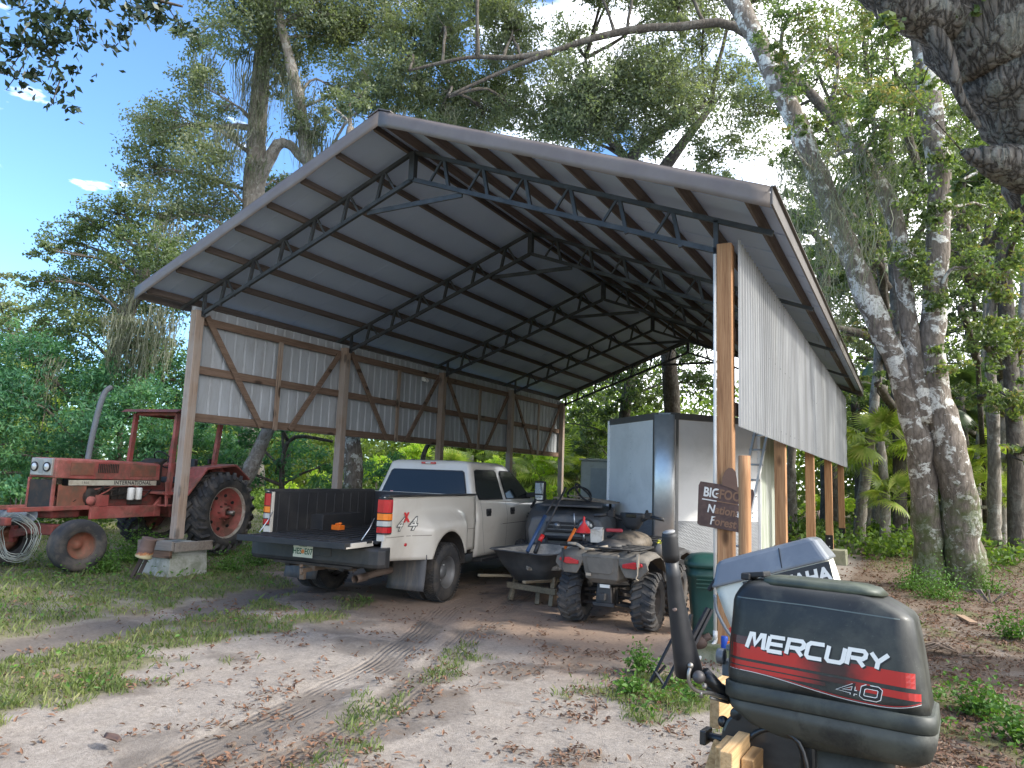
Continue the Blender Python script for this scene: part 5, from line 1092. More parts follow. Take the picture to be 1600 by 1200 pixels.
# ------------------------------------------------------------ wheelbarrow
def barrow():
    T = empty('wheelbarrow', (5.84, 1.80, 0), radians(80), 1.14); T.scale = (1.16, 1.22, .84); tag(T, 'deep grey steel wheelbarrow on a rough timber frame between truck and quad bike', 'wheelbarrow')
    mb = MB().sh(True); rings = []
    for z, l0, l1, w_, r_ in ((.34, -.22, .30, .20, .08), (.36, -.28, .36, .24, .10), (.62, -.42, .52, .34, .12), (.865, -.52, .66, .42, .14), (.885, -.55, .69, .445, .15), (.872, -.565, .705, .455, .15)):
        ring = []
        for cx, cy, a0 in ((l1 - r_, w_ - r_, 0), (l0 + r_, w_ - r_, 90), (l0 + r_, -w_ + r_, 180), (l1 - r_, -w_ + r_, 270)):
            for k in range(6): a = radians(a0 + k * 18); ring.append(Vector((cx + r_ * cos(a), cy + r_ * sin(a), z + .06 * max(0, cx) ** 2)))
        rings.append(ring)
    mb.loft(rings, cap=False); mb.add(rings[0], [tuple(range(len(rings[0])))]); mb.build('tub', M('tub_steel', (.065, .07, .075), .5, .2, col2=(.10, .105, .11), sc=4, dirt=(.16, .15, .14), dsc=4, damt=.5, dlo=.48), T, solid=.006)
    mi = MB().sh(True); mi.loft([[Vector((p.x * .975 + .002, p.y * .97, p.z + (.012 if k == 0 else 0))) for p in rg] for k, rg in enumerate(rings[:4])], cap=False); mi.add([Vector((p.x * .97, p.y * .97, p.z + .014)) for p in rings[0]], [tuple(range(len(rings[0])))]); mi.build('mortar_lining', M('dried_mortar', (.30, .28, .25), .85, col2=(.46, .42, .36), sc=6, dirt=(.10, .10, .10), dsc=5, damt=.6, bmp=.3), T)
    w = wood('weathered_wood', (.20, .16, .11), (.30, .25, .17), (.09, .07, .045), 0, knots=False)
    for s in (1, -1):
        MB().bar((-.80, s * .33, .47), (.75, s * .14, .30), .045, .045).build('handle', w, T, bevel=.008)
        MB().bar((-.22, s * .30, .0), (-.12, s * .27, .46), .05, .05).build('leg', w, T, bevel=.006); MB().bar((-.02, s * .26, .43), (-.20, s * .30, .24), .03, .03).build('brace', w, T)
    MB().bar((-.20, -.36, .24), (-.20, .36, .24), .045, .10).build('crossbar', w, T, bevel=.006); MB().bar((-.24, -.12, .0), (-.05, .0, .30), .05, .05).build('stay', w, T)
    W2 = empty('wheel', (.72, 0, .2)); W2.parent = T; t = MB(); t.lathe([(.11, -.04), (.17, -.05), (.2, -.02), (.2, .02), (.17, .05), (.11, .04)], n=24); t.build('tyre', rubber, W2); MB().lathe([(.11, .035), (.04, .03), (0, .05)], n=20).build('hub', rimsteel, W2)
barrow(); Bm = Matrix.Translation((5.98, 2.05, 0)) @ Matrix.Rotation(radians(80), 4, 'Z')
def tool(name, lab, cat, segs):
    mats = [s_[0] for s_ in segs]; mb = MB()
    for i, (m_, a, b_, r_) in enumerate(segs): mb.mat(i).tube([a, b_], r_, 8)
    o = mb.build(name, mats); tag(o, lab, cat)
q = lambda a, b_, d: at_d(a, b_, d)
tool('long_tool', 'long blue handled tool leaning in the wheelbarrow', 'tool', [(bluem, q(824, 862, 9.75), q(852, 806, 10.2), .028), (blackpl, q(852, 806, 10.2), q(866, 780, 10.3), .018)])
tool('long_tool', 'long black tool with a red collar leaning in the wheelbarrow', 'tool', [(blackpl, q(848, 836, 9.95), q(884, 762, 10.4), .016), (redm, q(843, 846, 9.9), q(848, 836, 9.95), .032), (blackpl, q(836, 864, 9.8), q(843, 846, 9.9), .03)])
tool('orange_handle_tool', 'orange handled tool with a thin steel rod standing in the wheelbarrow', 'tool', [(orgm, q(882, 858, 9.9), q(899, 826, 10.), .022), (alu, q(898, 828, 10), q(897, 802, 10), .007)])
mb = MB(); 
for i in range(26): a = q(835 + R.uniform(-8, 50), 884, 9.9 + R.uniform(0, .4)); mb.box(a - Vector((0, 0, .03)), (R.uniform(.04, .14), R.uniform(.03, .1), .05), Matrix.Rotation(R.uniform(0, 3), 3, 'Z') @ Matrix.Rotation(R.uniform(-.5, .5), 3, 'X'))
o = mb.build('rubble', M('rubble', (.33, .29, .24), .9, col2=(.12, .10, .08), sc=20), bevel=.01); tag(o, 'heap of pale dried mortar crumbs in the wheelbarrow tub', 'rubble', kind='stuff')
# ------------------------------------------------------------ side by side buggy
def buggy():
    c = at_d(893, 880, 12.6); T = empty('utility_buggy', (c.x, c.y, 0), radians(-72), 1.15); tag(T, 'dark utility buggy with round headlamp and tan boards on its bonnet, behind the wheelbarrow', 'buggy')
    dk = M('buggy_paint', (.07, .075, .08), .45, col2=(.11, .115, .12), sc=4, dirt=(.16, .14, .12), dsc=3, damt=.6)
    b = MB().sh(False); b.loft([[Vector(p) for p in q_] for q_ in (
        [(.95, -.50, .52), (.95, .50, .52), (.95, .54, .80), (.92, .50, .98), (.90, 0, 1.04), (.92, -.50, .98), (.95, -.54, .80)], [(.6, -.62, .45), (.6, .62, .45), (.6, .64, .85), (.55, .58, 1.06), (.5, 0, 1.12), (.55, -.58, 1.06), (.6, -.64, .85)],
        [(0, -.66, .4), (0, .66, .4), (0, .68, .9), (0, .62, 1.14), (0, 0, 1.2), (0, -.62, 1.14), (0, -.68, .9)], [(-1.3, -.66, .4), (-1.3, .66, .4), (-1.3, .68, .85), (-1.3, .62, .95), (-1.3, 0, .95), (-1.3, -.62, .95), (-1.3, -.68, .85)])]); b.build('body', dk, T, bevel=.03)
    g = MB(); g.box((.955, 0, .86), (.03, .56, .15)); g.box((.96, 0, .70), (.03, .5, .06)); go = g.build('grille', blackm, T, bevel=.01)
    for i in range(2): MB().box((.975, 0, .83 + .06 * i), (.015, .54, .016)).build('grille_bar', dk, go)
    for s in (1, -1):
        h = MB(); hy = .29 if s > 0 else -.12; hk = 1 if s > 0 else .5; h.lathe([(.125 * hk, 0), (.125 * hk, .05), (.105 * hk, .055), (.10 * hk, .03)], (.93, hy, .88), 'x', 26); ho = h.build('headlamp', blackpl, T); MB().lathe([(.10 * hk, .045), (.07 * hk, .06), (0, .066)], (.93, hy, .88), 'x', 22).build('lens', M('lamp_glass', (.12, .13, .135), .12, .3, coat=1), ho)
        for x in (.72, -.95): Wn = empty('wheel', (x, s * .62, .32)); Wn.parent = T; Wn.rotation_euler = (0, 0, pi if s < 0 else 0); lugtyre(.32, .24, .16, 18).build('tyre', rubdirt, Wn); MB().lathe([(.16, .09), (.1, .05), (0, .08)], n=20).build('rim', under_b, Wn)
        MB().tube([(.35, s * .6, 1.1), (.05, s * .58, 1.2)], .02, 8).build('pillar', blackm, T)
    bp = MB(); bp.tube([(1.0, -.5, .6), (1.08, -.3, .58), (1.08, .3, .58), (1.0, .5, .6)], .03, 8); bp.tube([(1.05, -.3, .72), (1.08, .3, .72)], .025, 8); bp.tube([(1.06, -.25, .45), (1.06, -.25, .74)], .02, 8); bp.tube([(1.06, .25, .45), (1.06, .25, .74)], .02, 8); bp.build('bull_bar', blackm, T)
    sw = MB(); P = [(.05 + .16 * cos(a) * .5, .1 + .18 * sin(a), 1.30 + .16 * cos(a) * .8) for a in [2 * pi * i / 20 for i in range(21)]]; sw.tube(P, .017, 6); sw.tube([(.1, .1, 1.15), (.05, .1, 1.30)], .02, 6); sw.build('steering_wheel', blackm, T)
    fa = MB(); fa.box((.5, .05, 1.18), (.5, .9, .03), Matrix.Rotation(.10, 3, 'Y')); fo = fa.build('bonnet_panel', M('dusty_black', (.05, .05, .055), .5, dirt=(.2, .18, .15), damt=.6), T, bevel=.008)
    v, f = text_verts('UTILITY', .09, .004, .2); v2 = [(.765 + .0, a.x + .05, 1.18 + a.y * .6 - .02) for a in v]
    return T
BG = buggy(); c = at_d(915, 786, 12.5)
mb = MB()
for i, (dx, dz, w_) in enumerate(((0, 0, .30), (.06, .03, .22), (-.1, .055, .18), (.12, .08, .12))): mb.box(c + Vector((dx * .5, dx, dz)), (1.15 - .1 * i, w_, .024), Matrix.Rotation(.12 + .1 * i, 3, 'Z') @ Matrix.Rotation(.05 * (i - 1), 3, 'Y'))
o = mb.build('board_stack', wood('dusty_board', (.20, .16, .12), (.33, .28, .22), (.1, .08, .06), 0, knots=False)); tag(o, 'tan dusty boards laid flat on top of the dark buggy', 'boards')
mb = MB(); pts = [at_d(902, 756, 12.2), at_d(910, 763, 12.2), at_d(921, 774, 12.2), at_d(923, 782, 12.2), at_d(914, 781, 12.2), at_d(902, 768, 12.2), at_d(899, 758, 12.2)]; P, Q = resample(pts + [pts[0]], [.018] * 8, 3, 0); mb.tube(P, Q, 6); o = mb.build('rubber_hose_loop', blackm); tag(o, 'black rubber loop standing up on the tan boards', 'hose')
# ------------------------------------------------------------ cargo trailer
def trailer():
    T = empty('cargo_trailer', (7.07, 4.75, 0), radians(-90 + 4.5)); tag(T, 'white enclosed cargo trailer with a pointed chrome edged nose under the barn roof', 'trailer')
    # local: x forward(nose, towards the photographer), y to the right side of view is +y -> flipped by rotation
    wp = M('trailer_white', (.78, .77, .74), .55, 0, col2=(.82, .81, .78), sc=.6, dirt=(.40, .40, .37), dsc=1.4, damt=.25, fine=.01); wpd = M('trailer_stained', (.50, .52, .48), .4, 0, sc=1, dirt=(.16, .20, .10), dsc=2.2, damt=.75, dlo=.42, st=(1, 1, .22))
    dia = M('tread_plate', (.26, .27, .28), .5, .6, fine=.03); mt = dia.node_tree
    b = [n for n in mt.nodes if n.type == 'BSDF_PRINCIPLED'][0]
    w1 = nd(mt, 'TexVoronoi', feature='F1', distance='CHEBYCHEV'); w1.inputs['Scale'].default_value = 36; w1.inputs['Randomness'].default_value = .0
    tcx = nd(mt, 'TexCoord'); mpx = nd(mt, 'Mapping'); mpx.inputs[2].default_value = (0, .78, .78); mt.links.new(tcx.outputs['Object'], mpx.inputs[0]); mt.links.new(mpx.outputs[0], w1.inputs['Vector']); rp = ramp(mt, w1.outputs['Distance'], [(.2, 1.), (.42, 0.)]); bump(mt, b, rp, .8, .003)
    z0, z1, HW, LN = .58, 2.87, 1.32, 1.30
    NOSE_ = [(0, HW), (LN - .08, .20), (LN, .10), (LN, -.10), (LN - .08, -.20), (0, -HW)]
    def wall(name, a, b_, za, zb, mt_, par=T, th=.02, off=0.):
        a = Vector((*a, 0)); b_ = Vector((*b_, 0)); d = (b_ - a).normalized(); n = Vector((d.y, -d.x, 0)); n = n if n.x > 0 else -n; mb = MB(); c = (a + b_) / 2 - n * (th / 2 - off); c.z = (za + zb) / 2
        mb.box(c, ((b_ - a).length, th, zb - za), Matrix((d, Vector((-d.y, d.x, 0)), Vector((0, 0, 1)))).transposed()); return mb.build(name, mt_, par)
    for s in (1, -1):
        fr, to = ((0, s * HW), (LN - .03, s * .15)) if s < 0 else ((LN - .03, .15), (0, HW)); p = wall('nose_panel', to, fr, z0, z1, wp)
        q = wall('tread_plate', to, fr, z0, z0 + .60, dia, T, .006, .008)
        # rivet rows
        rv = MB(); dx = (to[0] - fr[0]); dy = to[1] - fr[1]; nrm = Vector((dy, -dx, 0)).normalized(); nrm = nrm if nrm.x > 0 else -nrm
        for t in (.02, .5, .98):
            for k in range(16): rv.ball(Vector((fr[0] + dx * t, fr[1] + dy * t, z0 + .68 + k * .108)) + nrm * .003, .008, 6, 4)
        rv.build('rivets', alu, p)
    for s in (1, -1):
        wl = MB(); wl.box((-3.1, s * (HW - .01), (z0 + z1) / 2), (6.2, .02, z1 - z0)); wo = wl.build('side_wall', wpd if s > 0 else wp, T)
        ce = MB(); ce.box((-.0, s * HW, (z0 + z1) / 2), (.05, .05, z1 - z0 + .01)); ce.build('corner_trim', wp, T)
        ar = MB()
        for dx in (-.42, .42): 
            Wn = empty('wheel', (-4.9 + dx, s * (HW + .02 - .12), .36)); Wn.parent = T; Wn.rotation_euler = (0, 0, pi if s < 0 else 0); t = MB(); t.lathe([(.2, -.09), (.3, -.1), (.35, -.06), (.355, .06), (.3, .1), (.2, .09)], n=30); t.build('tyre', rubber, Wn); MB().lathe([(.2, .08), (.17, .03), (.08, .05), (0, .07)], n=24).build('rim', whitem, Wn)
        fe = MB(); fe.prism([(-5.85, .55), (-5.72, .86), (-5.45, .98), (-4.35, .98), (-4.08, .86), (-3.95, .55), (-4.02, .55), (-4.14, .82), (-4.38, .92), (-5.42, .92), (-5.66, .82), (-5.78, .55)], s * HW - .01 if s > 0 else -HW - .06, s * HW + .06 if s > 0 else -HW + .01, 'y'); fe.build('fender', alu, T)
    nc = MB().sh(True); nc.sheet(None, 12, 2, lambda u, v_: (LN + .01 + .04 * sin(pi * u), .165 * cos(pi * u), z0 + (z1 - z0) * v_)); nc.build('nose_strip', M('polished_alu', (.60, .60, .58), .38, .7, fine=.01), T, solid=.006)
    for s in (1, -1): nb = MB(); nb.box((LN - .06, s * .19, (z0 + z1) / 2), (.012, .045, z1 - z0), Matrix.Rotation(s * radians(-42), 3, 'Z') if False else Matrix.Rotation(s * atan2(LN - .08, -(HW - .2)) * 1. - s * pi / 2, 3, 'Z')); nb.build('strip_edge', M('anodised', (.22, .22, .22), .35, .8), T)
    rf = MB(); out_ = [(-6.2, -HW - .015), (0, -HW - .015), (LN - .08, -.22), (LN + .02, -.10), (LN + .02, .10), (LN - .08, .22), (0, HW + .015), (-6.2, HW + .015)]
    rf.prism(out_, z1 - .075, z1 + .035, 'z'); rf.build('roof_rail', M('roof_rail_dark', (.20, .195, .185), .4, .6), T, bevel=.01)
    bt = MB(); bt.prism([(a * .99, b_ * .99) for a, b_ in out_], z0 - .10, z0, 'z'); bt.box((LN + .4, 0, .52), (1.1, .08, .1)); bt.tube([(LN + .6, 0, .0), (LN + .6, 0, .7)], .035, 8); bt.build('frame', blackm, T)
    MB().box((-6.19, 0, (z0 + z1) / 2), (.02, 2 * HW - .04, z1 - z0 - .02)).build('rear_door', wp, T)
    lg = MB(); p = Vector((.1, 1.21, z0 + .66)); lg.prism([(0, 0), (.10, .02), (.13, .05), (.06, .05)], 0, .002, 'y', fn=lambda q_: (p.x + q_[0] * .7, p.y + .03 - q_[0] * .62, p.z + q_[2])); lg.build('maker_mark', M('mark_blue', (.05, .25, .5), .5), T)
    return T
trailer()
# pale second trailer behind it
c = at_d(935, 790, 16.5); T2 = empty('utility_box', (c.x, c.y, 0), radians(-80)); tag(T2, 'pale beige box trailer half hidden left of the white cargo trailer', 'trailer'); bm2 = M('beige_panel', (.42, .40, .33), .5, dirt=(.25, .23, .18), damt=.4)
MB().box((-1.2, .2, 1.35), (2.4, 1.3, 1.75)).build('body', bm2, T2, bevel=.05); MB().box((-1.2, .2, 2.25), (2.46, 1.36, .05)).build('roof', bm2, T2, bevel=.015); MB().box((.01, .2, 1.45), (.02, .8, 1.2)).build('door', M('grey_panel', (.30, .30, .28), .5), T2, bevel=.01)
for s in (1, -1): Wn = MB(); Wn.lathe([(.0, -.08), (.3, -.08), (.3, .08), (0, .08)], (-1.3, .2 + s * .62, .3), 'y', 20); Wn.build('wheel', rubber, T2)
MB().box((-.9, .2, .42), (3., 1.1, .08)).build('frame', blackm, T2)
# ------------------------------------------------------------ tractor
tred = M('faded_red_paint', (.31, .065, .055), .72, col2=(.42, .15, .125), sc=2.6, dirt=(.14, .08, .055), dsc=4, damt=.85, dlo=.43, bmp=.08)
tredd = M('dull_red_iron', (.17, .035, .03), .7, col2=(.24, .06, .045), sc=6, dirt=(.07, .05, .04), dsc=5, damt=.8)
trust = M('rusted_panel', (.22, .075, .045), .7, col2=(.34, .11, .075), sc=4, dirt=(.12, .09, .06), dsc=3, damt=.8, dlo=.42)
cream = M('cream_stripe', (.52, .49, .40), .5, dirt=(.25, .16, .1), dsc=5, damt=.5)
engb = M('engine_black', (.03, .028, .026), .7, .2, dirt=(.10, .06, .04), dsc=6, damt=.6)
tgrey = M('exhaust_grey', (.15, .165, .18), .75, .1, dirt=(.12, .09, .07), damt=.4)
def tractor():
    T = empty('farm_tractor', (-2.30, 1.86, .04), radians(279.5), 1.04); tag(T, 'faded red farm tractor with canopy parked in the weeds left of the barn', 'tractor')
    # hood
    h = MB(); h.loft([[Vector((x, y, z)) for y, z in [(-w_, zb), (-w_, zt - .03), (-w_ + .05, zt), (w_ - .05, zt), (w_, zt - .03), (w_, zb)]] for x, w_, zb, zt in ((1.05, .31, 1.24, 1.54), (1.6, .31, 1.24, 1.56), (2.6, .30, 1.25, 1.575), (3.02, .29, 1.26, 1.575), (3.06, .28, 1.27, 1.56))]); ho = h.build('hood', tred, T, bevel=.012)
    for s in (1, -1):
        v = MB()
        for i in range(12): v.box((1.95 + .034 * i, s * .312, 1.43), (.014, .012, .15))
        v.build('vent', engb, ho); p = MB(); p.box((1.42, s * .313, 1.40), (.55, .006, .20)); p.build('rusty_patch', trust, ho, bevel=.003); p = MB(); p.box((2.62, s * .310, 1.41), (.42, .006, .20)); p.build('rusty_patch', trust, ho, bevel=.003)
        st = MB(); st.box((1.97, s * .302, 1.19), (1.72, .02, .085)); so_ = st.build('name_stripe', cream, T)
        for tx, cx_, sz, b_ in (('INTERNATIONAL', 1.62, .088, .003), ('FARMALL', 2.55, .06, .0)):
            if tx == 'FARMALL': tx = '1466'
            vv, f = text_verts(tx, sz, b_, 0, 1.1); t = MB(); t.add([(cx_ - s * a.x * 1.05, s * .3135, 1.19 + a.y) for a in vv], f); t.build('stripe_text', M('lettering_dark', (.06, .05, .05), .6), so_)
        # front lower side panel and frame rail
        q = MB(); q.box((2.72, s * .29, .98), (.44, .02, .32)); q.box((2.96, s * .285, .99), (.05, .03, .34)); q.build('side_panel', trust, T, bevel=.006)
        q = MB(); q.box((1.75, s * .33, .70), (1.35, .05, .20)); q.box((3.0, s * .30, .79), (1.5, .05, .07)); q.prism([(1.0, .60), (1.15, .60), (1.15, .80), (1.0, .95)], s * .30, s * .36, 'y'); q.build('frame_rail', tred, T, bevel=.01)
    g = MB(); g.mat(0).box((3.05, 0, 1.01), (.03, .50, .44)); g.mat(1).box((3.055, .265, 1.0), (.05, .035, .52)); g.mat(1).box((3.055, -.265, 1.0), (.05, .035, .52)); g.mat(1).box((3.055, 0, .76), (.05, .53, .04)); g.build('grille', [engb, tred], T, bevel=.006)
    lp = MB(); lp.box((3.06, 0, 1.43), (.07, .46, .27)); lo = lp.build('headlamp_panel', M('pitted_silver', (.42, .42, .40), .5, .4, dirt=(.2, .17, .13), damt=.5), T, bevel=.012)
    for s in (1, -1):
        l = MB(); l.mat(0).lathe([(.075, 0), (.075, .025), (.062, .028), (.055, .02)], (3.09, s * .135, 1.43), 'x', 20); hl = l.build('headlamp', blackm, lo); MB().lathe([(.058, .022), (.04, .034), (0, .038)], (3.09, s * .135, 1.43), 'x', 20).build('lens', M('lamp_lens', (.55, .55, .54), .15, .2, coat=1), hl)
    MB().box((3.098, 0, 1.43), (.006, .09, .20)).build('badge_plate', M('badge_grey', (.30, .30, .29), .5, .5), lo, bevel=.003)
    # engine and transmission
    e = MB(); e.box((1.95, 0, .98), (1.15, .42, .42)); e.box((1.0, 0, .82), (1.0, .46, .40)); e.box((.2, 0, .80), (1.0, .56, .48)); e.box((2.75, 0, .80), (.5, .44, .34)); e.build('engine_block', tredd, T, bevel=.03)
    e = MB(); e.box((1.95, 0, 1.19), (1.2, .40, .12)); e.box((2.0, .22, 1.02), (.9, .05, .22)); 
    for i in range(6): e.tube([(1.55 + .15 * i, .20, 1.14), (1.55 + .15 * i, .27, 1.06), (1.6 + .13 * i, .26, .92)], .010, 6)
    for i in range(9): a = R.uniform(1.3, 2.6); e.tube([(a, .26, R.uniform(.85, 1.15)), (a + R.uniform(-.2, .2), .30, R.uniform(.85, 1.15)), (a + R.uniform(-.4, .4), .27, R.uniform(.85, 1.15))], .012, 6)
    e.lathe([(0, 0), (.14, 0), (.14, .1), (0, .1)], (2.42, .2, .96), 'y', 16); e.box((1.5, .24, .90), (.24, .12, .16)); e.build('engine_parts', engb, T)
    e = MB(); e.box((2.2, .25, .90), (.25, .12, .18)); e.tube([(1.35, .27, 1.1), (1.6, .29, 1.15), (2.1, .28, 1.12), (2.5, .26, 1.05)], .016, 6); e.tube([(2.3, .27, .95), (2.1, .29, 1.05), (1.95, .28, 1.15)], .014, 6); e.lathe([(0, 0), (.07, 0), (.07, .12), (0, .12)], (2.42, .24, .90), 'y', 14); e.build('injection_pump', tred, T)
    for x in (1.48, 1.64): f = MB(); f.lathe([(0, 0), (.055, 0), (.06, .02), (.06, .19), (.05, .21), (0, .21)], (x, .31, .90), 'z', 16); f.build('oil_filter', whitem, T)
    ex = MB(); P, Q = resample([(2.28, -.02, 1.5), (2.24, -.02, 1.95), (2.16, -.02, 2.5), (2.08, -.02, 2.74), (1.98, -.02, 2.83)], [.044, .046, .046, .046, .043], 4, 0); ex.tube(P, Q, 14); ex.build('exhaust_stack', tgrey, T)
    # platform, steps, dash, seat, canopy
    c = MB(); c.box((.75, 0, 1.02), (.9, 1.15, .04)); c.box((.98, .50, .80), (.28, .22, .03)); c.box((.98, .50, 1.0), (.34, .26, .03))
    for x in (.85, 1.12): c.bar((x, .60, .78), (x, .56, 1.22), .03, .05)
    c.build('platform', tred, T, bevel=.006)
    c = MB(); c.box((1.02, 0, 1.36), (.20, .46, .42)); c.prism([(.95, 1.50), (1.10, 1.50), (.90, 1.64), (.80, 1.62)], -.24, .24, 'y'); c.build('dashboard', engb, T, bevel=.02)
    c = MB(); c.tube([(.92, 0, 1.45), (.70, 0, 1.62)], .02, 8); P = [(.70 + .12 * cos(a), .19 * sin(a), 1.62 + .15 * cos(a)) for a in [2 * pi * i / 18 for i in range(19)]]; c.tube(P, .014, 6); c.build('steering_wheel', blackm, T)
    c = MB(); c.box((.30, 0, 1.24), (.42, .46, .12)); c.box((.10, 0, 1.46), (.10, .46, .40)); c.build('seat', blackpl, T, bevel=.03)
    for s in (1, -1):
        c = MB()
        c.bar((1.03, s * .52, .93), (.95, s * .50, 2.46), .06, .09); c.bar((.02, s * .56, 1.30), (-.12, s * .54, 2.46), .07, .09)
        c.bar((.95, s * .50, 2.46), (-.12, s * .54, 2.46), .05, .05)
        for i in range(3): c.bar((.0 - .045 * i, s * .59, 1.6 + .2 * i), (.06 - .045 * i, s * .59, 1.6 + .2 * i), .02, .03)
        c.build('canopy_post', tred, T, bevel=.006)
    MB().bar((.95, -.47, 2.46), (.95, .47, 2.46), .05, .06).build('canopy_rail', tred, T, bevel=.006)
    c = MB(); c.prism([(-.35, 2.49), (.3, 2.57), (1.06, 2.54), (1.16, 2.48), (1.06, 2.495), (.3, 2.535), (-.35, 2.46)], -.66, .66, 'y'); c.build('canopy_roof', M('canopy_rust', (.13, .035, .03), .7, col2=(.2, .06, .045), sc=4, dirt=(.06, .045, .04), damt=.7), T)
    # fenders
    for s in (1, -1):
        f = MB(); prof = [(.92, 1.00), (.48, 1.50), (-.30, 1.58), (-.72, 1.30), (-.72, 1.27), (-.30, 1.54), (.46, 1.46), (.88, .98)]; f.prism(prof, s * .42, s * .86, 'y'); f.prism([(.9, 1.0), (.46, 1.48), (-.3, 1.56), (-.6, 1.38), (-.5, 1.0)], s * .42, s * .44, 'y'); f.build('rear_fender', tred, T, bevel=.012)
        MB().box((.0, s * .5, 1.62), (.18, .04, .10)).build('fender_lamp', blackm, T, bevel=.01)
    # wheels
    for s in (1, -1):
        Wn = empty('rear_wheel', (0, s * .80, .80)); Wn.parent = T; Wn.rotation_euler = (0, 0, 0 if s > 0 else pi)
        Wn.scale = (.95, 1, .95); lugtyre(.81, .46, .50, 24, .05, .34, .9, rubdirt).build('tyre', rubdirt, Wn)
        r0 = MB(); r0.lathe([(.515, .20), (.50, .205), (.485, .17), (.485, -.17), (.50, -.2)], n=40); rm = r0.build('rim', M('rim_white', (.46, .42, .36), .6, .2, dirt=(.2, .1, .06), dsc=6, damt=.7), Wn)
        r1 = MB(); r1.lathe([(.485, .14), (.44, .12), (.40, .06), (.24, .05), (.20, .10), (.13, .12), (.12, .20), (.07, .21), (.07, .0)], n=36); d_ = r1.build('wheel_disc', tred, Wn); ho_ = MB()
        for i in range(8): a = i * pi / 4 + .2; MB().ball((.335 * cos(a), .058, .335 * sin(a)), (.05, .008, .035), 10, 6).build('disc_hole', blackm, d_)
        ho_ = MB()
        for i in range(8): a = i * pi / 4; ho_.tube([(.165 * cos(a), .10, .165 * sin(a)), (.165 * cos(a), .15, .165 * sin(a))], .018, 6)
        ho_.build('wheel_bolt', tredd, d_); ax = MB(); ax.tube([(0, .10, 0), (0, .34, 0)], .042, 12); ax.build('axle_end', M('bare_axle', (.24, .22, .20), .4, .7, dirt=(.2, .1, .06)), Wn)
    MB().tube([(0, -.8, .80), (0, .8, .80)], .13, 14).build('rear_axle', tredd, T)
    for s in (1, -1):
        Wn = empty('front_wheel', (2.95, s * .78, .40)); Wn.parent = T; Wn.rotation_euler = (0, 0, radians(-14) + (0 if s > 0 else pi)); t = MB(); r_ = .37
        t.lathe([(.20, -.12), (.24, -.15), (.33, -.165), (.375, -.14), (.385, -.10), (.378, -.09), (.39, -.05), (.383, -.04), (.395, .0), (.383, .04), (.39, .05), (.378, .09), (.385, .10), (.375, .14), (.33, .165), (.24, .15), (.20, .12)], n=36); t.build('tyre', rubdirt, Wn)
        MB().lathe([(.21, .135), (.20, .08), (.185, .0), (.12, -.04), (.07, -.03), (.055, .03), (0, .035)], n=26).build('rim', trust, Wn)
        k = MB(); k.bar((2.95, s * .30, .55), (2.95, s * .66, .48), .10, .12); k.bar((2.95, s * .62, .36), (2.95, s * .62, .62), .08, .08); k.build('front_axle', tredd, T, bevel=.01)
    MB().box((2.95, 0, .60), (.22, .7, .16)).build('axle_beam', tredd, T, bevel=.02)
    MB().box((3.72, 0, .76), (.10, .62, .12)).build('front_bar', tredd, T, bevel=.02)
    for ch in T.children:
        if not any(k in ch.name for k in ('wheel', 'axle', 'front_bar')) or 'steering' in ch.name: ch.location.z += .14
    return T
tractor()
# pipe and wire coil at the left edge
mb = MB(); a, b_ = at_d(50, 805, 11.3), at_d(-160, 797, 11.9); mb.tube([a, b_], .105, 20, cap=False); mb.tube([a + (b_ - a) * .01, b_], .095, 20, cap=False); mb.box((a + b_) / 2 - Vector((0, 0, .35)), (.08, .08, .6)); o = mb.build('culvert_pipe', M('pipe_bluegrey', (.16, .20, .25), .5, dirt=(.1, .09, .08), damt=.4), solid=.004); tag(o, 'blue grey pipe end sticking in from the left edge above the front wheels', 'pipe')
mb = MB(); c = at_d(24, 838, 11.1)
for i in range(11):
    r_ = .30 + R.uniform(-.05, .06); tl = R.uniform(-.14, .14); ax = _r2 * cos(tl) + _u2 * sin(tl); bx = _u2 * cos(tl) - _r2 * sin(tl); off = Vector((R.uniform(-.05, .05), R.uniform(-.05, .05), R.uniform(-.04, .02))); k = 26
    mb.tube([c + off + ax * r_ * cos(2 * pi * j / k) * .95 + bx * r_ * sin(2 * pi * j / k) * 1.12 + _f * .03 * sin(j) for j in range(k + 1)], .0055, 5)
o = mb.build('wire_coil', M('coil_wire', (.30, .32, .29), .5, .3)); tag(o, 'loose coil of pale wire hung over the blue grey pipe end', 'wire coil')
# rusty can on iron stub, by the footing
c = at_d(229, 856, 10.75); mb = MB(); rt = Matrix.Rotation(radians(14), 3, _f); P = lambda r_, h: (r_, h)
mb.lathe([(0, -.15), (.115, -.15), (.122, -.13), (.112, -.11), (.118, -.02), (.112, 0), (.108, .03), (.112, .05), (.104, .13), (.11, .145), (.10, .15), (0, .15)], (0, 0, 0), 'z', 24); mb.v = [tuple(rt @ Vector(v) + c) for v in mb.v]
mt, nt, b, out = new_mat('rusty_can'); v = coord(nt); n1 = noise(nt, v, 9, 5, .7); sp = nd(nt, 'SeparateXYZ'); nt.links.new(v, sp.inputs[0]); f = math_(nt, 'ADD', math_(nt, 'MULTIPLY', math_(nt, 'SUBTRACT', sp.outputs[2], c.z - .06), 7.), math_(nt, 'MULTIPLY', n1, 1.2)); nt.links.new(ramp(nt, f, [(.2, (.42, .37, .22)), (.42, (.36, .13, .04)), (.62, (.11, .065, .055)), (1., (.14, .09, .075))]), b.inputs['Base Color']); b.inputs['Roughness'].default_value = .7
o = mb.build('rusty_can', mt); tag(o, 'rusty upturned can leaning against the left concrete footing', 'can')
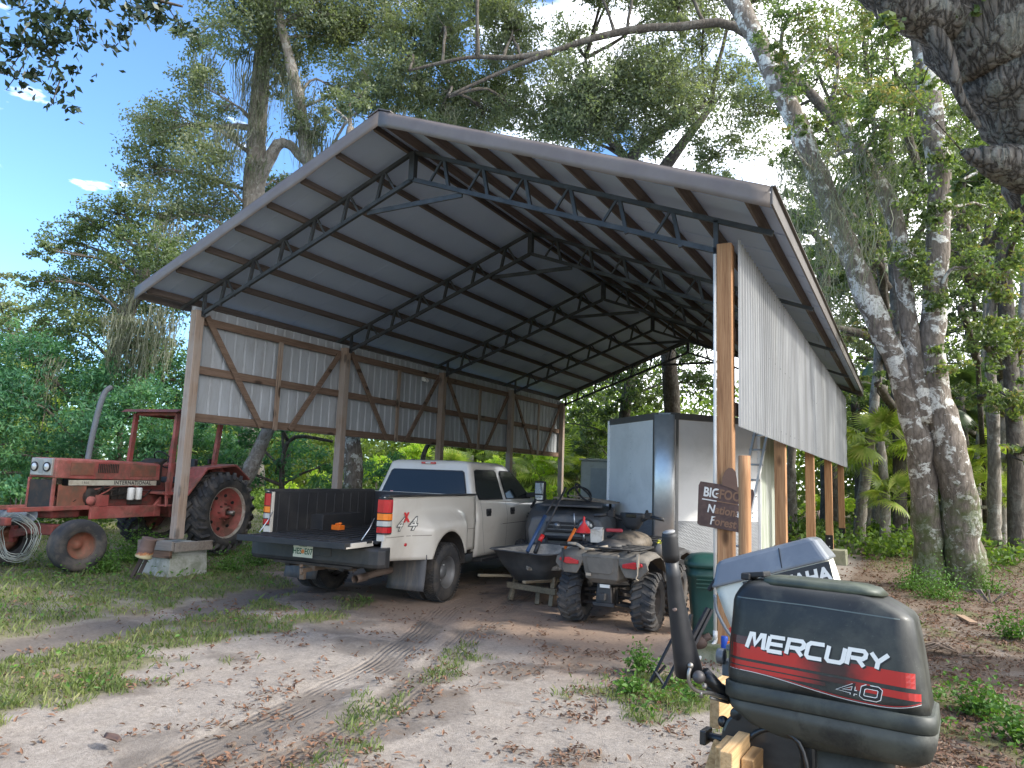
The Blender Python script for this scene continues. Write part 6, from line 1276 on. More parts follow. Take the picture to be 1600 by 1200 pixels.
mb = MB(); mb.bar(at_d(222, 872, 10.8), at_d(206, 902, 10.75), .06, .05); mb.bar(at_d(230, 872, 10.8), at_d(214, 904, 10.75), .02, .05); o = mb.build('iron_stub', M('rust_iron', (.06, .045, .04), .8, .3)); tag(o, 'short dark iron stub stuck in the ground under the rusty can', 'iron stub')
def weedbush(px, py, rx, n, lab, d, grp='tall weeds around the tractor'):
    c = at_z(px, py, 0); T = empty('weed_bush', (c.x, c.y, 0)); tag(T, lab, 'weeds', grp); k = rx * d / 1106; P = NP.normal(size=(n, 3)) * np.array([k * .45, k * .45, k * .4]); P[:, 2] = np.abs(P[:, 2]) * 1.3 + .03
    np_mesh('leaves', leafquads(P[:, 0], P[:, 1], P[:, 2], NP.uniform(.03, .06, n), NP.uniform(.02, .035, n), .6, .2), 4, weedmat, T); mb = MB()
    for i in range(26): p = P[R.randrange(n)]; mb.tube([(p[0] * .3, p[1] * .3, -.02), (p[0] * .7, p[1] * .7, p[2] * .6), tuple(p)], [.005, .004, .002], 4)
    mb.build('stem', weedmat, T)
for a, b_, r_, n, lab, d in ((215, 880, 44, 1500, 'tall leafy weed clump between front wheel and left footing', 11.5), (165, 895, 26, 500, 'weeds hugging the near front tractor wheel', 11.5), (255, 800 + 75, 30, 600, 'weeds climbing behind the rusty can', 12), (100, 890, 22, 300, 'small weed clump under the grille', 11.8), (400, 885, 34, 700, 'weeds at the foot of the rear tractor wheel', 12), (360, 895, 26, 400, 'low weeds beside the left footing', 11.6), (180, 810, 22, 500, 'vine weeds growing up against the tractor engine', 12.2)):
    weedbush(a, b_, r_, n, lab, d)
for a, b_, r_, n, lab, d in ((1470, 938, 40, 900, 'leafy weeds right at the foot of the twin trunk oak', 12.5), (1545, 930, 34, 600, 'weeds right of the oak base', 12.5), (1425, 925, 30, 500, 'weeds just left of the oak base', 13), (1585, 1000, 34, 500, 'green weeds by the right edge above the outboard', 9), (1530, 1120, 44, 500, 'bright weeds in the leaf litter right of the black outboard', 6), (1590, 1160, 44, 420, 'bright weeds in the lower right corner', 5.5), (1000, 1050, 26, 300, 'sprig of weeds left of the folded stand', 7), (985, 1085, 22, 160, 'lone bright seedling on the sand near the tiller', 6.5), (1400, 870, 30, 500, 'weeds beyond the oak on its left', 17)):
    weedbush(a, b_, r_, n, lab, d, 'weeds in the leaf litter at right')
# white floodlight on the left wall
mb = MB(); c = Vector((.09, 6.47, 4.12)); mb.box(c, (.05, .10, .10)); mb.ball(c + Vector((.07, -.05, -.03)), .045); mb.ball(c + Vector((.07, .05, -.03)), .045); o = mb.build('security_light', whitem, bevel=.008); tag(o, 'small white security light fixed high on the left wall', 'light')
# blossom of trash: bin, ladder, stake, sign, pvc
def bin_():
    c = at_z(1101, 992, .0); T = empty('wheelie_bin', (c.x + .02, c.y + .12, 0), radians(20)); tag(T, 'dark green plastic bin behind the front right post', 'bin'); g = M('bin_green', (.012, .055, .045), .45, dirt=(.06, .08, .06), damt=.3)
    b = MB().sh(True); rings = []
    for z, a in ((.02, .19), (.05, .20), (.4, .225), (.66, .245), (.68, .265), (.72, .268), (.73, .255), (.80, .262)): rings.append([Vector((a * (abs(cos(t)) ** .5) * (1 if cos(t) > 0 else -1), a * (abs(sin(t)) ** .5) * (1 if sin(t) > 0 else -1), z)) for t in [2 * pi * i / 28 for i in range(28)]])
    b.loft(rings); b.build('body', g, T)
    for k in range(4): MB().box((0, -.262, .70 - .045 * k), (.34, .012, .012)).build('rib', g, T)
    l = MB().sh(True); rings = []
    for z, a in ((.79, .285), (.83, .29), (.86, .27), (.92, .21), (.945, .10)): rings.append([Vector((a * (abs(cos(t)) ** .5) * (1 if cos(t) > 0 else -1), a * (abs(sin(t)) ** .5) * (1 if sin(t) > 0 else -1), z)) for t in [2 * pi * i / 28 for i in range(28)]])
    l.loft(rings); l.build('lid', g, T)
bin_()
def ladder():
    T = empty('ladder', (8.55, 2.6, 0)); tag(T, 'aluminium extension ladder leaning behind the front right post', 'ladder')
    A_, B2 = Vector((8.42, 2.35, .02)), Vector((8.62, 4.35, 2.72)); d = (B2 - A_).normalized(); sd = Vector((1, -.08, 0)).normalized(); up = sd.cross(d); m_ = MB()
    for s in (.14, .34): m_.bar(A_ + sd * (s - .33), B2 + sd * (s - .33), .035, .05, up=tuple(up))
    o = m_.build('rails', M('ladder_alu', (.62, .62, .61), .45, .3), T); r_ = MB()
    L = (B2 - A_).length; k = .2
    while k < L: p = A_ + d * k; r_.tube([p + sd * -.22, p + sd * .04], .018, 10); k += .30
    r_.build('rungs', M('rung_alu', (.4, .41, .42), .35, .9), T)
    for ch in T.children: ch.location = -Vector(T.location)
ladder()
c = at_d(1163, 712, 6.45); mb = MB().sh(True); P, Q = resample([(c.x, c.y, -.1), (c.x, c.y, .8), (c.x, c.y, c.z)], [.058, .056, .053], 5, .04); mb.tube(P, Q, 18); o = mb.build('timber_stake', post_new); tag(o, 'round orange timber post standing just in front of the square front right post', 'post')
def sign():
    T = empty('carved_sign', (8.9, -.115, 1.55), radians(4)); tag(T, 'rust brown cut out forest sign nailed to the front right barn post', 'sign'); T.rotation_euler = (0, radians(7), radians(3)); rs = M('sign_rust', (.075, .042, .036), .75, col2=(.13, .075, .06), sc=12, dirt=(.05, .035, .03), damt=.5)
    b = MB(); poly = [(-.225, -.235), (-.25, -.22), (-.285, .18), (-.27, .225), (-.20, .225), (.20, .225), (.27, .225), (.285, .18), (.25, -.22), (.225, -.235)]; b.prism(poly, -.006, .006, 'y'); po = b.build('plate', rs, T, bevel=.003)
    cut = M('letter_cream', (.62, .60, .56), .6); cutb = M('letter_timber', (.20, .11, .065), .8)
    def L(tx, x, z, sz, bold, wx=1., sh=0):
        v, f = text_verts(tx, sz, bold, sh)
        for side in (0, 1):
            pass
        mid = .085; t = MB(); 
        for k_, ff in enumerate(f):
            cx_ = sum(v[i].x * wx + x for i in ff) / len(ff); t.cur = 1 if abs(cx_ - .03) < .115 else 0; t.add([(v[i].x * wx + x, -.0085, v[i].y + z) for i in ff], [tuple(range(len(ff)))])
        t.build('lettering', [cut, cutb], po)
    L('BIGFOOT', 0, .12, .135, .004, .78); L('National', .01, -.045, .12, .003, .85, .1); L('Forest', .01, -.165, .12, .003, .85, .1)
    r_ = MB(); r_.mat(0).box((-.155, -.009, .045), (.15, .004, .012)); r_.mat(0).box((.19, -.009, .045), (.10, .004, .012)); r_.mat(1).box((.03, -.009, .045), (.215, .004, .010)); r_.build('rule', [cut, cutb], po)
    t = MB(); t.prism([(-.045, .22), (-.05, .30), (-.03, .37), (.0, .41), (.04, .41), (.075, .38), (.095, .31), (.11, .24), (.13, .17), (.06, .20)], -.014, -.004, 'y'); t.build('rust_tab', M('rust_tab', (.15, .085, .06), .8), T)
sign()
mb = MB(); px = 8.9 - .08 - .018; mb.tube([(px, -.085, 4.30), (px, -.085, .24)], .018, 12); P, Q = resample([(px, -.085, .24), (px, -.10, .17), (px - .10, -.22, .05), (px - .14, -.27, -.02), (px - .14, -.27, -.15)], [.018] * 5, 5, 0); mb.tube(P, Q, 12); mb.tube([(px, -.085, .19), (px, -.085, .28)], .024, 12); o = mb.build('pvc_pipe', whitep); tag(o, 'white plastic pipe running down the left edge of the front right post', 'pipe')
# black folding frame, junk by the footing
def fr(name, lab, cat, bars, mt, w_=.025, cap=None):
    mb = MB()
    for a, b_ in bars: mb.bar(a, b_, w_, w_ * .6)
    o = mb.build(name, mt); tag(o, lab, cat)
q = lambda a, b_, d: at_d(a, b_, d)
fr('folding_stand', 'collapsed black folding stand lying in the weeds beside the tiller handle', 'stand', [(q(1016, 1066, 6.25), q(1052, 995, 6.4)), (q(1035, 1078, 6.1), q(1062, 1025, 6.2)), (q(1016, 1066, 6.25), q(1040, 1040, 6.3)), (q(1024, 1050, 6.25), q(1040, 1074, 6.15)), (q(1052, 995, 6.4), q(1075, 950, 6.6)), (q(1062, 1025, 6.2), q(1085, 985, 6.4))], M('stand_black', (.02, .022, .026), .4, .4))
fr('steel_angle', 'leaning dark steel angle bar between bin and tiller handle', 'steel bar', [(q(1082, 1012, 7.0), q(1112, 952, 7.1)), (q(1076, 1008, 7.), q(1106, 950, 7.1)), (q(1072, 1000, 7.1), q(1080, 960, 7.1))], M('angle_steel', (.07, .07, .075), .45, .6), .045)
mb = MB(); c = q(1090, 1003, 7.1); mb.ball(c, (.10, .08, .07), 12, 8); mb.tube([c, c + Vector((.12, .03, .07))], .035, 10); mb.box(c + Vector((-.08, 0, -.02)), (.1, .1, .08)); o = mb.build('rusty_coupler', M('coupler_rust', (.09, .06, .05), .7, .3)); tag(o, 'rusty iron coupler lying at the foot of the front right post', 'iron part')
mb = MB(); c = q(1132, 1004, 6.9); mb.mat(0).lathe([(0, -.05), (.033, -.05), (.033, .05), (.028, .06), (0, .06)], c, 'z', 16); mb.mat(1).box(c + Vector((.055, 0, -.01)), (.06, .03, .05)); o = mb.build('blue_can', [M('can_blue', (.01, .06, .35), .4), orgm], bevel=.002); tag(o, 'small blue drink can on the concrete beside the white pipe', 'can')
# dead frond and stump
mb = MB(); c = at_z(1500, 1025, .02)
for i in range(22): a = radians(170 + R.uniform(-38, 38)); L = R.uniform(.25, .55); d = Vector((cos(a), sin(a), 0)); mb.tube([c + Vector((0, 0, .03)), c + d * L * .5 + Vector((0, 0, R.uniform(.05, .12))), c + d * L + Vector((0, 0, .01))], [.010, .018, .003], 4, flat=.3)
mb.tube([c, c + Vector((.3, .1, .02))], .014, 6); o = mb.build('dead_frond', M('dead_frond', (.27, .19, .13), .85, col2=(.18, .12, .08))); tag(o, 'dry brown palm frond lying in the leaf litter at right', 'frond')
mb = MB(); c = at_z(1548, 945, 0)
for i in range(16): a = R.uniform(.3, 2.8); mb.tube([c, c + Vector((.25 * cos(a), .1 * sin(a), .22)), c + Vector((.55 * cos(a), .3 * sin(a), .05))], [.012, .02, .004], 4, flat=.3)
o = mb.build('dead_frond', M('dead_frond_grey', (.16, .13, .11), .9)); tag(o, 'grey dead palm frond slumped beside the twin trunk oak base', 'frond')
mb = MB(); a, b_ = at_z(1500, 962, .04), at_z(1522, 974, .03); mb.bar(a, b_, .10, .03); o = mb.build('bark_slab', M('slab', (.30, .2, .13), .8)); tag(o, 'pale slab of fallen bark in front of the oak base', 'bark')
mb = MB(); mb.tube([at_z(1530, 792, 1.0) * 0 + at_d(1515, 792, 22), at_d(1580, 794, 22)], .06, 8); mb.tube([at_d(1520, 792, 22), at_d(1520, 830, 22)], .06, 8); mb.tube([at_d(1578, 794, 22), at_d(1578, 832, 22)], .06, 8); o = mb.build('rail_fence', bark_far if 'bark_far' in globals() else blackm); tag(o, 'short grey timber rail between the slim trunks at right', 'fence')
mb = MB().sh(True); c = at_z(172, 1160, .015); mb.sheet(None, 5, 4, lambda u, v_: (c.x + (u - .5) * .16, c.y + (v_ - .5) * .08 * sin(pi * (.15 + .7 * u)), c.z + .025 * abs(v_ - .5) * 2 + .015)); o = mb.build('large_leaf', M('leaf_brown_big', (.10, .06, .045), .7), solid=.002); tag(o, 'single large dark fallen leaf on the pale sand at lower left', 'leaf')
# ------------------------------------------------------------ outboards on the timber rack
from mathutils.bvhtree import BVHTree
OBY = radians(-3.3)
ORG = Vector((10.068, -5.179, 1.142))
cowl = M('cowl_black', (.008, .009, .008), .42, 0, col2=(.018, .019, .017), sc=3, dirt=(.085, .09, .075), dsc=4, damt=.5, dlo=.47, coat=.06, fine=.02)
def scratch(mt, amt=.35, col=(.16, .165, .155)):
    nt = mt.node_tree; b = [n for n in nt.nodes if n.type == 'BSDF_PRINCIPLED'][0]; l = b.inputs['Base Color'].links[0]; src = l.from_socket
    f1 = ramp(nt, noise(nt, coord(nt, (5, 60, 70)), 3, 4, .8, .5), [(.66, 0.), (.70, 1.)]); f2 = ramp(nt, noise(nt, coord(nt), 160, 2), [(.66, 0.), (.72, 1.)]); f3 = ramp(nt, noise(nt, coord(nt), 5, 3), [(.40, 0.), (.62, 1.)])
    nt.links.new(mix(nt, math_(nt, 'MULTIPLY', math_(nt, 'MULTIPLY', math_(nt, 'MAXIMUM', f1, math_(nt, 'MULTIPLY', f2, .7)), f3), amt), src, col), b.inputs['Base Color'])
scratch(cowl)
pan = M('pan_greygreen', (.045, .048, .040), .6, 0, col2=(.085, .088, .07), sc=5, dirt=(.012, .012, .011), dsc=7, damt=.9, dlo=.47, bmp=.1)
bandm = M('seal_band', (.028, .032, .028), .5, 0, dirt=(.11, .12, .09), dsc=6, damt=.4)
cast = M('cast_black', (.010, .011, .012), .38, .2, dirt=(.06, .06, .055), dsc=7, damt=.3, coat=.3)
wht = M('decal_letters', (.70, .70, .66), .4, fine=.03); outl = M('decal_shadow', (.012, .012, .012), .5)
def plan(x0, x1, yw, r_, z, k=7, yc=0):
    pts = []
    for cx, cy, a0 in ((x1 - r_, yw - r_, 0), (x0 + r_, yw - r_, 90), (x0 + r_, -yw + r_, 180), (x1 - r_, -yw + r_, 270)):
        for i in range(k): a = radians(a0 + 90 * i / (k - 1)); pts.append(Vector((cx + r_ * cos(a), cy + r_ * sin(a) + yc, z)))
    return pts
def strokes(word, h, w_, th, gap, shear):
    G = {'M': [[(0, 0), (.10, 1), (.30, 1), (.52, .30), (.82, 1), (1.02, 1), (1.12, 0)]], 'E': [[(1, 1), (0, 1)], [(0, .5), (.95, .5)], [(0, 0), (1, 0)], [(0, .0), (0, 1)]], 'R': [[(0, 0), (0, 1), (.85, 1), (1, .85), (1, .62), (.85, .48), (.15, .48)], [(.55, .48), (1.02, 0)]],
         'C': [[(1, 1), (.15, 1), (0, .85), (0, .15), (.15, 0), (1, 0)]], 'U': [[(0, 1), (0, .15), (.15, 0), (.85, 0), (1, .15), (1, 1)]], 'Y': [[(0, 1), (.5, .45), (1, 1)], [(.5, .45), (.5, 0)]],
         '4': [[(.80, 0), (.80, 1), (0, .32), (1.05, .32)]], '0': [[(.2, 0), (.85, 0), (1, .15), (1, .85), (.85, 1), (.2, 1), (.03, .85), (.03, .15), (.2, 0)]]}
    x = 0; polys = []
    for ch in word:
        for pl in G[ch]:
            P = [Vector((x + a * w_ + b_ * h * shear, b_ * h)) for a, b_ in pl]; n = len(P); L, Rr = [], []; closed = (P[0] - P[-1]).length < 1e-6
            for i in range(n):
                d0 = (P[i] - P[i - 1]).normalized() if i > 0 else ((P[0] - P[-2]).normalized() if closed else (P[1] - P[0]).normalized()); d1 = (P[i + 1] - P[i]).normalized() if i < n - 1 else ((P[1] - P[0]).normalized() if closed else d0)
                t = (d0 + d1).normalized(); nn = Vector((-t.y, t.x)); m_ = min(1.6, 1 / max(.35, nn.dot(Vector((-d0.y, d0.x))))); e = 0
                L.append(P[i] + nn * th / 2 * m_); Rr.append(P[i] - nn * th / 2 * m_)
            for i in range(n - 1):
                k = max(1, int((P[i + 1] - P[i]).length / .012))
                for j in range(k):
                    f0, f1 = j / k, (j + 1) / k; polys.append([L[i].lerp(L[i + 1], f0), L[i].lerp(L[i + 1], f1), Rr[i].lerp(Rr[i + 1], f1), Rr[i].lerp(Rr[i + 1], f0)])
        x += (1.12 if ch == 'M' else 1.) * w_ + gap
    return polys, x - gap
def conform(name, polys, tgt, mt, parent, o, mats=None, far=-1.):
    """lay flat decal polygons (x,z) on the near side of the cowl"""
    bv = BVHTree.FromPolygons([v.co.copy() for v in tgt.data.vertices], [tuple(p.vertices) for p in tgt.data.polygons]); mb = MB()
    for i, pl in enumerate(polys):
        vs = []
        for p in pl:
            h = bv.ray_cast(Vector((p[0], far, p[1])), Vector((0, 1, 0))); vs.append((p[0], (h[0].y if h[0] is not None else -.17) - o - i * .000007, p[1]))
        mb.add(vs, [tuple(range(len(vs)))])
    return mb.build(name, mats or mt, parent)
def gridpoly(top, bot, x0, x1, n=40, m_=3):
    out = []
    for i in range(n):
        a, b_ = x0 + (x1 - x0) * i / n, x0 + (x1 - x0) * (i + 1) / n
        for j in range(m_):
            f = lambda x, t: bot(x) + (top(x) - bot(x)) * t; out.append([(a, f(a, j / m_)), (b_, f(b_, j / m_)), (b_, f(b_, (j + 1) / m_)), (a, f(a, (j + 1) / m_))])
    return out
def mercury():
    T = empty('outboard_motor', ORG, OBY, 1.0); tag(T, 'large black outboard motor with red side stripes in the right foreground', 'outboard motor')
    T.rotation_euler = (radians(-4.5), radians(.2), OBY)
    LEN = .565
    # cowl: stack of rounded plan sections; z=0 is the seam
    sec = [(0, .0, .570, .165, .06), (.03, -.003, .566, .168, .062), (.12, .0, .556, .168, .062), (.20, .006, .545, .164, .062), (.255, .010, .535, .160, .055), (.270, .014, .525, .157, .055), (.292, .024, .490, .148, .06), (.306, .034, .462, .137, .06), (.317, .048, .438, .120, .06), (.325, .07, .41, .095, .06), (.328, .10, .39, .06, .04)]
    c = MB().sh(True); c.loft([plan(a, b_, w_, r_, z) for z, a, b_, w_, r_ in sec]); co = c.build('cowl', cowl, T)
    # shoulder crease line and raised hatch
    cr = gridpoly(lambda x: .268 - .03 * max(0, x - .25), lambda x: .2645 - .03 * max(0, x - .25), .03, .50, 30, 1); conform('crease', cr, co, M('worn_edge', (.10, .12, .11), .4), co, .0012)
    ht = MB().sh(True); ht.loft([plan(a, b_, w_, .05, z) for z, a, b_, w_ in ((.315, .09, .455, .125), (.335, .10, .435, .115), (.343, .12, .40, .095), (.345, .15, .37, .06))]); ht.build('hatch', M('hatch_moss', (.035, .045, .035), .45, col2=(.08, .09, .06), sc=6, dirt=(.14, .16, .11), dsc=5, damt=.5), co)
    lt = MB(); lt.box((.062, -.03, .338), (.075, .10, .018), Matrix.Rotation(-.15, 3, 'Y')); lt.box((.04, -.03, .330), (.03, .12, .022)); lt.build('latch', blackm, co, bevel=.004)
    # band and pan
    bd = MB().sh(True); bd.loft([plan(-.005, .576, .172, .062, .004), plan(-.009, .582, .1745, .06, .001), plan(-.009, .585, .1745, .06, -.040), plan(.0, .580, .170, .06, -.046)]); bd.build('seal_band', bandm, T)
    pn = MB().sh(True); rings = []
    for t, (a, b_, w_, zl, zr_) in enumerate(((.004, .586, .172, -.048, -.046), (.01, .580, .168, -.075, -.085), (.06, .565, .150, -.115, -.125), (.16, .54, .12, -.150, -.145), (.2, .50, .09, -.165, -.150))):
        ring = plan(a, b_, w_, .055, 0)
        for p in ring: u = (p.x - a) / (b_ - a); p.z = zl + (zr_ - zl) * u
        rings.append(ring)
    pn.loft(rings); pn.build('lower_pan', pan, T)
    ms = MB().sh(True); ms.loft([plan(.20, .47, .075, .05, -.15), plan(.22, .45, .07, .05, -.3), plan(.23, .43, .06, .05, -.6), plan(.24, .40, .05, .04, -.75)]); ms.build('midsection', pan, T)
    # clamp bracket: big rounded plate + screws
    cb = MB(); pts = []
    for a in range(0, 360, 15): pts.append((.105 + .125 * cos(radians(a)), -.185 + .125 * sin(radians(a))))
    for s in (-.115, .085): cb.prism(pts, s - .016, s + .016, 'y')
    cb.prism([(.20, -.10), (.26, -.12), (.27, -.6), (.18, -.6)], -.10, -.075, 'y'); cb.prism([(.02, -.10), (.10, -.06), (.18, -.08), (.20, -.40), (.14, -.62), (.08, -.42)], -.13, -.10, 'y'); cb.box((.13, 0, -.14), (.10, .22, .07)); cb.box((.10, 0, -.21), (.08, .2, .10)); cb.build('clamp_bracket', cast, T, bevel=.01)
    sc2 = MB(); sc2.tube([(-.075, -.10, -.19), (.02, -.10, -.19)], .014, 10); sc2.box((-.075, -.10, -.19), (.022, .075, .045)); sc2.ball((-.02, -.10, -.135), .018); sc2.lathe([(.0, 0), (.022, 0), (.022, .01), (0, .012)], (.03, -.131, -.10), 'y', 14); sc2.build('clamp_screw', cast, T, bevel=.005)
    gr_ = MB(); P, Q = resample([(.04, -.135, -.30), (.06, -.135, -.18), (.13, -.135, -.12), (.22, -.135, -.14), (.25, -.135, -.25)], [.008] * 5, 4, 0); gr_.tube(P, Q, 8); gr_.build('bracket_rib', cast, T)
    # tiller arm
    f_ = lambda px, py, d: T_inv @ at_d(px, py, d)
    T_m = Matrix.Translation(ORG) @ T.rotation_euler.to_matrix().to_4x4(); T_inv = T_m.inverted()
    ar = MB(); q = [(f_(1100, 1052, 2.36), .028), (f_(1122, 1075, 2.36), .026), (f_(1150, 1092, 2.38), .03)]; ar.tube([a for a, b_ in q], [b_ for a, b_ in q], 14, flat=.8); ar.tube([f_(1104, 1072, 2.36), f_(1148, 1098, 2.36)], .012, 10); arm = ar.build('tiller_arm', cast, T)
    hd = MB(); P = [(1076, 1050, 26), (1072, 1028, 24), (1065, 990, 20), (1057, 940, 16), (1052, 900, 13.5), (1049, 872, 12)]; hd.tube([f_(a, b_, 2.34) for a, b_, w_ in P], [w_ / 1106 * 2.34 for a, b_, w_ in P], 18, flat=.8); ho = hd.build('tiller_handle', M('tiller_black', (.012, .013, .016), .45, dirt=(.05, .05, .05), dsc=6, damt=.3), T)
    gp = MB(); P = [(1049.5, 876, 12.5), (1048, 865, 13.5), (1047, 850, 13), (1046, 838, 12), (1045.5, 833, 11)]; gp.tube([f_(a, b_, 2.34) for a, b_, w_ in P], [w_ / 1106 * 2.34 for a, b_, w_ in P], 18); gpo = gp.build('throttle_grip', blackm, ho)
    a = f_(1045.5, 832.5, 2.34); b2 = f_(1045, 830, 2.34); MB().tube([a, b2], .020, 16).build('grip_cap', M('cap_grey', (.22, .22, .22), .5), gpo)
    for (x, y, r_) in ((1054, 952, .008), (1059, 975, .009)): MB().ball(f_(x, y, 2.31), (r_, .002, r_ * .8)).build('worn_patch', M('worn_tan', (.22, .15, .12), .6), ho)
    lv = MB(); P = [f_(1079, 1042, 2.29), f_(1076, 1055, 2.28), f_(1080, 1072, 2.28), f_(1093, 1081, 2.29), f_(1110, 1083, 2.31), f_(1136, 1092, 2.35)]; P2, Q2 = resample(P, [.0065] * 6, 4, 0); lv.tube(P2, Q2, 8); lv.tube([f_(1095, 1080, 2.29), f_(1096, 1090, 2.29)], .006, 8); lv.tube([f_(1110, 1090, 2.32), f_(1138, 1098, 2.36)], .005, 8); lv.ball(f_(1079, 1040, 2.29), .010); lv.ball(f_(1101, 1072, 2.29), .009); lvo = lv.build('shift_linkage', M('linkage_metal', (.32, .30, .27), .4, .7), arm)
    MB().ball(f_(1092, 1058, 2.27), .0205, 18, 12).build('shift_knob', M('knob_grey', (.06, .055, .055), .45), lvo)
    # decals
    mt, nt, b, out = new_mat('stripe_red'); v = coord(nt); sp = nd(nt, 'SeparateXYZ'); nt.links.new(v, sp.inputs[0]); n1 = noise(nt, v, 40, 2)
    hump = lambda c_, w_: math_(nt, 'SUBTRACT', 1., math_(nt, 'MULTIPLY', math_(nt, 'ABSOLUTE', math_(nt, 'SUBTRACT', sp.outputs[0], c_)), 1 / w_))
    z2 = nd(nt, 'Math', operation='MULTIPLY'); nt.links.new(sp.outputs[2], z2.inputs[0]); z2.inputs[1].default_value = 7.
    f1 = math_(nt, 'MAXIMUM', hump(.13, .17), hump(.50, .16)); f1 = math_(nt, 'ADD', f1, math_(nt, 'MULTIPLY', math_(nt, 'SUBTRACT', n1, .5), .25))
    nt.links.new(ramp(nt, f1, [(.05, (.035, .010, .010)), (.55, (.42, .016, .012))]), b.inputs['Base Color']); b.inputs['Roughness'].default_value = .32; b.inputs['Coat Weight'].default_value = .4
    def band(t0, t1, x0, x1, name, o, mt_): return conform(name, gridpoly(t1, t0, x0, x1, 44, 3), co, mt_, co, o)
    slope = -.0
    band(lambda x: .084 - .02 * x, lambda x: .125 - .02 * x, .012, .535, 'red_stripe', .0010, mt)
    dk = M('stripe_dark_red', (.06, .010, .010), .35, coat=.3)
    band(lambda x: .126 - .02 * x, lambda x: .150 - .02 * x, .012, .09, 'red_stripe', .0010, dk)
    for z0, z1 in ((.062, .076), (.047, .058)): band(lambda x, z=z0: z - .02 * x, lambda x, z=z1: z - .02 * x, .012, .30 if z0 < .05 else .42, 'red_stripe', .0010, mt)
    band(lambda x: .052 - .02 * x, lambda x: .072 - .02 * x, .36, .548, 'red_stripe', .0011, mt)
    pinf = lambda x: .046 - .034 * (1 - cos(pi * min(1, max(0, (x - .04)) / .38))) / 2 + (.022 * ((x - .44) / .11) ** 2 if x > .44 else 0)
    band(lambda x: pinf(x) - .0008, lambda x: pinf(x) + .0012, .012, .548, 'pinstripe', .0012, M('pin_white', (.5, .48, .46), .5)); band(lambda x: pinf(x) + .0028, lambda x: pinf(x) + .0052, .012, .548, 'pinstripe', .0012, M('pin_red', (.35, .02, .02), .5))
    pl, wd = strokes('MERCURY', .043, .0445, .0118, .0125, .22); x0 = .068
    sh = [[(p.x + x0 + .004, p.y + .117 - .004 - .01 * (p.x)) for p in a] for a in pl]; conform('lettering_shadow', sh, co, outl, co, .0016)
    tx = [[(p.x + x0, p.y + .117 - .01 * (p.x)) for p in a] for a in pl]; conform('lettering', tx, co, wht, co, .0022)
    for th, o_, m_ in ((.0125, .0018, wht), (.0085, .0024, outl)):
        pl, wd = strokes('40', .031, .046, th, .014, .2); conform('lettering', [[(p.x + .335, p.y + .030 - .02 * p.x) for p in a] for a in pl], co, m_, co, o_)
    # front face electrics
    el = MB(); el.box((-.02, .02, .02), (.05, .12, .05)); el.tube([(-.04, -.05, .06), (-.05, -.03, .04), (-.03, .02, .0)], .012, 8); el.tube([(-.055, -.06, .06), (-.03, -.06, .06)], .026, 12); el.box((-.01, -.03, .09), (.04, .05, .02)); el.build('front_fittings', M('fitting_grey', (.20, .21, .22), .45, .4), T, bevel=.004)
    return T
mercury()
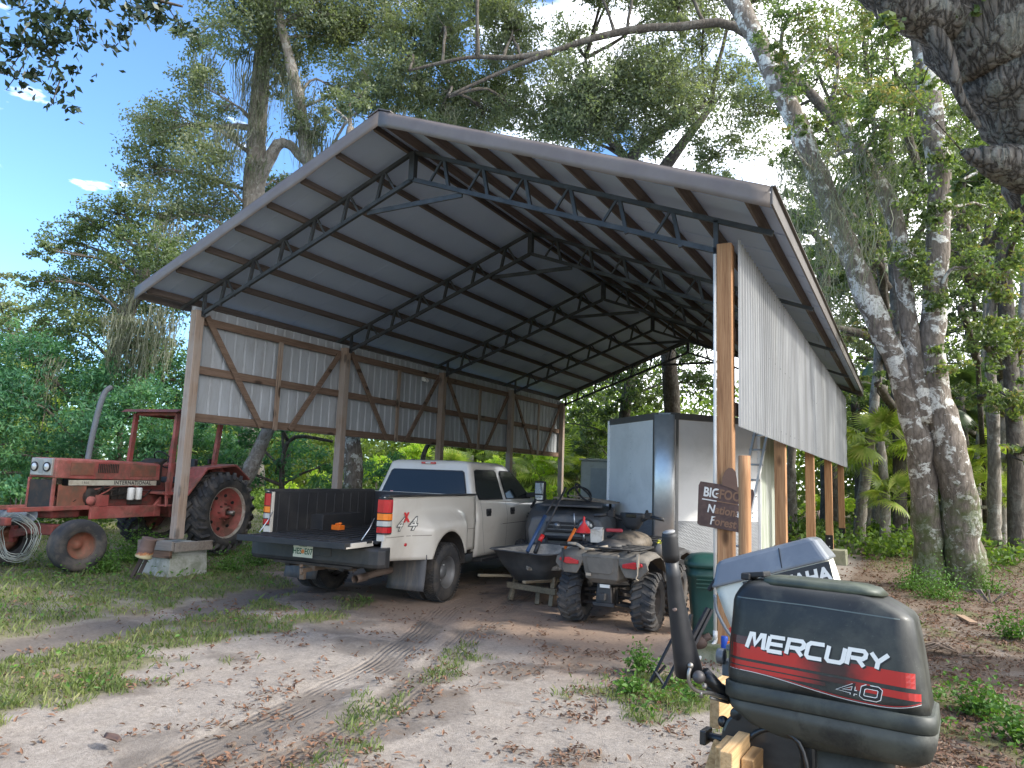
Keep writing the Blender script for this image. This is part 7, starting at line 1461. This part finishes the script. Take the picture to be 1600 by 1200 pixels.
def yamaha():
    o0 = Vector((9.845, -4.06, 1.03)); T = empty('outboard_motor', o0, 0); T.scale = (1, 1, 1.14); T.rotation_euler = (radians(-2), radians(-19), radians(0)); tag(T, 'smaller blue grey outboard motor tilted up behind the black one', 'outboard motor')
    gb = M('cowl_bluegrey', (.14, .155, .175), .36, .1, col2=(.18, .195, .215), sc=3, dirt=(.38, .40, .38), dsc=2.5, damt=.35, dlo=.55, coat=.3, fine=.02); cr = M('cowl_cream', (.56, .56, .48), .5); dkp = M('cowl_charcoal', (.03, .032, .035), .5)
    lo = MB().sh(True); lo.loft([plan(.03, .44, .13, .05, 0), plan(.01, .50, .145, .05, .04), plan(-.0, .53, .15, .05, .12), plan(-.005, .535, .15, .05, .235)]); loo = lo.build('lower_cowl', cr, T)
    tp = MB(); k = 5
    tp.loft([plan(-.012, .545, .158, .03, z, k) for z in (.232, .242)] + [plan(-.0, .54, .155, .03, .252, k)] + [plan(.03, .515, .118, .03, .318, k), plan(.045, .50, .105, .03, .33, k), plan(.07, .48, .085, .03, .335, k)]); to = tp.build('upper_cowl', gb, T, bevel=.004)
    sd = MB(); sd.prism([(.15, .03), (.52, .06), (.54, .228), (.14, .228)], -.156, -.150, 'y'); so_ = sd.build('side_panel', dkp, T); 
    v, f = text_verts('YAMAHA', .068, .003, .15, 1.); t = MB(); t.add([(.365 + a.x * 1.15, -.158, .182 + a.y) for a in v], f); t.build('lettering', wht, so_); 
    rs = MB(); rs.box((.08, -.152, .055), (.14, .004, .022)); rs.build('red_stripe', M('stripe_red2', (.4, .02, .02), .4), loo); rs = MB(); rs.box((.08, -.152, .028), (.14, .004, .012)); rs.build('stripe', dkp, loo)
    sm = MB(); sm.bar((.335, -.158, .245), (.345, -.120, .322), .004, .004); sm.build('panel_seam', outl, to)
    fr_ = MB(); P, Q = resample([(-.005, -.156, .205), (-.02, -.156, .14), (.0, -.156, .05), (.03, -.15, .0)], [.008] * 4, 4, 0); fr_.tube(P, Q, 8); fr_.ball((.03, -.13, -.015), (.03, .04, .03)); fr_.build('frame_edge', gb, T)
    lt = MB(); lt.box((-.025, -.05, .245), (.07, .05, .018), Matrix.Rotation(-.6, 3, 'Y')); lt.build('latch', blackm, T, bevel=.005)
    ms = MB(); ms.loft([plan(.16, .40, .07, .05, 0), plan(.2, .38, .06, .05, -.35), plan(.24, .36, .05, .04, -.8)]); ms.build('midsection', gb, T); cb = MB(); cb.box((.10, 0, -.08), (.18, .26, .18)); cb.box((.05, 0, -.22), (.10, .22, .22)); cb.build('clamp_bracket', dkp, T, bevel=.02)
yamaha()
# timber rack both motors hang on
def rack():
    rz = Matrix.Rotation(OBY, 3, 'Z'); T = empty('timber_rack', (ORG.x, ORG.y, 0), OBY); tag(T, 'pale lumber rack holding the two outboard motors', 'rack'); z = ORG.z
    nw = wood('fresh_lumber', (.50, .31, .14), (.66, .46, .25), (.25, .13, .05), 1); zt = z - .135
    MB().box((.055, .06, zt - .085), (.038, .82, .17)).build('board', nw, T, bevel=.004); MB().box((.016, .10, zt - .105), (.036, .74, .17)).build('board', nw, T, bevel=.004); MB().box((.0955, .08, zt - .12), (.036, .70, .17)).build('board', nw, T, bevel=.004)
    MB().bar((-.20, .40, zt - .10), (-.20, 1.5, zt - .14), .04, .17).build('board', nw, T, bevel=.004)
    for y in (-.10, .42):
        for s in (1, -1): MB().bar((.055 + s * .08, y, zt - .05), (.055 + s * .38, y + .0, 0), .085, .038).build('leg', nw, T, bevel=.004)
    MB().bar((.36, -.10, .3), (.36, .42, .3), .04, .085).build('rail', nw, T)
rack()
